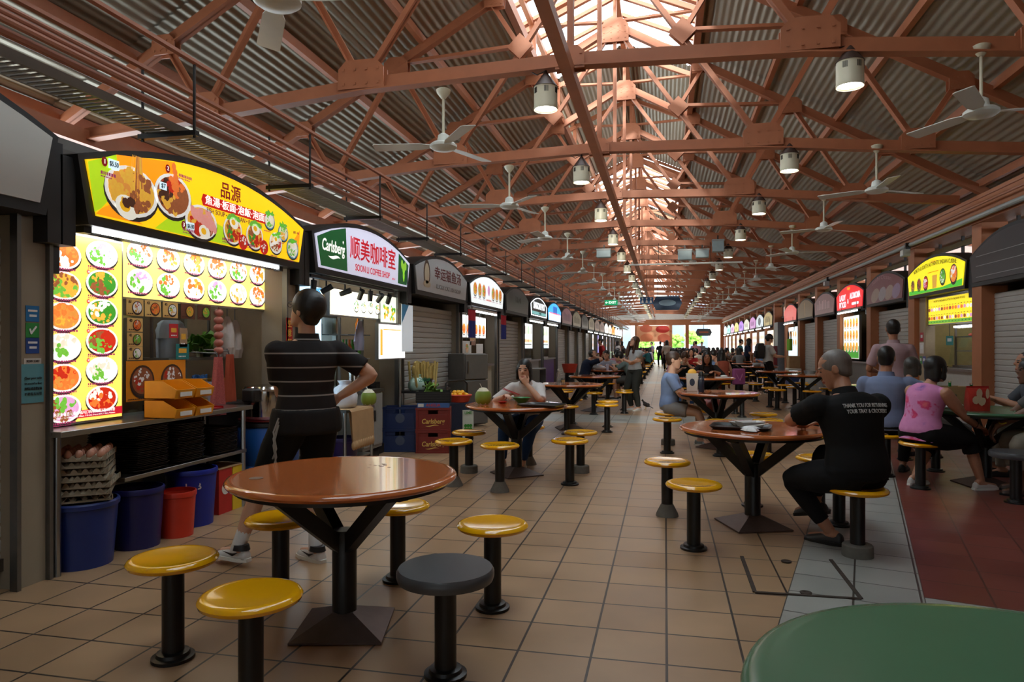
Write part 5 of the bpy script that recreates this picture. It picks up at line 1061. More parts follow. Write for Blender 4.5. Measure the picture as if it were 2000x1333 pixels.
b.m = FK.index('leaf'); b.rect(-L, L, 1.745, 1.80, -.002); b.m = FK.index('rim'); [b.rect(-.9+.13*i, -.87+.13*i, 1.765, 1.78, -.004) for i in range(14)]; obj('print', b, palette(.7), mr, smooth=0)
text('NORTH INDIAN & SOUTH INDIAN FOOD', .05, 0, 2.13, -.003, mr, MATS['black_ink2'], width=1.3)
dc = thing('display_case', 'glass food display case with red tandoori pieces in the Indian cuisine stall', 'display case', (4.82, 13.0, .985), R(-90))
obj('frame', MB().box(-.5, .5, .1, .5, 0, .04).box(-.5, .5, .15, .5, .72, .76).box(-.5, -.47, .13, .16, .04, .72).box(.47, .5, .13, .16, .04, .72), STEEL, dc); obj('glass', MB().quad([(-.47, .02, .05), (.47, .02, .05), (.47, .14, .72), (-.47, .14, .72)]), glassmat('case_glass2', gloss=.12), dc, smooth=0)
for z in (.28, .52): obj('shelf', MB().box(-.46, .46, .12, .48, z, z+.015), STEEL, dc)
obj('lamp', MB().box(-.46, .46, .1, .15, .69, .72), LITC('case_lamp', (250, 252, 255), 9), dc)
b = MB(); [b.ball((random.uniform(-.3, .3), random.uniform(.2, .4), .56), (.07, .04, .03), 8, 5) for _ in range(9)]; o = obj('meat_pieces', b, mat('tandoori', (180, 70, 50), .5), dc); o['kind'] = 'stuff'
counter_unit('steel-topped counter of the Indian cuisine stall', 1, 2, (176, 170, 160), X=4.75, h=.94)
struct('wall_stall_back', MB().box(6.2, 6.25, 11.7, 14.3, 0, 2.5), mat('yellow_stall_wall', (190, 170, 110), .5))
struct('trim_24', MB().box(4.565, 4.72, 13.72, 14.05, 0, 2.5), mat('beige_post', (170, 150, 122), .5)); struct('trim_24', MB().box(4.565, 4.72, 11.5, 11.66, 0, 2.5), MATS['beige_post'])
struct('wall_stall_side', MB().box(4.74, 6.2, 14.15, 14.19, 0, 2.5), MATS['yellow_stall_wall'])
tubelight(1, 5.0, 12.0, 13.8, 2.4, 'tube light inside the Indian cuisine stall', 30)
for y, z, c_, w, h, lb in ((13.9, 1.52, (190, 50, 66), .16, .16, 'small red sticker on the post of the Indian cuisine stall'), (13.9, 1.32, (226, 222, 216), .2, .2, 'white framed sign below the red sticker'), (13.94, 1.10, (70, 150, 90), .12, .14, 'green payment sticker low on the post'), (13.78, 1.10, (80, 90, 170), .14, .14, 'violet payment sticker beside the green one'), (13.3, 1.45, (40, 140, 136), .3, .16, 'teal notice hanging in the Indian cuisine stall')):
    t = thing('payment_sign', lb, 'sign', (4.56 if w < .3 else 4.8, y, z), R(-90)); obj('sheet', MB().box(-w/2, w/2, 0, .004, -h/2, h/2), mat('card_%d_%d_%d' % c_, c_, .4), t); b = MB(); b.rect(-w*.3, w*.3, -h*.1, h*.25, -.001); obj('print', b, mat('white_ink', (235, 235, 235), .5), t)
    if w == .3: obj('cord', MB().beam((0, 0, h/2), (0, 0, 1.07), .006, .006), BLACKP, t)
r1 = stall_sign(1, 1, 'big black unlit arched sign at the edge of the view over a grey shutter', (40, 40, 42), w=2.66, z0=2.27, zs=2.66, zp=2.96)
q = MB(); [q.beam((-1.1, -.004, z), (1.1, -.004, z+.0), .004, .008) for z in (2.36, 2.52, 2.66)]; obj('wire_rods', q, GREYP, r1); 
shutter(1, 1, 'grey roller shutter at the edge of the view behind the green table'); shutter(1, 0, 'grey roller shutter outside the view on the Indian stall side')
r3 = stall_sign(1, 3, 'dim dark pink arched sign with faded food pictures beside the Indian cuisine sign', (134, 74, 84), **RK)
text('Sushi Ocean', .13, -.1, 2.72, -.003, r3, mat('pale_pink_ink', (190, 150, 154), .5), width=1.3, curve=.08); q = MB()
for x, rx, c_ in ((-.55, .3, 0), (-.05, .26, 1), (.4, .28, 0), (.85, .26, 2)): q.m = c_; q.disc(x, 2.45, rx, .14, -.002-.0002*c_, 18, rot=.2)
obj('food_print', q, [mat('faded_cream', (176, 150, 136), .4), mat('faded_grey', (160, 150, 156), .3), mat('faded_lilac', (156, 130, 164), .3)], r3); shutter(1, 3, 'grey roller shutter behind the standing man in the pink shirt')
r4 = stall_sign(1, 4, 'glowing red arched sign with white lettering beside the dim pink sign', (228, 36, 44), lit_e=.9, **RK)
text('LADY', .2, -.6, 2.58, -.003, r4, LITC('redsign_white', (240, 244, 255), 1.0), bold=.03, width=.62); text('FOOD', .2, -.58, 2.4, -.003, r4, MATS['lit_redsign_white'], bold=.03, width=.66); text('&', .16, -.06, 2.47, -.003, r4, MATS['lit_redsign_white'], bold=.03); text('ALOMOMA', .2, .58, 2.58, -.003, r4, MATS['lit_redsign_white'], bold=.03, width=.95); text('Delight', .1, 0, 2.79, -.003, r4, LITC('amber', (250, 180, 40), .8), bold=.01)
q = MB(); q.rect(.3, .9, 2.36, 2.42, -.002); obj('white_bar', q, MATS['lit_redsign_white'], r4)
tubelight(1, 4.4, TY(4)+.3, TY(4)+2.3, 2.2, 'tube light under the glowing red sign', 14)
m5, L = lightbox('menu_lightbox', 1, 4.56, TY(4)+.9, TY(4)+2.35, 1.05, 2.1, 'tall bright menu with fried food pictures under the red sign', (244, 250, 236), 1.2)
b = MB()
for i in range(15): dish(b, -.56+.28*(i % 5), 1.94-.3*(i//5), .12, -.002, ['prawn', 'noodle', 'chili', 'meat'], 'bowl', 1.2, 10, 500+i, 'noodle')
b.m = FK.index('green'); b.rect(-L, L, 1.06, 1.36, -.0015); obj('print', b, P2, m5, smooth=0)
counter_unit('counter of the stall under the glowing red sign', 1, 4, (120, 116, 110))
for k, c_, lb, e in ((5, (196, 150, 150), 'unlit pink arched sign beyond the glowing red sign', 0), (6, (150, 124, 84), 'unlit olive gold arched sign with a bright streak', 0), (7, (226, 110, 104), 'lit coral red arched sign before the grey pillar', .7),
                     (9, (196, 176, 120), 'cream and gold arched sign just beyond the grey pillar', .5), (10, (206, 220, 226), 'white arched sign with a round food picture', .8), (11, (200, 140, 200), 'orchid pink arched sign with letters', .8), (12, (226, 222, 206), 'cream white arched sign beyond the orchid pink one', .8), (13, (170, 110, 220), 'violet arched sign of the distant row', .9), (14, (226, 214, 110), 'yellow and brown arched sign of the distant row', .9), (15, (226, 170, 214), 'pale pink arched sign of the distant row', .9), (16, (150, 230, 216), 'mint green arched sign of the distant row', 1), (17, (226, 236, 236), 'white arched sign at the end of the distant row', 1)):
    sg = stall_sign(1, k, lb, c_, lit_e=e, **RK); rn = random.Random(k+50); q = MB()
    if k == 6: q.quad([(-.1, -.002, 2.75), (0, -.002, 2.8), (.1, -.002, 2.34), (.04, -.002, 2.34)])
    elif k == 10: q.disc(0, 2.55, .5, .2, -.002)
    else:
        for i in range(8): x = -.8+.2*i; q.rect(x, x+.1, 2.42, 2.58+rn.uniform(0, .12), -.002)
    obj('characters', q, mat('sign_strokeR_%d' % k, tuple(min(255, int(v*1.15+40)) if k in (5, 6, 7) else int(v*.6) for v in c_), .5, emit=e*.5), sg)
    if k in (5, 6): shutter(1, k, f'roller shutter under the {["pink", "olive gold"][k-5]} arched sign')
    else:
        tubelight(1, 4.4, TY(k)+.3, TY(k)+2.4, 2.18, f'tube light, {ORD[k-7]} in the distant row of lit stalls', 9)
        mb_, L = lightbox('menu_lightbox', 1, 4.56, TY(k)+.5, TY(k)+2.3, 1.0, 2.05, f'glowing menu board, {ORD[k-7]} in the distant row of lit stalls', [(250, 240, 220), (226, 244, 250), (250, 230, 236)][k % 3], 1.05)
        b = MB(); [dish(b, -.6+.4*(i % 4), 1.8-.3*(i//4), .13, -.002, ['prawn', 'noodle', 'leaf'], 'bowl', 1, 6, i+k, 'broth') for i in range(8)]; obj('print', b, P2, mb_, smooth=0)
        counter_unit(f'stall counter, {ORD[k-7]} in the distant row of lit stalls', 1, k, (130, 124, 116))
struct('trim_23', MB().box(4.3, 4.8, TY(8)+.4, TY(8)+1.3, 0, 2.3), mat('blue_grey_tiles', (120, 126, 132), .4))
t = thing('fire_cabinet', 'dark red fire hose cabinet on the grey pillar', 'cabinet', (4.29, TY(8)+.7, .62), R(-90)); obj('box', MB().box(-.3, .3, -.12, 0, 0, .75), mat('fire_red', (120, 30, 34), .4), t); obj('door', MB().box(-.28, .28, -.135, -.12, .02, .73), MATS['fire_red'], t)
t = thing('shopping_bag', 'lime green shopping bag hanging under the coral red sign', 'bag', (4.25, TY(7)+.5, 1.2), R(-90)); obj('body', MB().box(-.28, .28, 0, .1, 0, .42), mat('lime_cloth', (120, 190, 20), .7), t, bevel=.02)
for y in (.01, .09): obj('handle', MB().tube([(-.1, y, .42), (-.08, y, .6), (0, y, .68), (.08, y, .6), (.1, y, .42)], .012), BLACKM, t)
obj('hook', MB().tube([(0, .05, .66), (0, .2, .70), (0, .2, 1.0)], .01), BLACKM, t)
t = thing('cool_box', 'blue cool box with a white lid on the floor under the lime green bag', 'cool box', (4.1, TY(7)-.2, 0), R(-90)); obj('body', MB().box(-.32, .32, 0, .4, 0, .38), mat('cool_blue', (40, 70, 130), .4), t, bevel=.02); obj('lid', MB().box(-.33, .33, -.01, .41, .38, .6), WHITEP, t, bevel=.02)
t = thing('brown_carton', 'brown carton standing on the white lid of the blue cool box', 'carton', (4.1, TY(7)-.2, .601), R(-90)); obj('box', MB().box(-.26, .26, .03, .38, 0, .42), cbm, t); obj('tape', MB().box(-.03, .03, .028, .382, .0, .422), mat('tape', (196, 166, 120), .4), t)
film_bag('milky plastic sack on the floor by the closed shutters, past the grey-haired man', (3.9, 20.4, 0), (.3, .3, .62), mat('sack', (170, 176, 180), .4, var=.15), name='plastic_sack')
for k, side_x in ((1, 4.36), (4, 4.36)):
    t = thing('floodlight', f'small floodlight on the grey pipe, {"near the black sign" if k == 1 else "above the coral signs"}', 'light', (4.3, TY(k)+ (5.0 if k == 1 else 3), 3.12), R(-90)); obj('housing', MB().box(-.09, .09, -.08, .04, -.13, 0), GREYP, t, bevel=.01); obj('lens', MB().box(-.07, .07, -.086, -.08, -.11, -.02), WHITEP, t); obj('bracket', MB().box(-.03, .03, -.02, .06, 0, .12), BLACKM, t)

# ------------------------------------------------------------------ things on the tables
def on(label, name, cat, loc, parts, rz=0, group=None):
    t = thing(name, label, cat, loc, rz, group)
    for pn, mb_, m_ in parts: obj(pn, mb_, m_, t)
    return t
ZT = .7415
coconut('green coconut with a white cut top on the table of the woman in white', (-1.86, 7.0, ZT))
bowlp = [(.04, 0), (.05, .008), (.09, .05), (.105, .062), (.1, .062), (.085, .05), (.04, .014)]
on('green noodle bowl in front of the woman in white', 'noodle_bowl', 'bowl', (-1.5, 7.25, ZT), [('bowl', MB().lathe(bowlp, (0, 0, 0), 28), mat('bowl_green', (60, 130, 80), .3)), ('soup', MB().lathe([(.002, .047), (.086, .048)], (0, 0, 0), 24), mat('soup', (190, 150, 80), .2))])
on('small red dish beside the coconut', 'small_dish', 'dish', (-1.7, 7.2, ZT), [('dish', MB().lathe([(.03, 0), (.05, .02), (.046, .02), (.02, .005)], (0, 0, 0), 20), mat('dish_red', (180, 40, 36), .4)), ('sauce', MB().lathe([(.002, .012), (.04, .013)], (0, 0, 0), 16), mat('sauce_dark', (70, 30, 20), .2))])
def tray_on(label, loc, rz): o = bpy.data.objects.new('serving_tray', TRAYM); C.objects.link(o); o.location = loc; o.rotation_euler = (0, 0, rz); return tag(o, label, 'tray')
tray_on('dark tray lying on the edge of the table of the woman in white', (-1.22, 6.95, ZT), R(75)); tray_on('brown-black tray with the foam box on the grey-haired man\'s table', (.55, 5.38, ZT), R(80))
on('small glass cup on the empty table behind the woman in white', 'glass_cup', 'cup', (-1.62, 11.15, ZT), [('cup', MB().lathe([(.03, 0), (.036, .09), (.033, .09), (.028, .005)], (0, 0, 0), 16), glassmat('cup_glass', gloss=.3)), ('tea', MB().lathe([(.027, .006), (.032, .06)], (0, 0, 0), 16), mat('lemon_tea', (206, 176, 70), .2))])
lathe_thing('plastic_bottle', 'clear plastic water bottle on the empty table behind the woman in white', 'bottle', (-1.72, 11.3, ZT), [(.032, 0), (.033, .16), (.014, .2), (.014, .215)], glassmat('pet', gloss=.25), extra=[('cap', [(.016, .213), (.016, .235), (.002, .236)], WHITEP)])
foam = mat('foam_white', (226, 224, 222), .6)
on('open white foam box and crumpled paper on the dark tray', 'foam_box', 'box', (.62, 5.44, ZT+.006), [('base', MB().rings([[(q*x, q*y, z) for x, y in ((-1, -.8), (1, -.8), (1, .8), (-1, .8))] for q, z in ((.07, 0), (.09, .04), (.086, .04), (.066, .006))], True, True), foam), ('lid', MB().rings([[(q*x, .125+q*y, z) for x, y in ((-1, -.7), (1, -.7), (1, .7), (-1, .7))] for q, z in ((.07, 0), (.085, .025), (.08, .025), (.064, .005))], True, True), foam)], R(20))
on('crumpled white paper napkin beside the foam box', 'paper_napkin', 'napkin', (.60, 5.22, ZT+.006), [('paper', MB().rings([[(.07*w_*math.cos(a)*(1+.25*math.sin(3*a)), .09*w_*math.sin(a)*(1+.2*math.cos(5*a)), z) for a in [2*PI*j/16 for j in range(16)]] for z, w_ in ((0, 1), (.012, .9), (.025, .5))]), foam), ('straw', MB().tube([(-.02, .06, .02), (.12, -.02, .05)], .004, 6), WHITEP)])
NAVY = mat('flask_navy', (38, 46, 66), .35)
on('tall dark navy drinking flask on the table beside the woman in pale blue', 'drinking_flask', 'flask', (.47, 9.52, ZT), [('body', MB().lathe([(.036, 0), (.038, .01), (.038, .19), (.03, .21)], (0, 0, 0), 24), NAVY), ('collar', MB().lathe([(.037, .17), (.039, .172), (.039, .18), (.037, .182)], (0, 0, 0), 24), STEEL), ('cap', MB().lathe([(.03, .21), (.032, .25), (.02, .275), (.002, .278)], (0, 0, 0), 20), BLACKP)])
on('white paper cup sleeve standing at the elbow of the woman in pale blue', 'paper_bag', 'bag', (.36, 9.75, ZT), [('bag', MB().rings([[(x*q, y*q, z) for x, y in ((-.07, -.04), (.07, -.04), (.07, .04), (-.07, .04))] for q, z in ((1, 0), (1.05, .12), (1.15, .24))]), mat('paper_white', (206, 200, 190), .7)), ('snack', MB().ball((0, 0, .25), (.06, .035, .05), 10, 6), mat('snack_yellow', (226, 170, 60), .6)), ('emblem', MB().disc(0, .12, .035, .05, -.045), NAVY)])
on('dark bowl in front of the long-haired woman in black', 'dark_bowl', 'bowl', (.75, 14.2, ZT), [('bowl', MB().lathe(bowlp, (0, 0, 0), 22), mat('bowl_dark', (60, 76, 76), .35)), ('soup', MB().lathe([(.002, .047), (.086, .048)], (0, 0, 0), 20), MATS['soup'])])
on('pile of white paper on the table of the long-haired woman in black', 'paper_pile', 'paper', (1.1, 14.0, ZT), [('sheet', MB().box(-.14, .14, -.08, .08, 0, .012), foam), ('napkin', MB().ball((.02, .02, .03), (.07, .05, .02), 10, 6), foam)])
# green table by the pink blouse
ck = thing('cardboard_tray', 'brown cardboard box on the green table in front of the display case', 'box', (2.80, 7.90, ZT), R(10)); obj('box', MB().box(-.2, .2, -.1, .1, 0, .008).box(-.2, .2, -.1, -.094, 0, .2).box(-.2, .2, .094, .1, 0, .2).box(-.2, -.194, -.1, .1, 0, .2).box(.194, .2, -.1, .1, 0, .2), cbm, ck); obj('logo', MB().disc(-.06, .1, .03, .035, -.101), mat('brown_ink', (90, 66, 50), .5), ck)
for x, y, lb in ((2.98, 7.72, 'green beer bottle standing in front of the cardboard box'), (2.86, 7.92, 'green bottle neck showing over the cardboard box')):
    t = thing('beer_bottle', lb, 'bottle', (x, y, ZT if y < 7.9 else ZT+.009)); obj('glass', MB().lathe([(.031, 0), (.032, .13), (.014, .19), (.013, .235), (.004, .236)], (0, 0, 0), 18), mat('beer_green', (20, 110, 40), .1), t); obj('label', MB().lathe([(.0325, .04), (.0325, .1)], (0, 0, 0), 18, False, False), mat('label_green', (90, 150, 90), .5), t); obj('cap', MB().lathe([(.015, .225), (.015, .24), (.002, .242)], (0, 0, 0), 12), CHROME, t)
for x, y, lb in ((2.80, 7.68, 'beer glass nearest the pink blouse on the green table'), (2.95, 7.56, 'beer glass between the bottle and the red bag')): on(lb, 'beer_glass', 'glass', (x, y, ZT), [('glass', MB().lathe([(.03, 0), (.036, .13), (.034, .13), (.028, .01)], (0, 0, 0), 18), glassmat('cup_glass', gloss=.3)), ('beer', MB().lathe([(.0275, .011), (.032, .1)], (0, 0, 0), 16), mat('beer_amber', (190, 130, 40), .15))])
pk = thing('snack_packet', 'red and beige printed food packet standing on the green table', 'packet', (2.87, 7.3, ZT), R(8)); pkm = mat('packet_print', (190, 60, 50), .3, var=.7, scale=9)
obj('pouch', MB().rings([[(-.1*w_, -.05*d_, z), (-.03*w_, -.06*d_, z), (.05*w_, -.05*d_, z), (.1*w_, -.03*d_, z), (.1*w_, .03*d_, z), (0, .06*d_, z), (-.1*w_, .04*d_, z)] for z, w_, d_ in ((0, .95, 1), (.08, 1, 1), (.17, .98, .6), (.22, 1, .15))]), pkm, pk); b = MB(); [b.disc(random.uniform(-.06, .06), random.uniform(.04, .17), random.uniform(.015, .035), random.uniform(.02, .05), -.0605-.0004*i, 9) for i in range(7)]; obj('print', b, mat('packet_beige', (214, 190, 160), .4), pk); obj('seal', MB().box(-.1, .1, -.005, .005, .215, .235), mat('packet_red', (170, 30, 30), .4), pk)
on('white napkins heaped on the green table by the pink blouse', 'paper_napkin', 'napkin', (2.74, 7.50, ZT), [('paper', MB().ball((0, 0, .02), (.09, .06, .02), 12, 6), foam), ('fold', MB().ball((.06, .03, .035), (.04, .04, .015), 10, 5), foam)])
on('dark plate with red food on the green table at the edge of the view', 'dark_plate', 'plate', (3.4, 7.5, ZT), [('plate', MB().lathe([(.05, 0), (.11, .018), (.105, .018), (.05, .006)], (0, 0, 0), 24), BLACKP), ('food', MB().ball((0, 0, .02), (.06, .05, .018), 10, 6), mat('chili_food', (150, 50, 30), .5))])
tbag = film_bag('pink and brown bag resting on the stool at the flask table', (.65, 10.2, .4465), (.17, .14, .17), mat('bag_pinkbrown', (176, 92, 86), .5, var=.3, scale=10), name='soft_bag')
on('stack of pale dishes on the table near the backpack man', 'dish_stack', 'dishes', (2.75, 22.3, ZT), [('dishes', MB().lathe([(.09, 0), (.13, .03), (.13, .09), (.1, .1)], (0, 0, 0), 20), mat('pale_dish', (170, 190, 200), .4)), ('box', MB().box(.1, .4, -.1, .1, 0, .07), foam)])
# ------------------------------------------------------------------ people
V = Vector
def ik(a, b, l1, l2, pole):
    d = b-a; L = min(d.length, (l1+l2)*.998); n = d.normalized(); b = a+n*L
    x = (l1*l1-l2*l2+L*L)/(2*L); h = math.sqrt(max(0, l1*l1-x*x)); p = (pole-n*pole.dot(n)).normalized()
    return a+n*x+p*h, b
def limb(mb, pts, rad, n=12, end=True):
    """tapered limb with rounded ends"""
    a, b = pts[0], pts[-1]; d0 = (pts[0]-pts[1]).normalized(); d1 = (pts[-1]-pts[-2]).normalized()
    P = [a+d0*rad[0]*.85, a+d0*rad[0]*.5]+list(pts)+[b+d1*rad[-1]*.5, b+d1*rad[-1]*.85]; Rr = [rad[0]*.35, rad[0]*.85]+list(rad)+[rad[-1]*.85, rad[-1]*.35]
    if not end: P = P[:-2]; Rr = Rr[:-2]
    return mb.tube(P, Rr, n)
def bez(a, m, b, n=6, lo=0, hi=1):
    """points along a two-bone limb with a softly rounded joint"""
    out = []
    for t in (0, .25, .45, .5, .55, .75, 1):
        p = a.lerp(m, t*2) if t <= .5 else m.lerp(b, (t-.5)*2)
        out.append(p)
    out[3] = (out[2]*.25+m*.5+out[4]*.25)
    return out
def remesh(mb, vox, mats, name, parent, it=6, fac=.5):
    me = mb.mesh('tmp', mats, 0); o = bpy.data.objects.new('tmp', me); C.objects.link(o)
    r = o.modifiers.new('r', 'REMESH'); r.mode = 'VOXEL'; r.voxel_size = vox; r.use_smooth_shade = True
    s_ = o.modifiers.new('s', 'SMOOTH'); s_.iterations = it; s_.factor = fac
    dg = bpy.context.evaluated_depsgraph_get(); dg.update()
    m2 = bpy.data.meshes.new_from_object(o.evaluated_get(dg), depsgraph=dg)
    bpy.data.objects.remove(o); bpy.data.meshes.remove(me); m2.name = name
    m2.materials.clear(); [m2.materials.append(q) for q in (mats if isinstance(mats, list) else [mats])]
    m2.polygons.foreach_set('use_smooth', [True]*len(m2.polygons))
    o = bpy.data.objects.new(name, m2); C.objects.link(o); o.parent = parent
    return o
SKIN = dict(light=(206, 158, 130), tan=(176, 124, 96), brown=(110, 74, 56), pale=(216, 172, 146))
EYE = mat('eye_dark', (24, 18, 16), .2); LIP = {k: mat('lips_'+k, tuple(int(v*f) for v, f in zip(c, (.86, .62, .6))), .4) for k, c in SKIN.items()}
HAIRC = dict(black=(20, 17, 16), brown=(58, 38, 26), grey=(110, 102, 96), salt=(66, 62, 58), auburn=(74, 44, 26))
def cloth(n_, c, **k): return mat('cloth_'+n_, c, .85, var=k.get('var', .18), scale=k.get('scale', 9), bump=.35, spec=.2)
def person(label, loc, rz, d):
    s = d.get('s', 1.0); sit = d.get('sit', True); w = d.get('w', 1.0); vox = d.get('vox', .009)
    root = thing('person', label, 'person', loc, R(rz), d.get('group'))
    skin = mat('skin_'+d.get('skin', 'light'), SKIN[d.get('skin', 'light')], .5, var=.08, scale=20); hairm = mat('hair_'+d.get('hc', 'black'), HAIRC[d.get('hc', 'black')], .45, var=.35, scale=60, stretch=(1, 1, .1))
    hz_ = d.get('pel', .445+.105*s if sit else .92*s)
    p0 = V((d.get('px', 0), d.get('py', 0), hz_)); lean = R(d.get('lean', 8)); side = R(d.get('side', 0)); tw = R(d.get('twist', 0)); TL = .49*s
    ups = [V((math.sin(side*t), math.sin(lean*t), math.cos(lean*t))).normalized() for t in (.5, .9, 1.25)]
    sp = [p0, p0+ups[0]*TL*.38, p0+ups[0]*TL*.38+ups[1]*TL*.37]; sp.append(sp[2]+ups[2]*TL*.25)
    nb = sp[3]; X1 = V((math.cos(tw), math.sin(tw), 0)); X0 = V((1, 0, 0))
    def spine(t):
        q = t*4/1.0
        if t < .38: return sp[0].lerp(sp[1], t/.38), X0.lerp(X1, t).normalized()
        if t < .75: return sp[1].lerp(sp[2], (t-.38)/.37), X0.lerp(X1, t).normalized()
        return sp[2].lerp(sp[3], (t-.75)/.25), X1
    def torso(mb, rings_, off=0):
        rs = []
        for t, rx, ry in rings_:
            c, x = spine(max(0, t)) if t >= 0 else (sp[0]-ups[0]*(-t)*TL, X0)
            u = ups[0] if t < .5 else ups[1] if t < .85 else ups[2]; y = u.cross(x).normalized(); x = y.cross(u).normalized()
            rx = (rx*w+off)*s; ry = (ry*w+off)*s; rs.append([c+x*rx*math.cos(a)+y*ry*math.sin(a)*(1.0 if math.sin(a) < 0 else 1.0) for a in [2*PI*j/20 for j in range(20)]])
        mb.rings(rs)
    fem = d.get('fem', False); bw = .9 if fem else 1
    TR_ = [(-.12, .10, .08), (-.08, .155, .115), (.0, .168, .122), (.12, .163, .116), (.3, .142*(.95 if fem else 1.03), .103), (.5, .152*bw, .112), (.68, .17*bw, .118), (.8, .182*bw, .108), (.88, .155*bw, .09), (.95, .098, .07), (1.02, .05, .052)]
    sh = [nb-ups[2]*.09*s+X1*sx*.178*s*w*(.93 if fem else 1) for sx in (-1, 1)]
    hip = [p0+V((sx*.088*s, 0, -.03*s)) for sx in (-1, 1)]
    hd_dir = V((d.get('hx', 0), math.sin(lean*1.1+R(d.get('neck', 6))), math.cos(lean*1.1+R(d.get('neck', 6))))).normalized()
    hc = nb+hd_dir*.163*s
    HR = Euler((R(-d.get('pitch', 0)*-1)*1.0, R(d.get('roll', 0)), R(d.get('yaw', 0))), 'ZXY' if False else 'XYZ').to_matrix()
    HR = Matrix.Rotation(R(d.get('yaw', 0)), 3, 'Z') @ Matrix.Rotation(R(d.get('pitch', 0)), 3, 'X') @ Matrix.Rotation(R(d.get('roll', 0)), 3, 'Y')
    hs = s**.4*d.get('hs', 1.0)
    H = lambda x, y, z: hc+HR @ V((x*hs, y*hs, z*hs))
    # --- limbs
    ua, fa, th, shn = .285*s, .25*s, .42*s, .42*s
    arms = []; legs = []
    for i, sx in enumerate((-1, 1)):
        hand = d.get('hands', [None, None])[i]
        t = V(hand) if hand else sh[i]+V((sx*.08, .04, -.5*s))
        pole = V(d.get('ep', [(-.6, -.6, -.5), (.6, -.6, -.5)])[i]); e, wv = ik(sh[i], t, ua, fa, pole); arms.append((sh[i], e, wv))
        ft = d.get('feet', [None, None])[i]
        t = V(ft) if ft else (V((sx*.13, .40*s, .085)) if sit else V((sx*.10, 0, .085)))
        kp = V(d.get('kp', [(-.25, 1, .5), (.25, 1, .5)])[i]); k, an = ik(hip[i], t, th, shn, kp); legs.append((hip[i], k, an))
    # --- body: one continuous surface
    b = MB(); torso(b, TR_, -.012)
    limb(b, [sp[2].lerp(nb, .7), nb, hc-HR @ V((0, .012, .05))*hs], [.06*s, .052*s, .052*s])
    b.rings([[H(rx*math.cos(a), yo+ry*math.sin(a), z) for a in [2*PI*j/20 for j in range(20)]] for z, rx, ry, yo in
             ((-.118, .022, .022, .058), (-.108, .042, .04, .046), (-.085, .056, .062, .028), (-.05, .066, .080, .012), (-.01, .072, .092, .004), (.03, .075, .097, -.004), (.07, .072, .093, -.010), (.098, .055, .074, -.014), (.116, .03, .042, -.016), (.12, .01, .014, -.016))])
    b.rings([[H(x*q, y, z) for x, z in ((-1, -.012), (1, -.012), (.55, .012), (-.55, .012))] for q, y in ((.016, .088), (.015, .106), (.008, .116))])       # nose
    b.rings([[H(x*q, .085+(.012 if q < .02 else 0), z) for x, z in ((-1, -.006), (1, -.006), (.4, .042), (-.4, .042))] for q in (.014, .009)])           # bridge
    b.ball(tuple(H(0, .088, -.058)), (.022*hs, .016*hs, .012*hs), 10, 6)
    for sx in (-1, 1):
        b.rings([[H(sx*(.071+.012*q), -.008+r_*math.cos(a)*.6-.004*q, -.005+r_*math.sin(a)) for a in [2*PI*j/10 for j in range(10)]] for q, r_ in ((0, .022), (.6, .033), (1.2, .03))])
        b.ball(tuple(H(sx*.033, .079, .033)), (.024*hs, .012*hs, .007*hs), 8, 5)
    for i, (a, e, wv) in enumerate(arms):
        limb(b, bez(a, e, wv), [.054*s*w, .05*s*w, .042*s, .041*s, .043*s, .038*s, .026*s])
        fd = (wv-e).normalized(); hdv = d.get('hd', [None, None])[i]; hdv = V(hdv).normalized() if hdv else fd
        pn = V(d.get('pn', [(0, 0, -1), (0, 0, -1)])[i]); pn = (pn-hdv*pn.dot(hdv)).normalized(); sd = hdv.cross(pn)*(1 if i == 1 else -1)     # sd points to the thumb side
        curl = d.get('curl', [.5, .5])[i]; hS = s*.98
        b.rings([[wv+hdv*q*hS+sd*wd*hS*math.cos(t_)+pn*tk*hS*math.sin(t_) for t_ in [2*PI*j/12 for j in range(12)]] for q, wd, tk in ((-.012, .02, .019), (.012, .031, .019), (.05, .041, .017), (.085, .041, .014), (.094, .034, .01))])
        for j, (o_, l1, l2) in enumerate(((.03, .042, .042), (.0105, .048, .046), (-.0095, .045, .043), (-.029, .036, .034))):
            r0 = wv+hdv*.086*hS+sd*o_*hS; c1 = curl*(.7+.1*j); d1 = hdv*math.cos(c1)+pn*math.sin(c1)+sd*(o_*1.2); d2 = hdv*math.cos(c1*2.2)+pn*math.sin(c1*2.2)
            limb(b, [r0, r0+d1*l1*hS, r0+d1*l1*hS+d2*l2*hS], [.0092*hS, .0085*hS, .0072*hS], 8)
        r0 = wv+hdv*.028*hS+sd*.028*hS; d1 = (hdv*.62+sd*.65+pn*.35).normalized(); d2 = (hdv*.85+sd*.2+pn*.45).normalized(); limb(b, [r0, r0+d1*.042*hS, r0+d1*.042*hS+d2*.034*hS], [.0125*hS, .0105*hS, .008*hS], 8)
    for i, (a, k, an) in enumerate(legs):
        pt = bez(a, k, an); limb(b, pt, [.086*s*w, .076*s*w, .058*s, .054*s, .054*s, .054*s, .035*s])
        fw = V(d.get('toe', [(-.1, 1, 0), (.1, 1, 0)])[i]).normalized(); limb(b, [an+V((0, 0, -.02))-fw*.035, an+V((0, 0, -.045))+fw*.06, an+V((0, 0, -.052))+fw*.14], [.036*s, .034*s, .026*s])
    body = remesh(b, vox, [skin, EYE, LIP[d.get('skin', 'light')], hairm], 'body', root, 3)
    inv = HR.transposed()
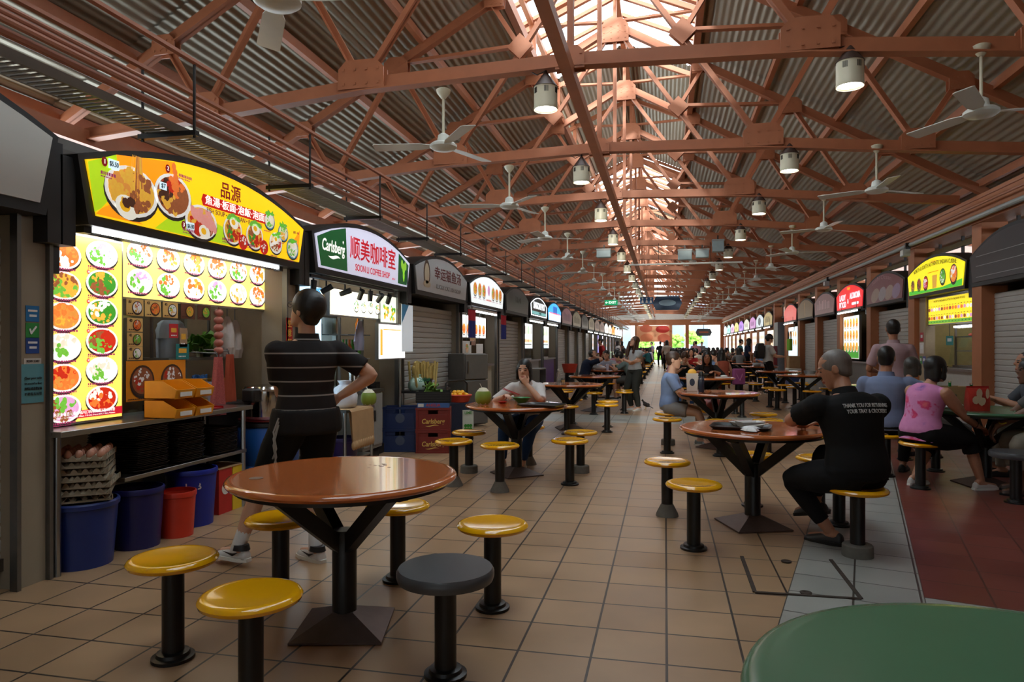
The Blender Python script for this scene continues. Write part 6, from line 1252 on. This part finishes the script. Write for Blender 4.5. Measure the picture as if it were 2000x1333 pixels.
    for p in body.data.polygons:
        q = inv @ (p.center-hc)/hs
        if q.y > .05 and abs(q.z) < .09:
            ax = abs(q.x)
            if ((ax-.031)/.0125)**2+((q.z-.012)/.0048)**2 < 1: p.material_index = 1
            elif ((ax-.032)/.022)**2+((q.z-.034)/.0055)**2 < 1: p.material_index = 3
            elif (q.x/.025)**2+((q.z+.058)/.0085)**2 < 1: p.material_index = 2
    # --- clothes
    cv_ = max(vox, .011)
    top = d.get('top', None)
    if top:
        m = MB(); lo = d.get('hem', -.14); tr = [(lo, .172, .128)]+[(t, rx+.004, ry+.006) for t, rx, ry in TR_ if lo+.02 < t < .97]
        torso(m, tr, .012)
        sl = d.get('sleeve', .62)
        for i, (a, e, wv) in enumerate(arms):
            if sl > 0:
                if sl <= 1: pts = [sp[2].lerp(a, .6)+V((0, 0, .02)), a, a.lerp(e, sl*.5), a.lerp(e, sl)]; rd = [.06*s, .07*s*w, .066*s*w, .066*s*w]
                else: pts = [sp[2].lerp(a, .6)]+bez(a, e, e.lerp(wv, min(.98, sl-1))); rd = [.06*s, .07*s*w, .062*s, .055*s, .055*s, .053*s, .05*s, .038*s]
                m.tube(pts, rd, 14); limb(m, [a, a.lerp(e, .15)], [.071*s*w, .069*s*w])
            else: limb(m, [sp[2].lerp(a, .5), a-X1*(.02*s*(1 if i else -1))], [.06*s, .062*s])
        remesh(m, cv_, top, d.get('topname', 'shirt'), root, 4)
    if d.get('collar'):
        m = MB(); c0 = nb+ups[2]*.0; y = ups[2].cross(X1).normalized()
        m.rings([[c0+ups[2]*h_+X1*r_*math.cos(a)*s+y*r_*math.sin(a)*s for a in [2*PI*j/20 for j in range(20)]] for h_, r_ in ((-.045, .092), (-.01, .076), (.022, .070), (.022, .062), (-.02, .066))], False, False); obj('collar', m, d['collar'], root, smooth=60)
    bot = d.get('bottom', None)
    if bot:
        m = MB(); torso(m, [(-.16, .09, .08), (-.1, .165, .125), (.0, .18, .13), (.1, .172, .124), (.16, .165, .118)], .006); ln = d.get('blen', 1.94)
        for i, (a, k, an) in enumerate(legs):
            fl = d.get('flare', 1)
            if ln > 1: pts = bez(a, k, k.lerp(an, ln-1)); rd = [q*fl for q in (.1*s*w, .092*s*w, .076*s, .07*s, .07*s, .066*s, (.05 if ln > 1.6 else .072)*s)]
            else: pts = [a, a.lerp(k, ln*.5), a.lerp(k, ln)]; rd = [.105*s*w, .1*s*w*fl, .098*s*fl]
            limb(m, pts, rd, 16, False)
            limb(m, [p0.lerp(a, .4), a.lerp(k, .1)], [.1*s, .098*s*w])
        if d.get('skirt'): 
            m.rings([[p0+V((r_*s*math.cos(a), r_*s*.8*math.sin(a), -h_*s)) for a in [2*PI*j/20 for j in range(20)]] for h_, r_ in ((0, .17), (.2, .2), (d['skirt'], .25))])
        remesh(m, cv_, bot, d.get('botname', 'trousers'), root, 4)
    # --- shoes
    if d.get('shoe'):
        for i, (a, k, an) in enumerate(legs):
            fw = V(d.get('toe', [(-.1, 1, 0), (.1, 1, 0)])[i]); fw = (fw-V((0, 0, 0))).normalized(); sdv = V((fw.y, -fw.x, 0)).normalized(); up = sdv.cross(fw).normalized(); c = an-up*.085*1.0; ss = s*1.0
            m = MB(); m.rings([[c+fw*y*ss+sdv*x*wd*ss+up*h_*ss for x, h_ in ((-1, .004), (1, .004), (1.0, .03*hh), (.75, .075*hh), (0, .088*hh), (-.75, .075*hh), (-1, .03*hh))] for y, wd, hh in ((-.085, .024, .75), (-.07, .036, 1.0), (-.02, .04, 1.05), (.04, .043, .92), (.1, .049, .7), (.15, .044, .58), (.178, .025, .42))])
            o = obj('shoe', m, d['shoe'], root, smooth=60)
            sb_ = o.modifiers.new('soft', 'SUBSURF'); sb_.levels = 1; sb_.render_levels = 1
            m = MB(); m.rings([[c+fw*y*ss+sdv*x*ss+up*h_*ss for y, x in ((-.092, -.02), (-.092, .02), (-.04, .042), (.04, .047), (.11, .053), (.165, .04), (.186, .0), (.165, -.04), (.11, -.053), (.04, -.047), (-.04, -.042))] for h_ in (0, .022)]); obj('sole', m, d.get('sole', WHITEP), o)
            if d.get('patch'):
                for q in (-1, 1):
                    m = MB(); m.quad([c+fw*(-.05)*ss+sdv*q*.0445*ss+up*.062*ss, c+fw*(.0)*ss+sdv*q*.0475*ss+up*.034*ss, c+fw*(.09)*ss+sdv*q*.0495*ss+up*.058*ss, c+fw*(.0)*ss+sdv*q*.048*ss+up*.052*ss]); obj('shoe_mark', m, d['patch'], o)
                m = MB(); m.rings([[c+up*h_*ss+fw*(y-.02)*ss+sdv*x*ss for x, y in [(r_*math.cos(t_), r_*1.35*math.sin(t_)) for t_ in [2*PI*j/14 for j in range(14)]]] for h_, r_ in ((.068, .048), (.1, .042))]); obj('shoe_collar', m, d['patch'], o)
            if d.get('sock'):
                m = MB(); ax = (k-an).normalized(); limb(m, [an-ax*.03, an+ax*.1*s], [.042*s, .044*s]); obj('sock', m, d['sock'], root, smooth=60)
    # --- hair
    st = d.get('hair', 'short'); m = MB()
    if st != 'none':
        k_ = dict(short=(.082, .102, .095, -.009, .034), crop=(.080, .1005, .097, -.011, .0275), bob=(.087, .102, .101, -.014, .033), long=(.087, .102, .101, -.014, .033), puff=(.092, .108, .108, -.008, .036))[st]
        m.rings([[H(k_[0]*math.sin(t)*math.cos(a), k_[3]+k_[1]*math.sin(t)*math.sin(a), k_[4]-k_[2]*math.cos(t)) for a in [2*PI*j/18 for j in range(18)]] for t in [PI*(i+.2)/12.4 for i in range(13)]])
        m.rings([[H(k_[0]*math.sin(t)*math.cos(a), -.021+(k_[1]-.001)*math.sin(t)*math.sin(a), .036-(k_[2]-.003)*math.cos(t)) for a in [2*PI*j/18 for j in range(18)]] for t in [PI*(i+.2)/12.4 for i in range(13)]])
        if st in ('short', 'puff', 'crop'): m.rings([[H(rx*math.cos(a), yo+ry*math.sin(a), z) for a in [2*PI*j/16 for j in range(16)]] for z, rx, ry, yo in ((-.075, .045, .03, -.055), (-.05, .066, .05, -.045), (-.02, .0755, .066, -.035), (.04, .079, .085, -.022))])
        if st == 'bob': m.rings([[H(rx*math.cos(a), yo+ry*math.sin(a), z) for a in [2*PI*j/18 for j in range(18)]] for z, rx, ry, yo in ((-.125, .078, .05, -.03), (-.1, .088, .058, -.03), (-.04, .09, .07, -.03), (.05, .086, .09, -.02))]); [m.ball(tuple(H(sx*.078, .03, z_)), (.016, .03, .05), 8, 5) for sx in (-1, 1) for z_ in (-.06, .0)]
        if st == 'long':
            m.rings([[H(rx*math.cos(a), yo+ry*math.sin(a), z) for a in [2*PI*j/18 for j in range(18)]] for z, rx, ry, yo in ((-.34, .06, .025, -.075), (-.28, .095, .045, -.07), (-.15, .1, .06, -.055), (-.06, .094, .07, -.04), (.05, .086, .09, -.02))]); [m.rings([[H(sx*.078+.022*math.cos(a), .028+.026*math.sin(a), z) for a in [2*PI*j/10 for j in range(10)]] for z in (-.27, -.12, .04)]) for sx in (-1, 1)]
            if d.get('lock'): m.rings([[H(d['lock']*(.09+q*.02)+r_*math.cos(a), .05+r_*math.sin(a), z) for a in [2*PI*j/12 for j in range(12)]] for z, r_, q in ((-.36, .02, 0), (-.3, .045, .2), (-.15, .045, .3), (.0, .03, 0))])
        remesh(m, max(vox*.8, .007), hairm, 'hair', root, 3)
    if d.get('glasses'):
        m = MB()
        for sx in (-1, 1): m.tube([H(sx*(.033+.024*math.cos(t_)), .105, .012+.019*math.sin(t_)) for t_ in [2*PI*j/14 for j in range(15)]], .0022, 5); m.tube([H(sx*.057, .105, .018), H(sx*.078, .06, .02), H(sx*.08, -.01, .012)], .002, 5)
        obj('glasses', m, BLACKP, root)
    root['_j'] = 0; del root['_j']
    return root, dict(sp=sp, ups=ups, sh=sh, nb=nb, hc=hc, arms=arms, legs=legs, torso=torso, X1=X1)

def stripes(n_, base, line, step, width, z0):
    m = mat(n_, base, .85, var=.2, scale=12, bump=.3, spec=.2); nt = m.node_tree; b = nt.nodes['Principled BSDF']
    tc = nt.nodes.new('ShaderNodeTexCoord'); sx = nt.nodes.new('ShaderNodeSeparateXYZ'); L = nt.links.new; L(tc.outputs['Object'], sx.inputs[0])
    def mth(op, a, v):
        q = nt.nodes.new('ShaderNodeMath'); q.operation = op; L(a, q.inputs[0]); q.inputs[1].default_value = v; return q.outputs[0]
    f = mth('LESS_THAN', mth('FRACT', mth('DIVIDE', mth('SUBTRACT', sx.outputs[2], z0), step), 0), width/step)
    mx = nt.nodes.new('ShaderNodeMix'); mx.data_type = 'RGBA'; src = b.inputs['Base Color'].links[0].from_socket; L(f, mx.inputs[0]); L(src, mx.inputs[6]); mx.inputs[7].default_value = lin(line)+(1,); L(mx.outputs[2], b.inputs['Base Color']); return m
NEAR = .0065
BLK = cloth('black', (22, 21, 21)); 
STR = stripes('cloth_striped', (40, 36, 36), (150, 146, 140), .086, .009, 1.045)
o_, J = person('standing person in a dark striped polo shirt and shorts reading the noodle stall menu', (-2.19, 3.94, 0), 50, dict(sit=False, s=1.0, vox=NEAR, w=1.06, lean=-2, top=STR, hem=-.16, sleeve=.72, collar=STR, bottom=BLK, blen=1.22, flare=1.12, botname='shorts', hands=[(-.06, .30, 1.14), (.215, -.02, 1.03)], ep=[(-.12, -.6, -.8), (.9, -.55, .15)], hd=[None, (-.5, .6, -.6)], pn=[(1, 0, 0), (-.8, -.2, .2)], curl=[.5, .35],
    feet=[(-.366, .202, .085), (.06, .0, .085)], toe=[(-.45, 1, 0), (-.2, 1, 0)], yaw=28, pitch=16, hair='puff', glasses=True, shoe=mat('shoe_white', (206, 204, 200), .5), sole=WHITEP, patch=mat('shoe_black', (24, 22, 24), .5), sock=mat('sock_white', (214, 212, 208), .9), skin='light'))
m = MB(); J['torso'](m, [(-.22, .196, .15), (-.18, .205, .156), (-.05, .202, .154), (.04, .194, .148), (.1, .186, .14), (.1, .170, .12), (-.22, .17, .12)], .01); remesh(m, .011, [cloth('apron', (36, 34, 34))], 'apron', o_, 3)
m = MB()
for i in range(3): m.tube([V((-.2, -.08, .92-.02*i)), V((-.235, -.09, .84-.04*i)), V((-.22, -.1, .74-.05*i)), V((-.24, -.09, .68-.06*i))], .005, 6)
obj('apron_string', m, mat('string_grey', (150, 146, 140), .8), o_)

person('person in a white shirt eating noodles with a hand raised to the mouth', (-1.52, 7.75, 0), 180, dict(s=.93, vox=NEAR, fem=True, lean=30, neck=-6, top=cloth('white', (206, 200, 196)), sleeve=.95, collar=MATS['cloth_white'], bottom=cloth('jeans', (42, 66, 104)), hands=[(-.05, .34, .93), (.20, .40, .80)], ep=[(-.8, .2, -.9), (.9, -.2, -.6)], hd=[(.5, .1, .8), (-.5, .6, .25)], pn=[(.2, -1, 0), (0, .2, -1)], curl=[.7, .9],
    feet=[(.02, .24, .085), (.24, .30, .085)], pitch=-8, hair='bob', hc='black', skin='light', shoe=mat('shoe_pale', (190, 184, 176), .5)))
ch = thing('chopsticks', 'pair of red chopsticks held by the person in white over the bowl', 'chopsticks', (-1.72, 7.37, .86)); obj('stick', MB().tube([(-.03, .06, .03), (.19, -.08, -.03)], .004, 6), MATS['red_plastic'], ch); obj('stick', MB().tube([(-.03, .05, .02), (.185, -.1, -.035)], .004, 6), MATS['red_plastic'], ch)

person('standing person with long brown hair and crossed arms in a pale grey tee', (-.62, 14.8, 0), 138, dict(sit=False, s=.92, vox=.008, fem=True, lean=0, top=cloth('palegrey', (186, 192, 194)), hem=.02, sleeve=.4, bottom=cloth('charcoal', (58, 60, 56)), flare=1.15, blen=1.98, hands=[(.15, .15, 1.06), (-.15, .18, 1.04)], ep=[(-.5, -.1, -1), (.5, -.1, -1)], hd=[(.8, -.3, .1), (-.8, -.2, .1)], pn=[(0, -1, 0), (0, -1, 0)], yaw=-8, pitch=16, hair='long', lock=1, hc='auburn', shoe=MATS['shoe_white']))
person('seated person with short brown hair in a pale blue tee and grey shorts', (.05, 9.70, 0), -92, dict(s=.95, vox=NEAR, fem=True, lean=6, top=cloth('paleblue', (134, 156, 196)), sleeve=.7, bottom=cloth('greybeige', (150, 146, 142)), botname='shorts', blen=.62, hands=[(-.08, .38, .64), (.08, .36, .63)], feet=[(-.1, .42, .085), (.1, .52, .085)], ep=[(-.7, -.6, -.3), (.7, -.6, -.3)], neck=2, pitch=-2, hair='short', hc='brown', skin='pale', shoe=mat('slipper_grey', (130, 140, 142), .6)))
o_, J = person('grey-haired seated person in a black tee lettered thank you for returning your tray', (1.21, 4.827, 0), 30, dict(s=1.04, w=1.16, vox=NEAR, lean=15, twist=-8, top=BLK, sleeve=.66, collar=BLK, bottom=cloth('jogger', (24, 24, 26)), hands=[(-.02, .56, .80), (.16, .50, .80)], ep=[(-1, .15, -.25), (.8, -.4, -.5)], hd=[(.9, .5, 0), None], pn=[(0, 0, -1), (0, 0, -1)],
    feet=[(.03, .27, .085), (.19, .60, .20)], kp=[(-.5, 1, .5), (0, 1, .6)], blen=1.80, toe=[(-.35, 1, -.05), (-.3, 1, -.25)], yaw=42, pitch=-22, neck=14, hair='crop', hc='grey', skin='tan', shoe=mat('clog_dark', (40, 40, 42), .45), sole=BLACKP))
# back print: raised lettering following the back
def backtext(body, size, root, J, t_, off, width, m_):
    c = J['sp'][1].lerp(J['sp'][2], t_); u = J['ups'][1]; y = u.cross(J['X1']).normalized()
    o = text(body, size, 0, 0, 0, root, m_, width=width, name='shirt_print', bold=.01, spacing=1)
    for v in o.data.vertices:
        x, z = v.co.x, v.co.z; bend = (x/.22)**2*.05
        p = c+J['X1']*(x+.02)+u*z-y*(off-bend)+y*v.co.y; v.co = p
ink = mat('shirt_ink', (206, 206, 204), .7)
backtext('THANK YOU FOR RETURNING', .036, o_, J, 1.06, .1585, .31, ink); backtext('YOUR TRAY & CROCKERY', .036, o_, J, .86, .163, .28, ink)
o_, J = person('seated person in a blue-grey long shirt seen from behind, reaching to the green table', (2.24, 7.85, 0), -20, dict(s=1.04, w=1.06, vox=NEAR, lean=4, top=cloth('bluegrey', (122, 134, 164)), sleeve=1.3, collar=MATS['cloth_bluegrey'], bottom=BLK, hands=[(-.16, .32, .62), (.42, .36, .82)], ep=[(-.7, -.6, -.4), (.9, -.3, -.2)], yaw=-5, hair='short', skin='tan', shoe=BLACKP, sole=BLACKP))
person('standing person in a dusty pink shirt seen from behind at the grey shutter', (2.84, 9.65, 0), -8, dict(sit=False, s=1.0, vox=NEAR, lean=2, top=cloth('dustypink', (178, 148, 152)), sleeve=.8, collar=MATS['cloth_dustypink'], bottom=cloth('navytrousers', (40, 42, 52)), hands=[(-.16, .28, 1.02), (.16, .28, 1.02)], yaw=0, pitch=-8, hair='short', skin='tan', shoe=BLACKP, sole=BLACKP))
person('seated older person with grey-black hair in a cream top with a dark strap', (2.79, 9.05, 0), -46, dict(s=.9, vox=.008, fem=True, lean=16, top=cloth('cream', (196, 184, 168)), sleeve=.6, bottom=BLK, hair='bob', hc='salt', skin='tan', shoe=BLACKP, sole=BLACKP))
ys(2.79, 9.05, 'yellow stool under the older person in the cream top')
PK = mat('cloth_pinkprint', (200, 120, 168), .85, var=.1, scale=6, bump=.3, spec=.2)
nt = PK.node_tree; bb = nt.nodes['Principled BSDF']; vz = nt.nodes.new('ShaderNodeTexNoise'); vz.inputs['Scale'].default_value = 7; vz.inputs['Detail'].default_value = 5; tc_ = nt.nodes.new('ShaderNodeTexCoord'); cr_ = nt.nodes.new('ShaderNodeValToRGB')
for p_, c_ in ((.30, (120, 92, 160)), (.42, (206, 130, 178)), (.58, (214, 140, 186)), (.64, (206, 60, 110)), (.74, (226, 110, 120))):
    e_ = cr_.color_ramp.elements.new(p_); e_.color = lin(c_)+(1,)
cr_.color_ramp.elements.remove(cr_.color_ramp.elements[-1]); nt.links.new(tc_.outputs['Object'], vz.inputs['Vector']); nt.links.new(vz.outputs['Fac'], cr_.inputs[0]); nt.links.new(cr_.outputs[0], bb.inputs['Base Color'])
o_, J = person('seated person in a sleeveless pink patterned blouse and black cropped trousers', (2.365, 7.24, 0), -62, dict(s=.95, w=1.2, vox=NEAR, fem=True, lean=18, top=PK, topname='blouse', sleeve=0, hem=-.2, bottom=BLK, blen=1.3, flare=1.18, hands=[(-.18, .46, .79), (.2, .46, .60)], ep=[(-.8, -.3, -.5), (.6, -.6, -.4)], hd=[None, (-.1, 1, -.35)], feet=[(-.16, .10, .085), (.2, .50, .085)], kp=[(-.3, 1, .5), (.2, 1, .5)], yaw=-12, pitch=-6, hair='bob', hs=1.0, skin='tan', shoe=mat('clog_white', (196, 190, 184), .5)))
o = obj('bracelet', MB().tube([J['arms'][1][2]+(J['arms'][1][1]-J['arms'][1][2]).normalized()*.05+V((.034*math.cos(t_), .01*math.sin(t_), .034*math.sin(t_))) for t_ in [2*PI*j/14 for j in range(15)]], .004, 6), CHROME, o_)
person('seated person at the edge of the view facing the green table, in a grey shirt', (3.80, 8.15, 0), 82, dict(s=.98, vox=.008, lean=12, top=cloth('slate', (76, 80, 86)), sleeve=.8, bottom=cloth('khaki', (140, 132, 118)), hands=[(-.14, .42, .80), (.14, .42, .80)], hair='crop', hc='salt', skin='tan', shoe=BLACKP, sole=BLACKP))
o_, J = person('seated person cut off by the edge, arm with a yellow bangle over khaki knees', (3.52, 7.15, 0), 82, dict(s=.98, w=1.05, vox=NEAR, lean=26, top=cloth('greyshirt', (96, 92, 90)), sleeve=.7, bottom=MATS['cloth_khaki'], blen=1.6, flare=1.1, hands=[(-.02, .55, .60), (.16, .50, .62)], ep=[(-.8, 0, -.4), (.8, 0, -.4)], hd=[(.1, .4, -.9), (0, .5, -.9)], feet=[(-.12, .36, .085), (.12, .3, .085)], hair='short', skin='brown', shoe=mat('sandal_brown', (60, 40, 30), .6), sole=BLACKP))
for i in (0,): obj('bangle', MB().tube([J['arms'][i][2]+(J['arms'][i][1]-J['arms'][i][2]).normalized()*.06+V((.036*math.cos(t_), .036*math.sin(t_), .008*math.sin(t_*2))) for t_ in [2*PI*j/16 for j in range(17)]], .006, 6), mat('yellow_bangle', (200, 170, 20), .4), o_)
ys(3.80, 8.15, 'yellow stool under the person in the grey shirt at the edge of the view')
person('seated person with long wavy black hair in a black top eating from a dark bowl', (.85, 14.85, 0), 176, dict(s=.95, vox=.008, fem=True, lean=20, top=cloth('darkbrown', (38, 32, 32)), sleeve=1.5, bottom=BLK, hands=[(-.16, .42, .84), (.16, .42, .84)], hd=[(.5, .6, .1), (-.5, .6, .1)], ep=[(-.9, -.1, -.6), (.9, -.1, -.6)], pitch=-12, hair='long', skin='tan', shoe=BLACKP))
person('seated young person with reddish brown hair in a black sleeveless top', (.42, 15.8, 0), 182, dict(s=.9, vox=.009, lean=14, top=BLK, sleeve=.2, bottom=cloth('jeans', (42, 66, 104)), hands=[(-.06, .34, .95), (.1, .38, .85)], pitch=-10, hair='puff', hc='auburn', skin='light', shoe=BLACKP)); ys(.42, 15.8, 'yellow stool under the young person with reddish brown hair')
person('seated person in a navy tee and olive cap leaning the head on one hand', (-2.02, 17.61, 0), -55, dict(s=1.0, vox=.009, lean=24, top=cloth('navy', (30, 38, 58)), sleeve=.75, bottom=BLK, hands=[(-.05, .4, .82), (.13, .22, 1.1)], ep=[(-.8, 0, -.5), (.8, .3, -.6)], hd=[None, (-.2, .1, .9)], hair='crop', hc='salt', skin='light', shoe=BLACKP))
person('seated person with black hair in a green checked shirt bending over a coconut', (-.81, 17.69, 0), 80, dict(s=1.0, vox=.009, lean=34, top=mat('cloth_check', (110, 132, 134), .85, var=.5, scale=45), sleeve=.75, bottom=cloth('greyshorts', (90, 90, 88)), blen=.9, hands=[(-.1, .45, .86), (.08, .45, .86)], ep=[(-.8, 0, -.5), (.8, 0, -.5)], pitch=-14, hair='puff', skin='light', shoe=BLACKP))
person('seated person in a white striped shirt across from the navy tee', (-1.49, 18.7, 0), 170, dict(s=.97, vox=.01, lean=22, top=stripes('cloth_finestripe', (176, 180, 190), (120, 130, 160), .03, .01, 0), sleeve=.8, bottom=BLK, hands=[(-.15, .4, .82), (.15, .4, .82)], hair='short', skin='light', shoe=BLACKP))
coconut('dark green coconut in front of the person in the green checked shirt', (-1.2, 17.85, ZT), 1.0); on('white takeaway bags on the table of the navy tee', 'takeaway_bag', 'bag', (-1.65, 17.75, ZT), [('bag', MB().ball((0, 0, .06), (.18, .1, .06), 14, 7), MATS['bag_white']), ('cup', MB().lathe([(.035, 0), (.04, .15), (.035, .16)], (.22, 0, 0), 14), MATS['milky_plastic'])])
o_, J = person('standing person in a white tee with a black backpack ordering at a lit stall', (2.86, 20.8, 0), -80, dict(sit=False, s=1.0, vox=.01, lean=3, top=cloth('offwhite', (196, 200, 198)), sleeve=.75, bottom=BLK, hands=[(-.1, .36, 1.08), (.12, .36, 1.05)], hair='puff', skin='light', shoe=BLACKP))
bp_ = thing('backpack', 'black backpack on the back of the person in the white tee', 'backpack', (2.86-.17, 20.8-.03, 1.0), R(-80)); obj('body', MB().rings([[(q*x, -.16*q-.02+.02, z) for x in (-.14, .14)]+[(q*x, .04, z) for x in (.14, -.14)] for z, q in ((0, .85), (.06, 1), (.34, 1), (.44, .7))]), mat('backpack_black', (24, 24, 28), .7), bp_, bevel=.02); obj('pocket', MB().box(-.1, .1, -.2, -.14, .05, .22), MATS['backpack_black'], bp_, bevel=.02)
person('seated person in a rust-coloured dress with long black hair, seen from behind', (1.41, 17.85, 0), 30, dict(s=.95, vox=.01, fem=True, lean=8, top=cloth('rust', (150, 78, 60)), sleeve=0, hem=-.2, bottom=MATS['cloth_rust'], botname='skirt', blen=1.5, flare=1.3, hair='long', skin='tan', shoe=BLACKP))
lb_ = thing('shoulder_bag', 'pink and violet shoulder bag beside the rust-coloured dress', 'bag', (1.78, 17.95, 0), R(20)); obj('body', MB().box(-.16, .16, -.05, .05, .40, .80), mat('bag_violet', (170, 90, 150), .6), lb_, bevel=.03); obj('strap', MB().tube([(-.1, 0, .78), (-.06, -.06, .62), (0, -.07, .5), (.06, -.06, .62), (.1, 0, .78)], .012), mat('strap_pink', (214, 140, 190), .6), lb_); obj('stand', MB().lathe([(.1, 0), (.08, .4)], (0, 0, 0), 12), BLACKM, lb_)

# crowd at the distant tables: a few figures, copied with clothes and hair of their own
CP = []
for nm, dd in (('short', dict(hair='short', lean=14)), ('bob', dict(hair='bob', fem=True, lean=18)), ('long', dict(hair='long', fem=True, lean=10)), ('puff', dict(hair='puff', lean=22, yaw=20))):
    dd.update(s=.97, vox=.012, top=cloth('white', (206, 200, 196)), sleeve=.75, bottom=BLK, hands=[(-.14, .4, .83), (.12, .36, .9)], shoe=BLACKP, pitch=-8)
    CP.append((nm, person('tmp', (0, 0, -50), 0, dd)[0]))
SP = []
for nm, dd in (('short', dict(hair='short')), ('long', dict(hair='long', fem=True))):
    dd.update(s=1.0, sit=False, vox=.012, top=MATS['cloth_white'], sleeve=.75, bottom=BLK, hands=[(-.2, .1, .85), (.15, .3, 1.05)], feet=[(-.1, .1, .085), (.1, -.12, .1)], shoe=BLACKP)
    SP.append((nm, person('tmp', (0, 0, -50), 0, dd)[0]))
CLO = [('white', (206, 200, 196)), ('black', (22, 21, 21)), ('navy', (30, 38, 58)), ('grey', (120, 120, 120)), ('sky blue', (120, 150, 190)), ('red', (160, 44, 44)), ('olive', (90, 92, 60)), ('pink', (200, 140, 150)), ('cream', (196, 184, 168)), ('teal', (50, 110, 116)), ('brown', (96, 66, 48)), ('lilac', (150, 136, 176))]
HN = dict(short='short black hair', bob='bobbed black hair', long='long black hair', puff='thick black hair')
def crowd(proto, nm, loc, rz, col, label):
    r = dup(proto, loc, rz, label, 'diners and walkers in the distant crowd')
    for ch in r.children:
        if ch.name.split('.')[0] in ('shirt',): ch.material_slots[0].link = 'OBJECT'; ch.material_slots[0].material = cloth(col[0].replace(' ', '_'), col[1])
    return r
rnd = random.Random(11); used = set(); n_c = 0
for rn, i, x, y in FARROWS:
    for j in range(6):
        if rnd.random() > (.5 if i > 0 or rn != 'row beside the Indian food stall' else .3): continue
        if abs(x-.8) < .3 and i == 0 and j in (0, 1): continue
        a = R(-90+60*j); nm, pr = rnd.choice(CP); col = rnd.choice(CLO)
        crowd(pr, nm, (x+.7*math.cos(a), y+.7*math.sin(a), 0), a+PI/2+rnd.uniform(-.3, .3), col, f'{col[0]} top, {HN[nm]}, seated {SIDE[j]}, {ORD[i]} distant table, {RN[rn]}'); n_c += 1
for q, (x, y, rz, w_) in enumerate(((-.3, 47, 10, 'walking up the aisle on the coffee shop side'), (.0, 50, 170, 'beside the walker in the aisle'), (-.9, 53, 90, 'under the orange banner'), (1.87, 47, -170, 'by the far posts'), (3.4, 34, -80, 'at the violet sign'), (3.3, 30, -90, 'at the cream and gold sign'), (1.87, 44, 10, 'between the distant table rows'), (-2.6, 40, 80, 'at the glowing cream sign'), (-2.5, 28.5, 100, 'in front of the closed shutters'), (-2.7, 46, 90, 'at the orange sign'), (2.6, 52, 180, 'near the far corner'), (.1, 38, 5, 'in the aisle seen from behind'))):
    nm, pr = SP[q % 2]; col = CLO[(q*5+1) % len(CLO)]; crowd(pr, nm, (x, y, 0), R(rz), col, f'standing person in a {col[0]} top {w_}')
for _, r_ in CP+SP:
    for ch in list(r_.children): 
        for g_ in list(ch.children): bpy.data.objects.remove(g_)
        bpy.data.objects.remove(ch)
    bpy.data.objects.remove(r_)

# the bird on the floor
bd = thing('bird', 'small dark bird standing on the aisle floor near the crossed-arms person', 'bird', (-.40, 15.05, 0), R(60)); bm_ = MB(); bdm = mat('bird_feather', (40, 34, 32), .6)
bm_.rings([[V((r_*math.cos(a), y, z+r_*1.05*math.sin(a))) for a in [2*PI*j/14 for j in range(14)]] for y, z, r_ in ((-.10, .07, .008), (-.06, .085, .03), (-.02, .10, .046), (.03, .12, .045), (.06, .15, .03), (.07, .175, .026), (.085, .19, .024), (.1, .19, .012))])
obj('body', bm_, bdm, bd, smooth=60); obj('beak', MB().tube([(0, .1, .19), (0, .13, .183)], [.008, .002], 6), mat('beak_yellow', (200, 160, 40), .5), bd); obj('tail', MB().rings([[(-.012, -.09, .07), (.012, -.09, .07), (.012, -.09, .078), (-.012, -.09, .078)], [(-.022, -.17, .035), (.022, -.17, .035), (.022, -.17, .04), (-.022, -.17, .04)]]), bdm, bd)
for sx in (-1, 1): obj('leg', MB().tube([(sx*.018, 0, .07), (sx*.02, .005, .005), (sx*.022, .03, .003)], .004, 6), MATS['beak_yellow'], bd); obj('wing', MB().ball((sx*.042, -.01, .105), (.012, .06, .032), 10, 6), bdm, bd)
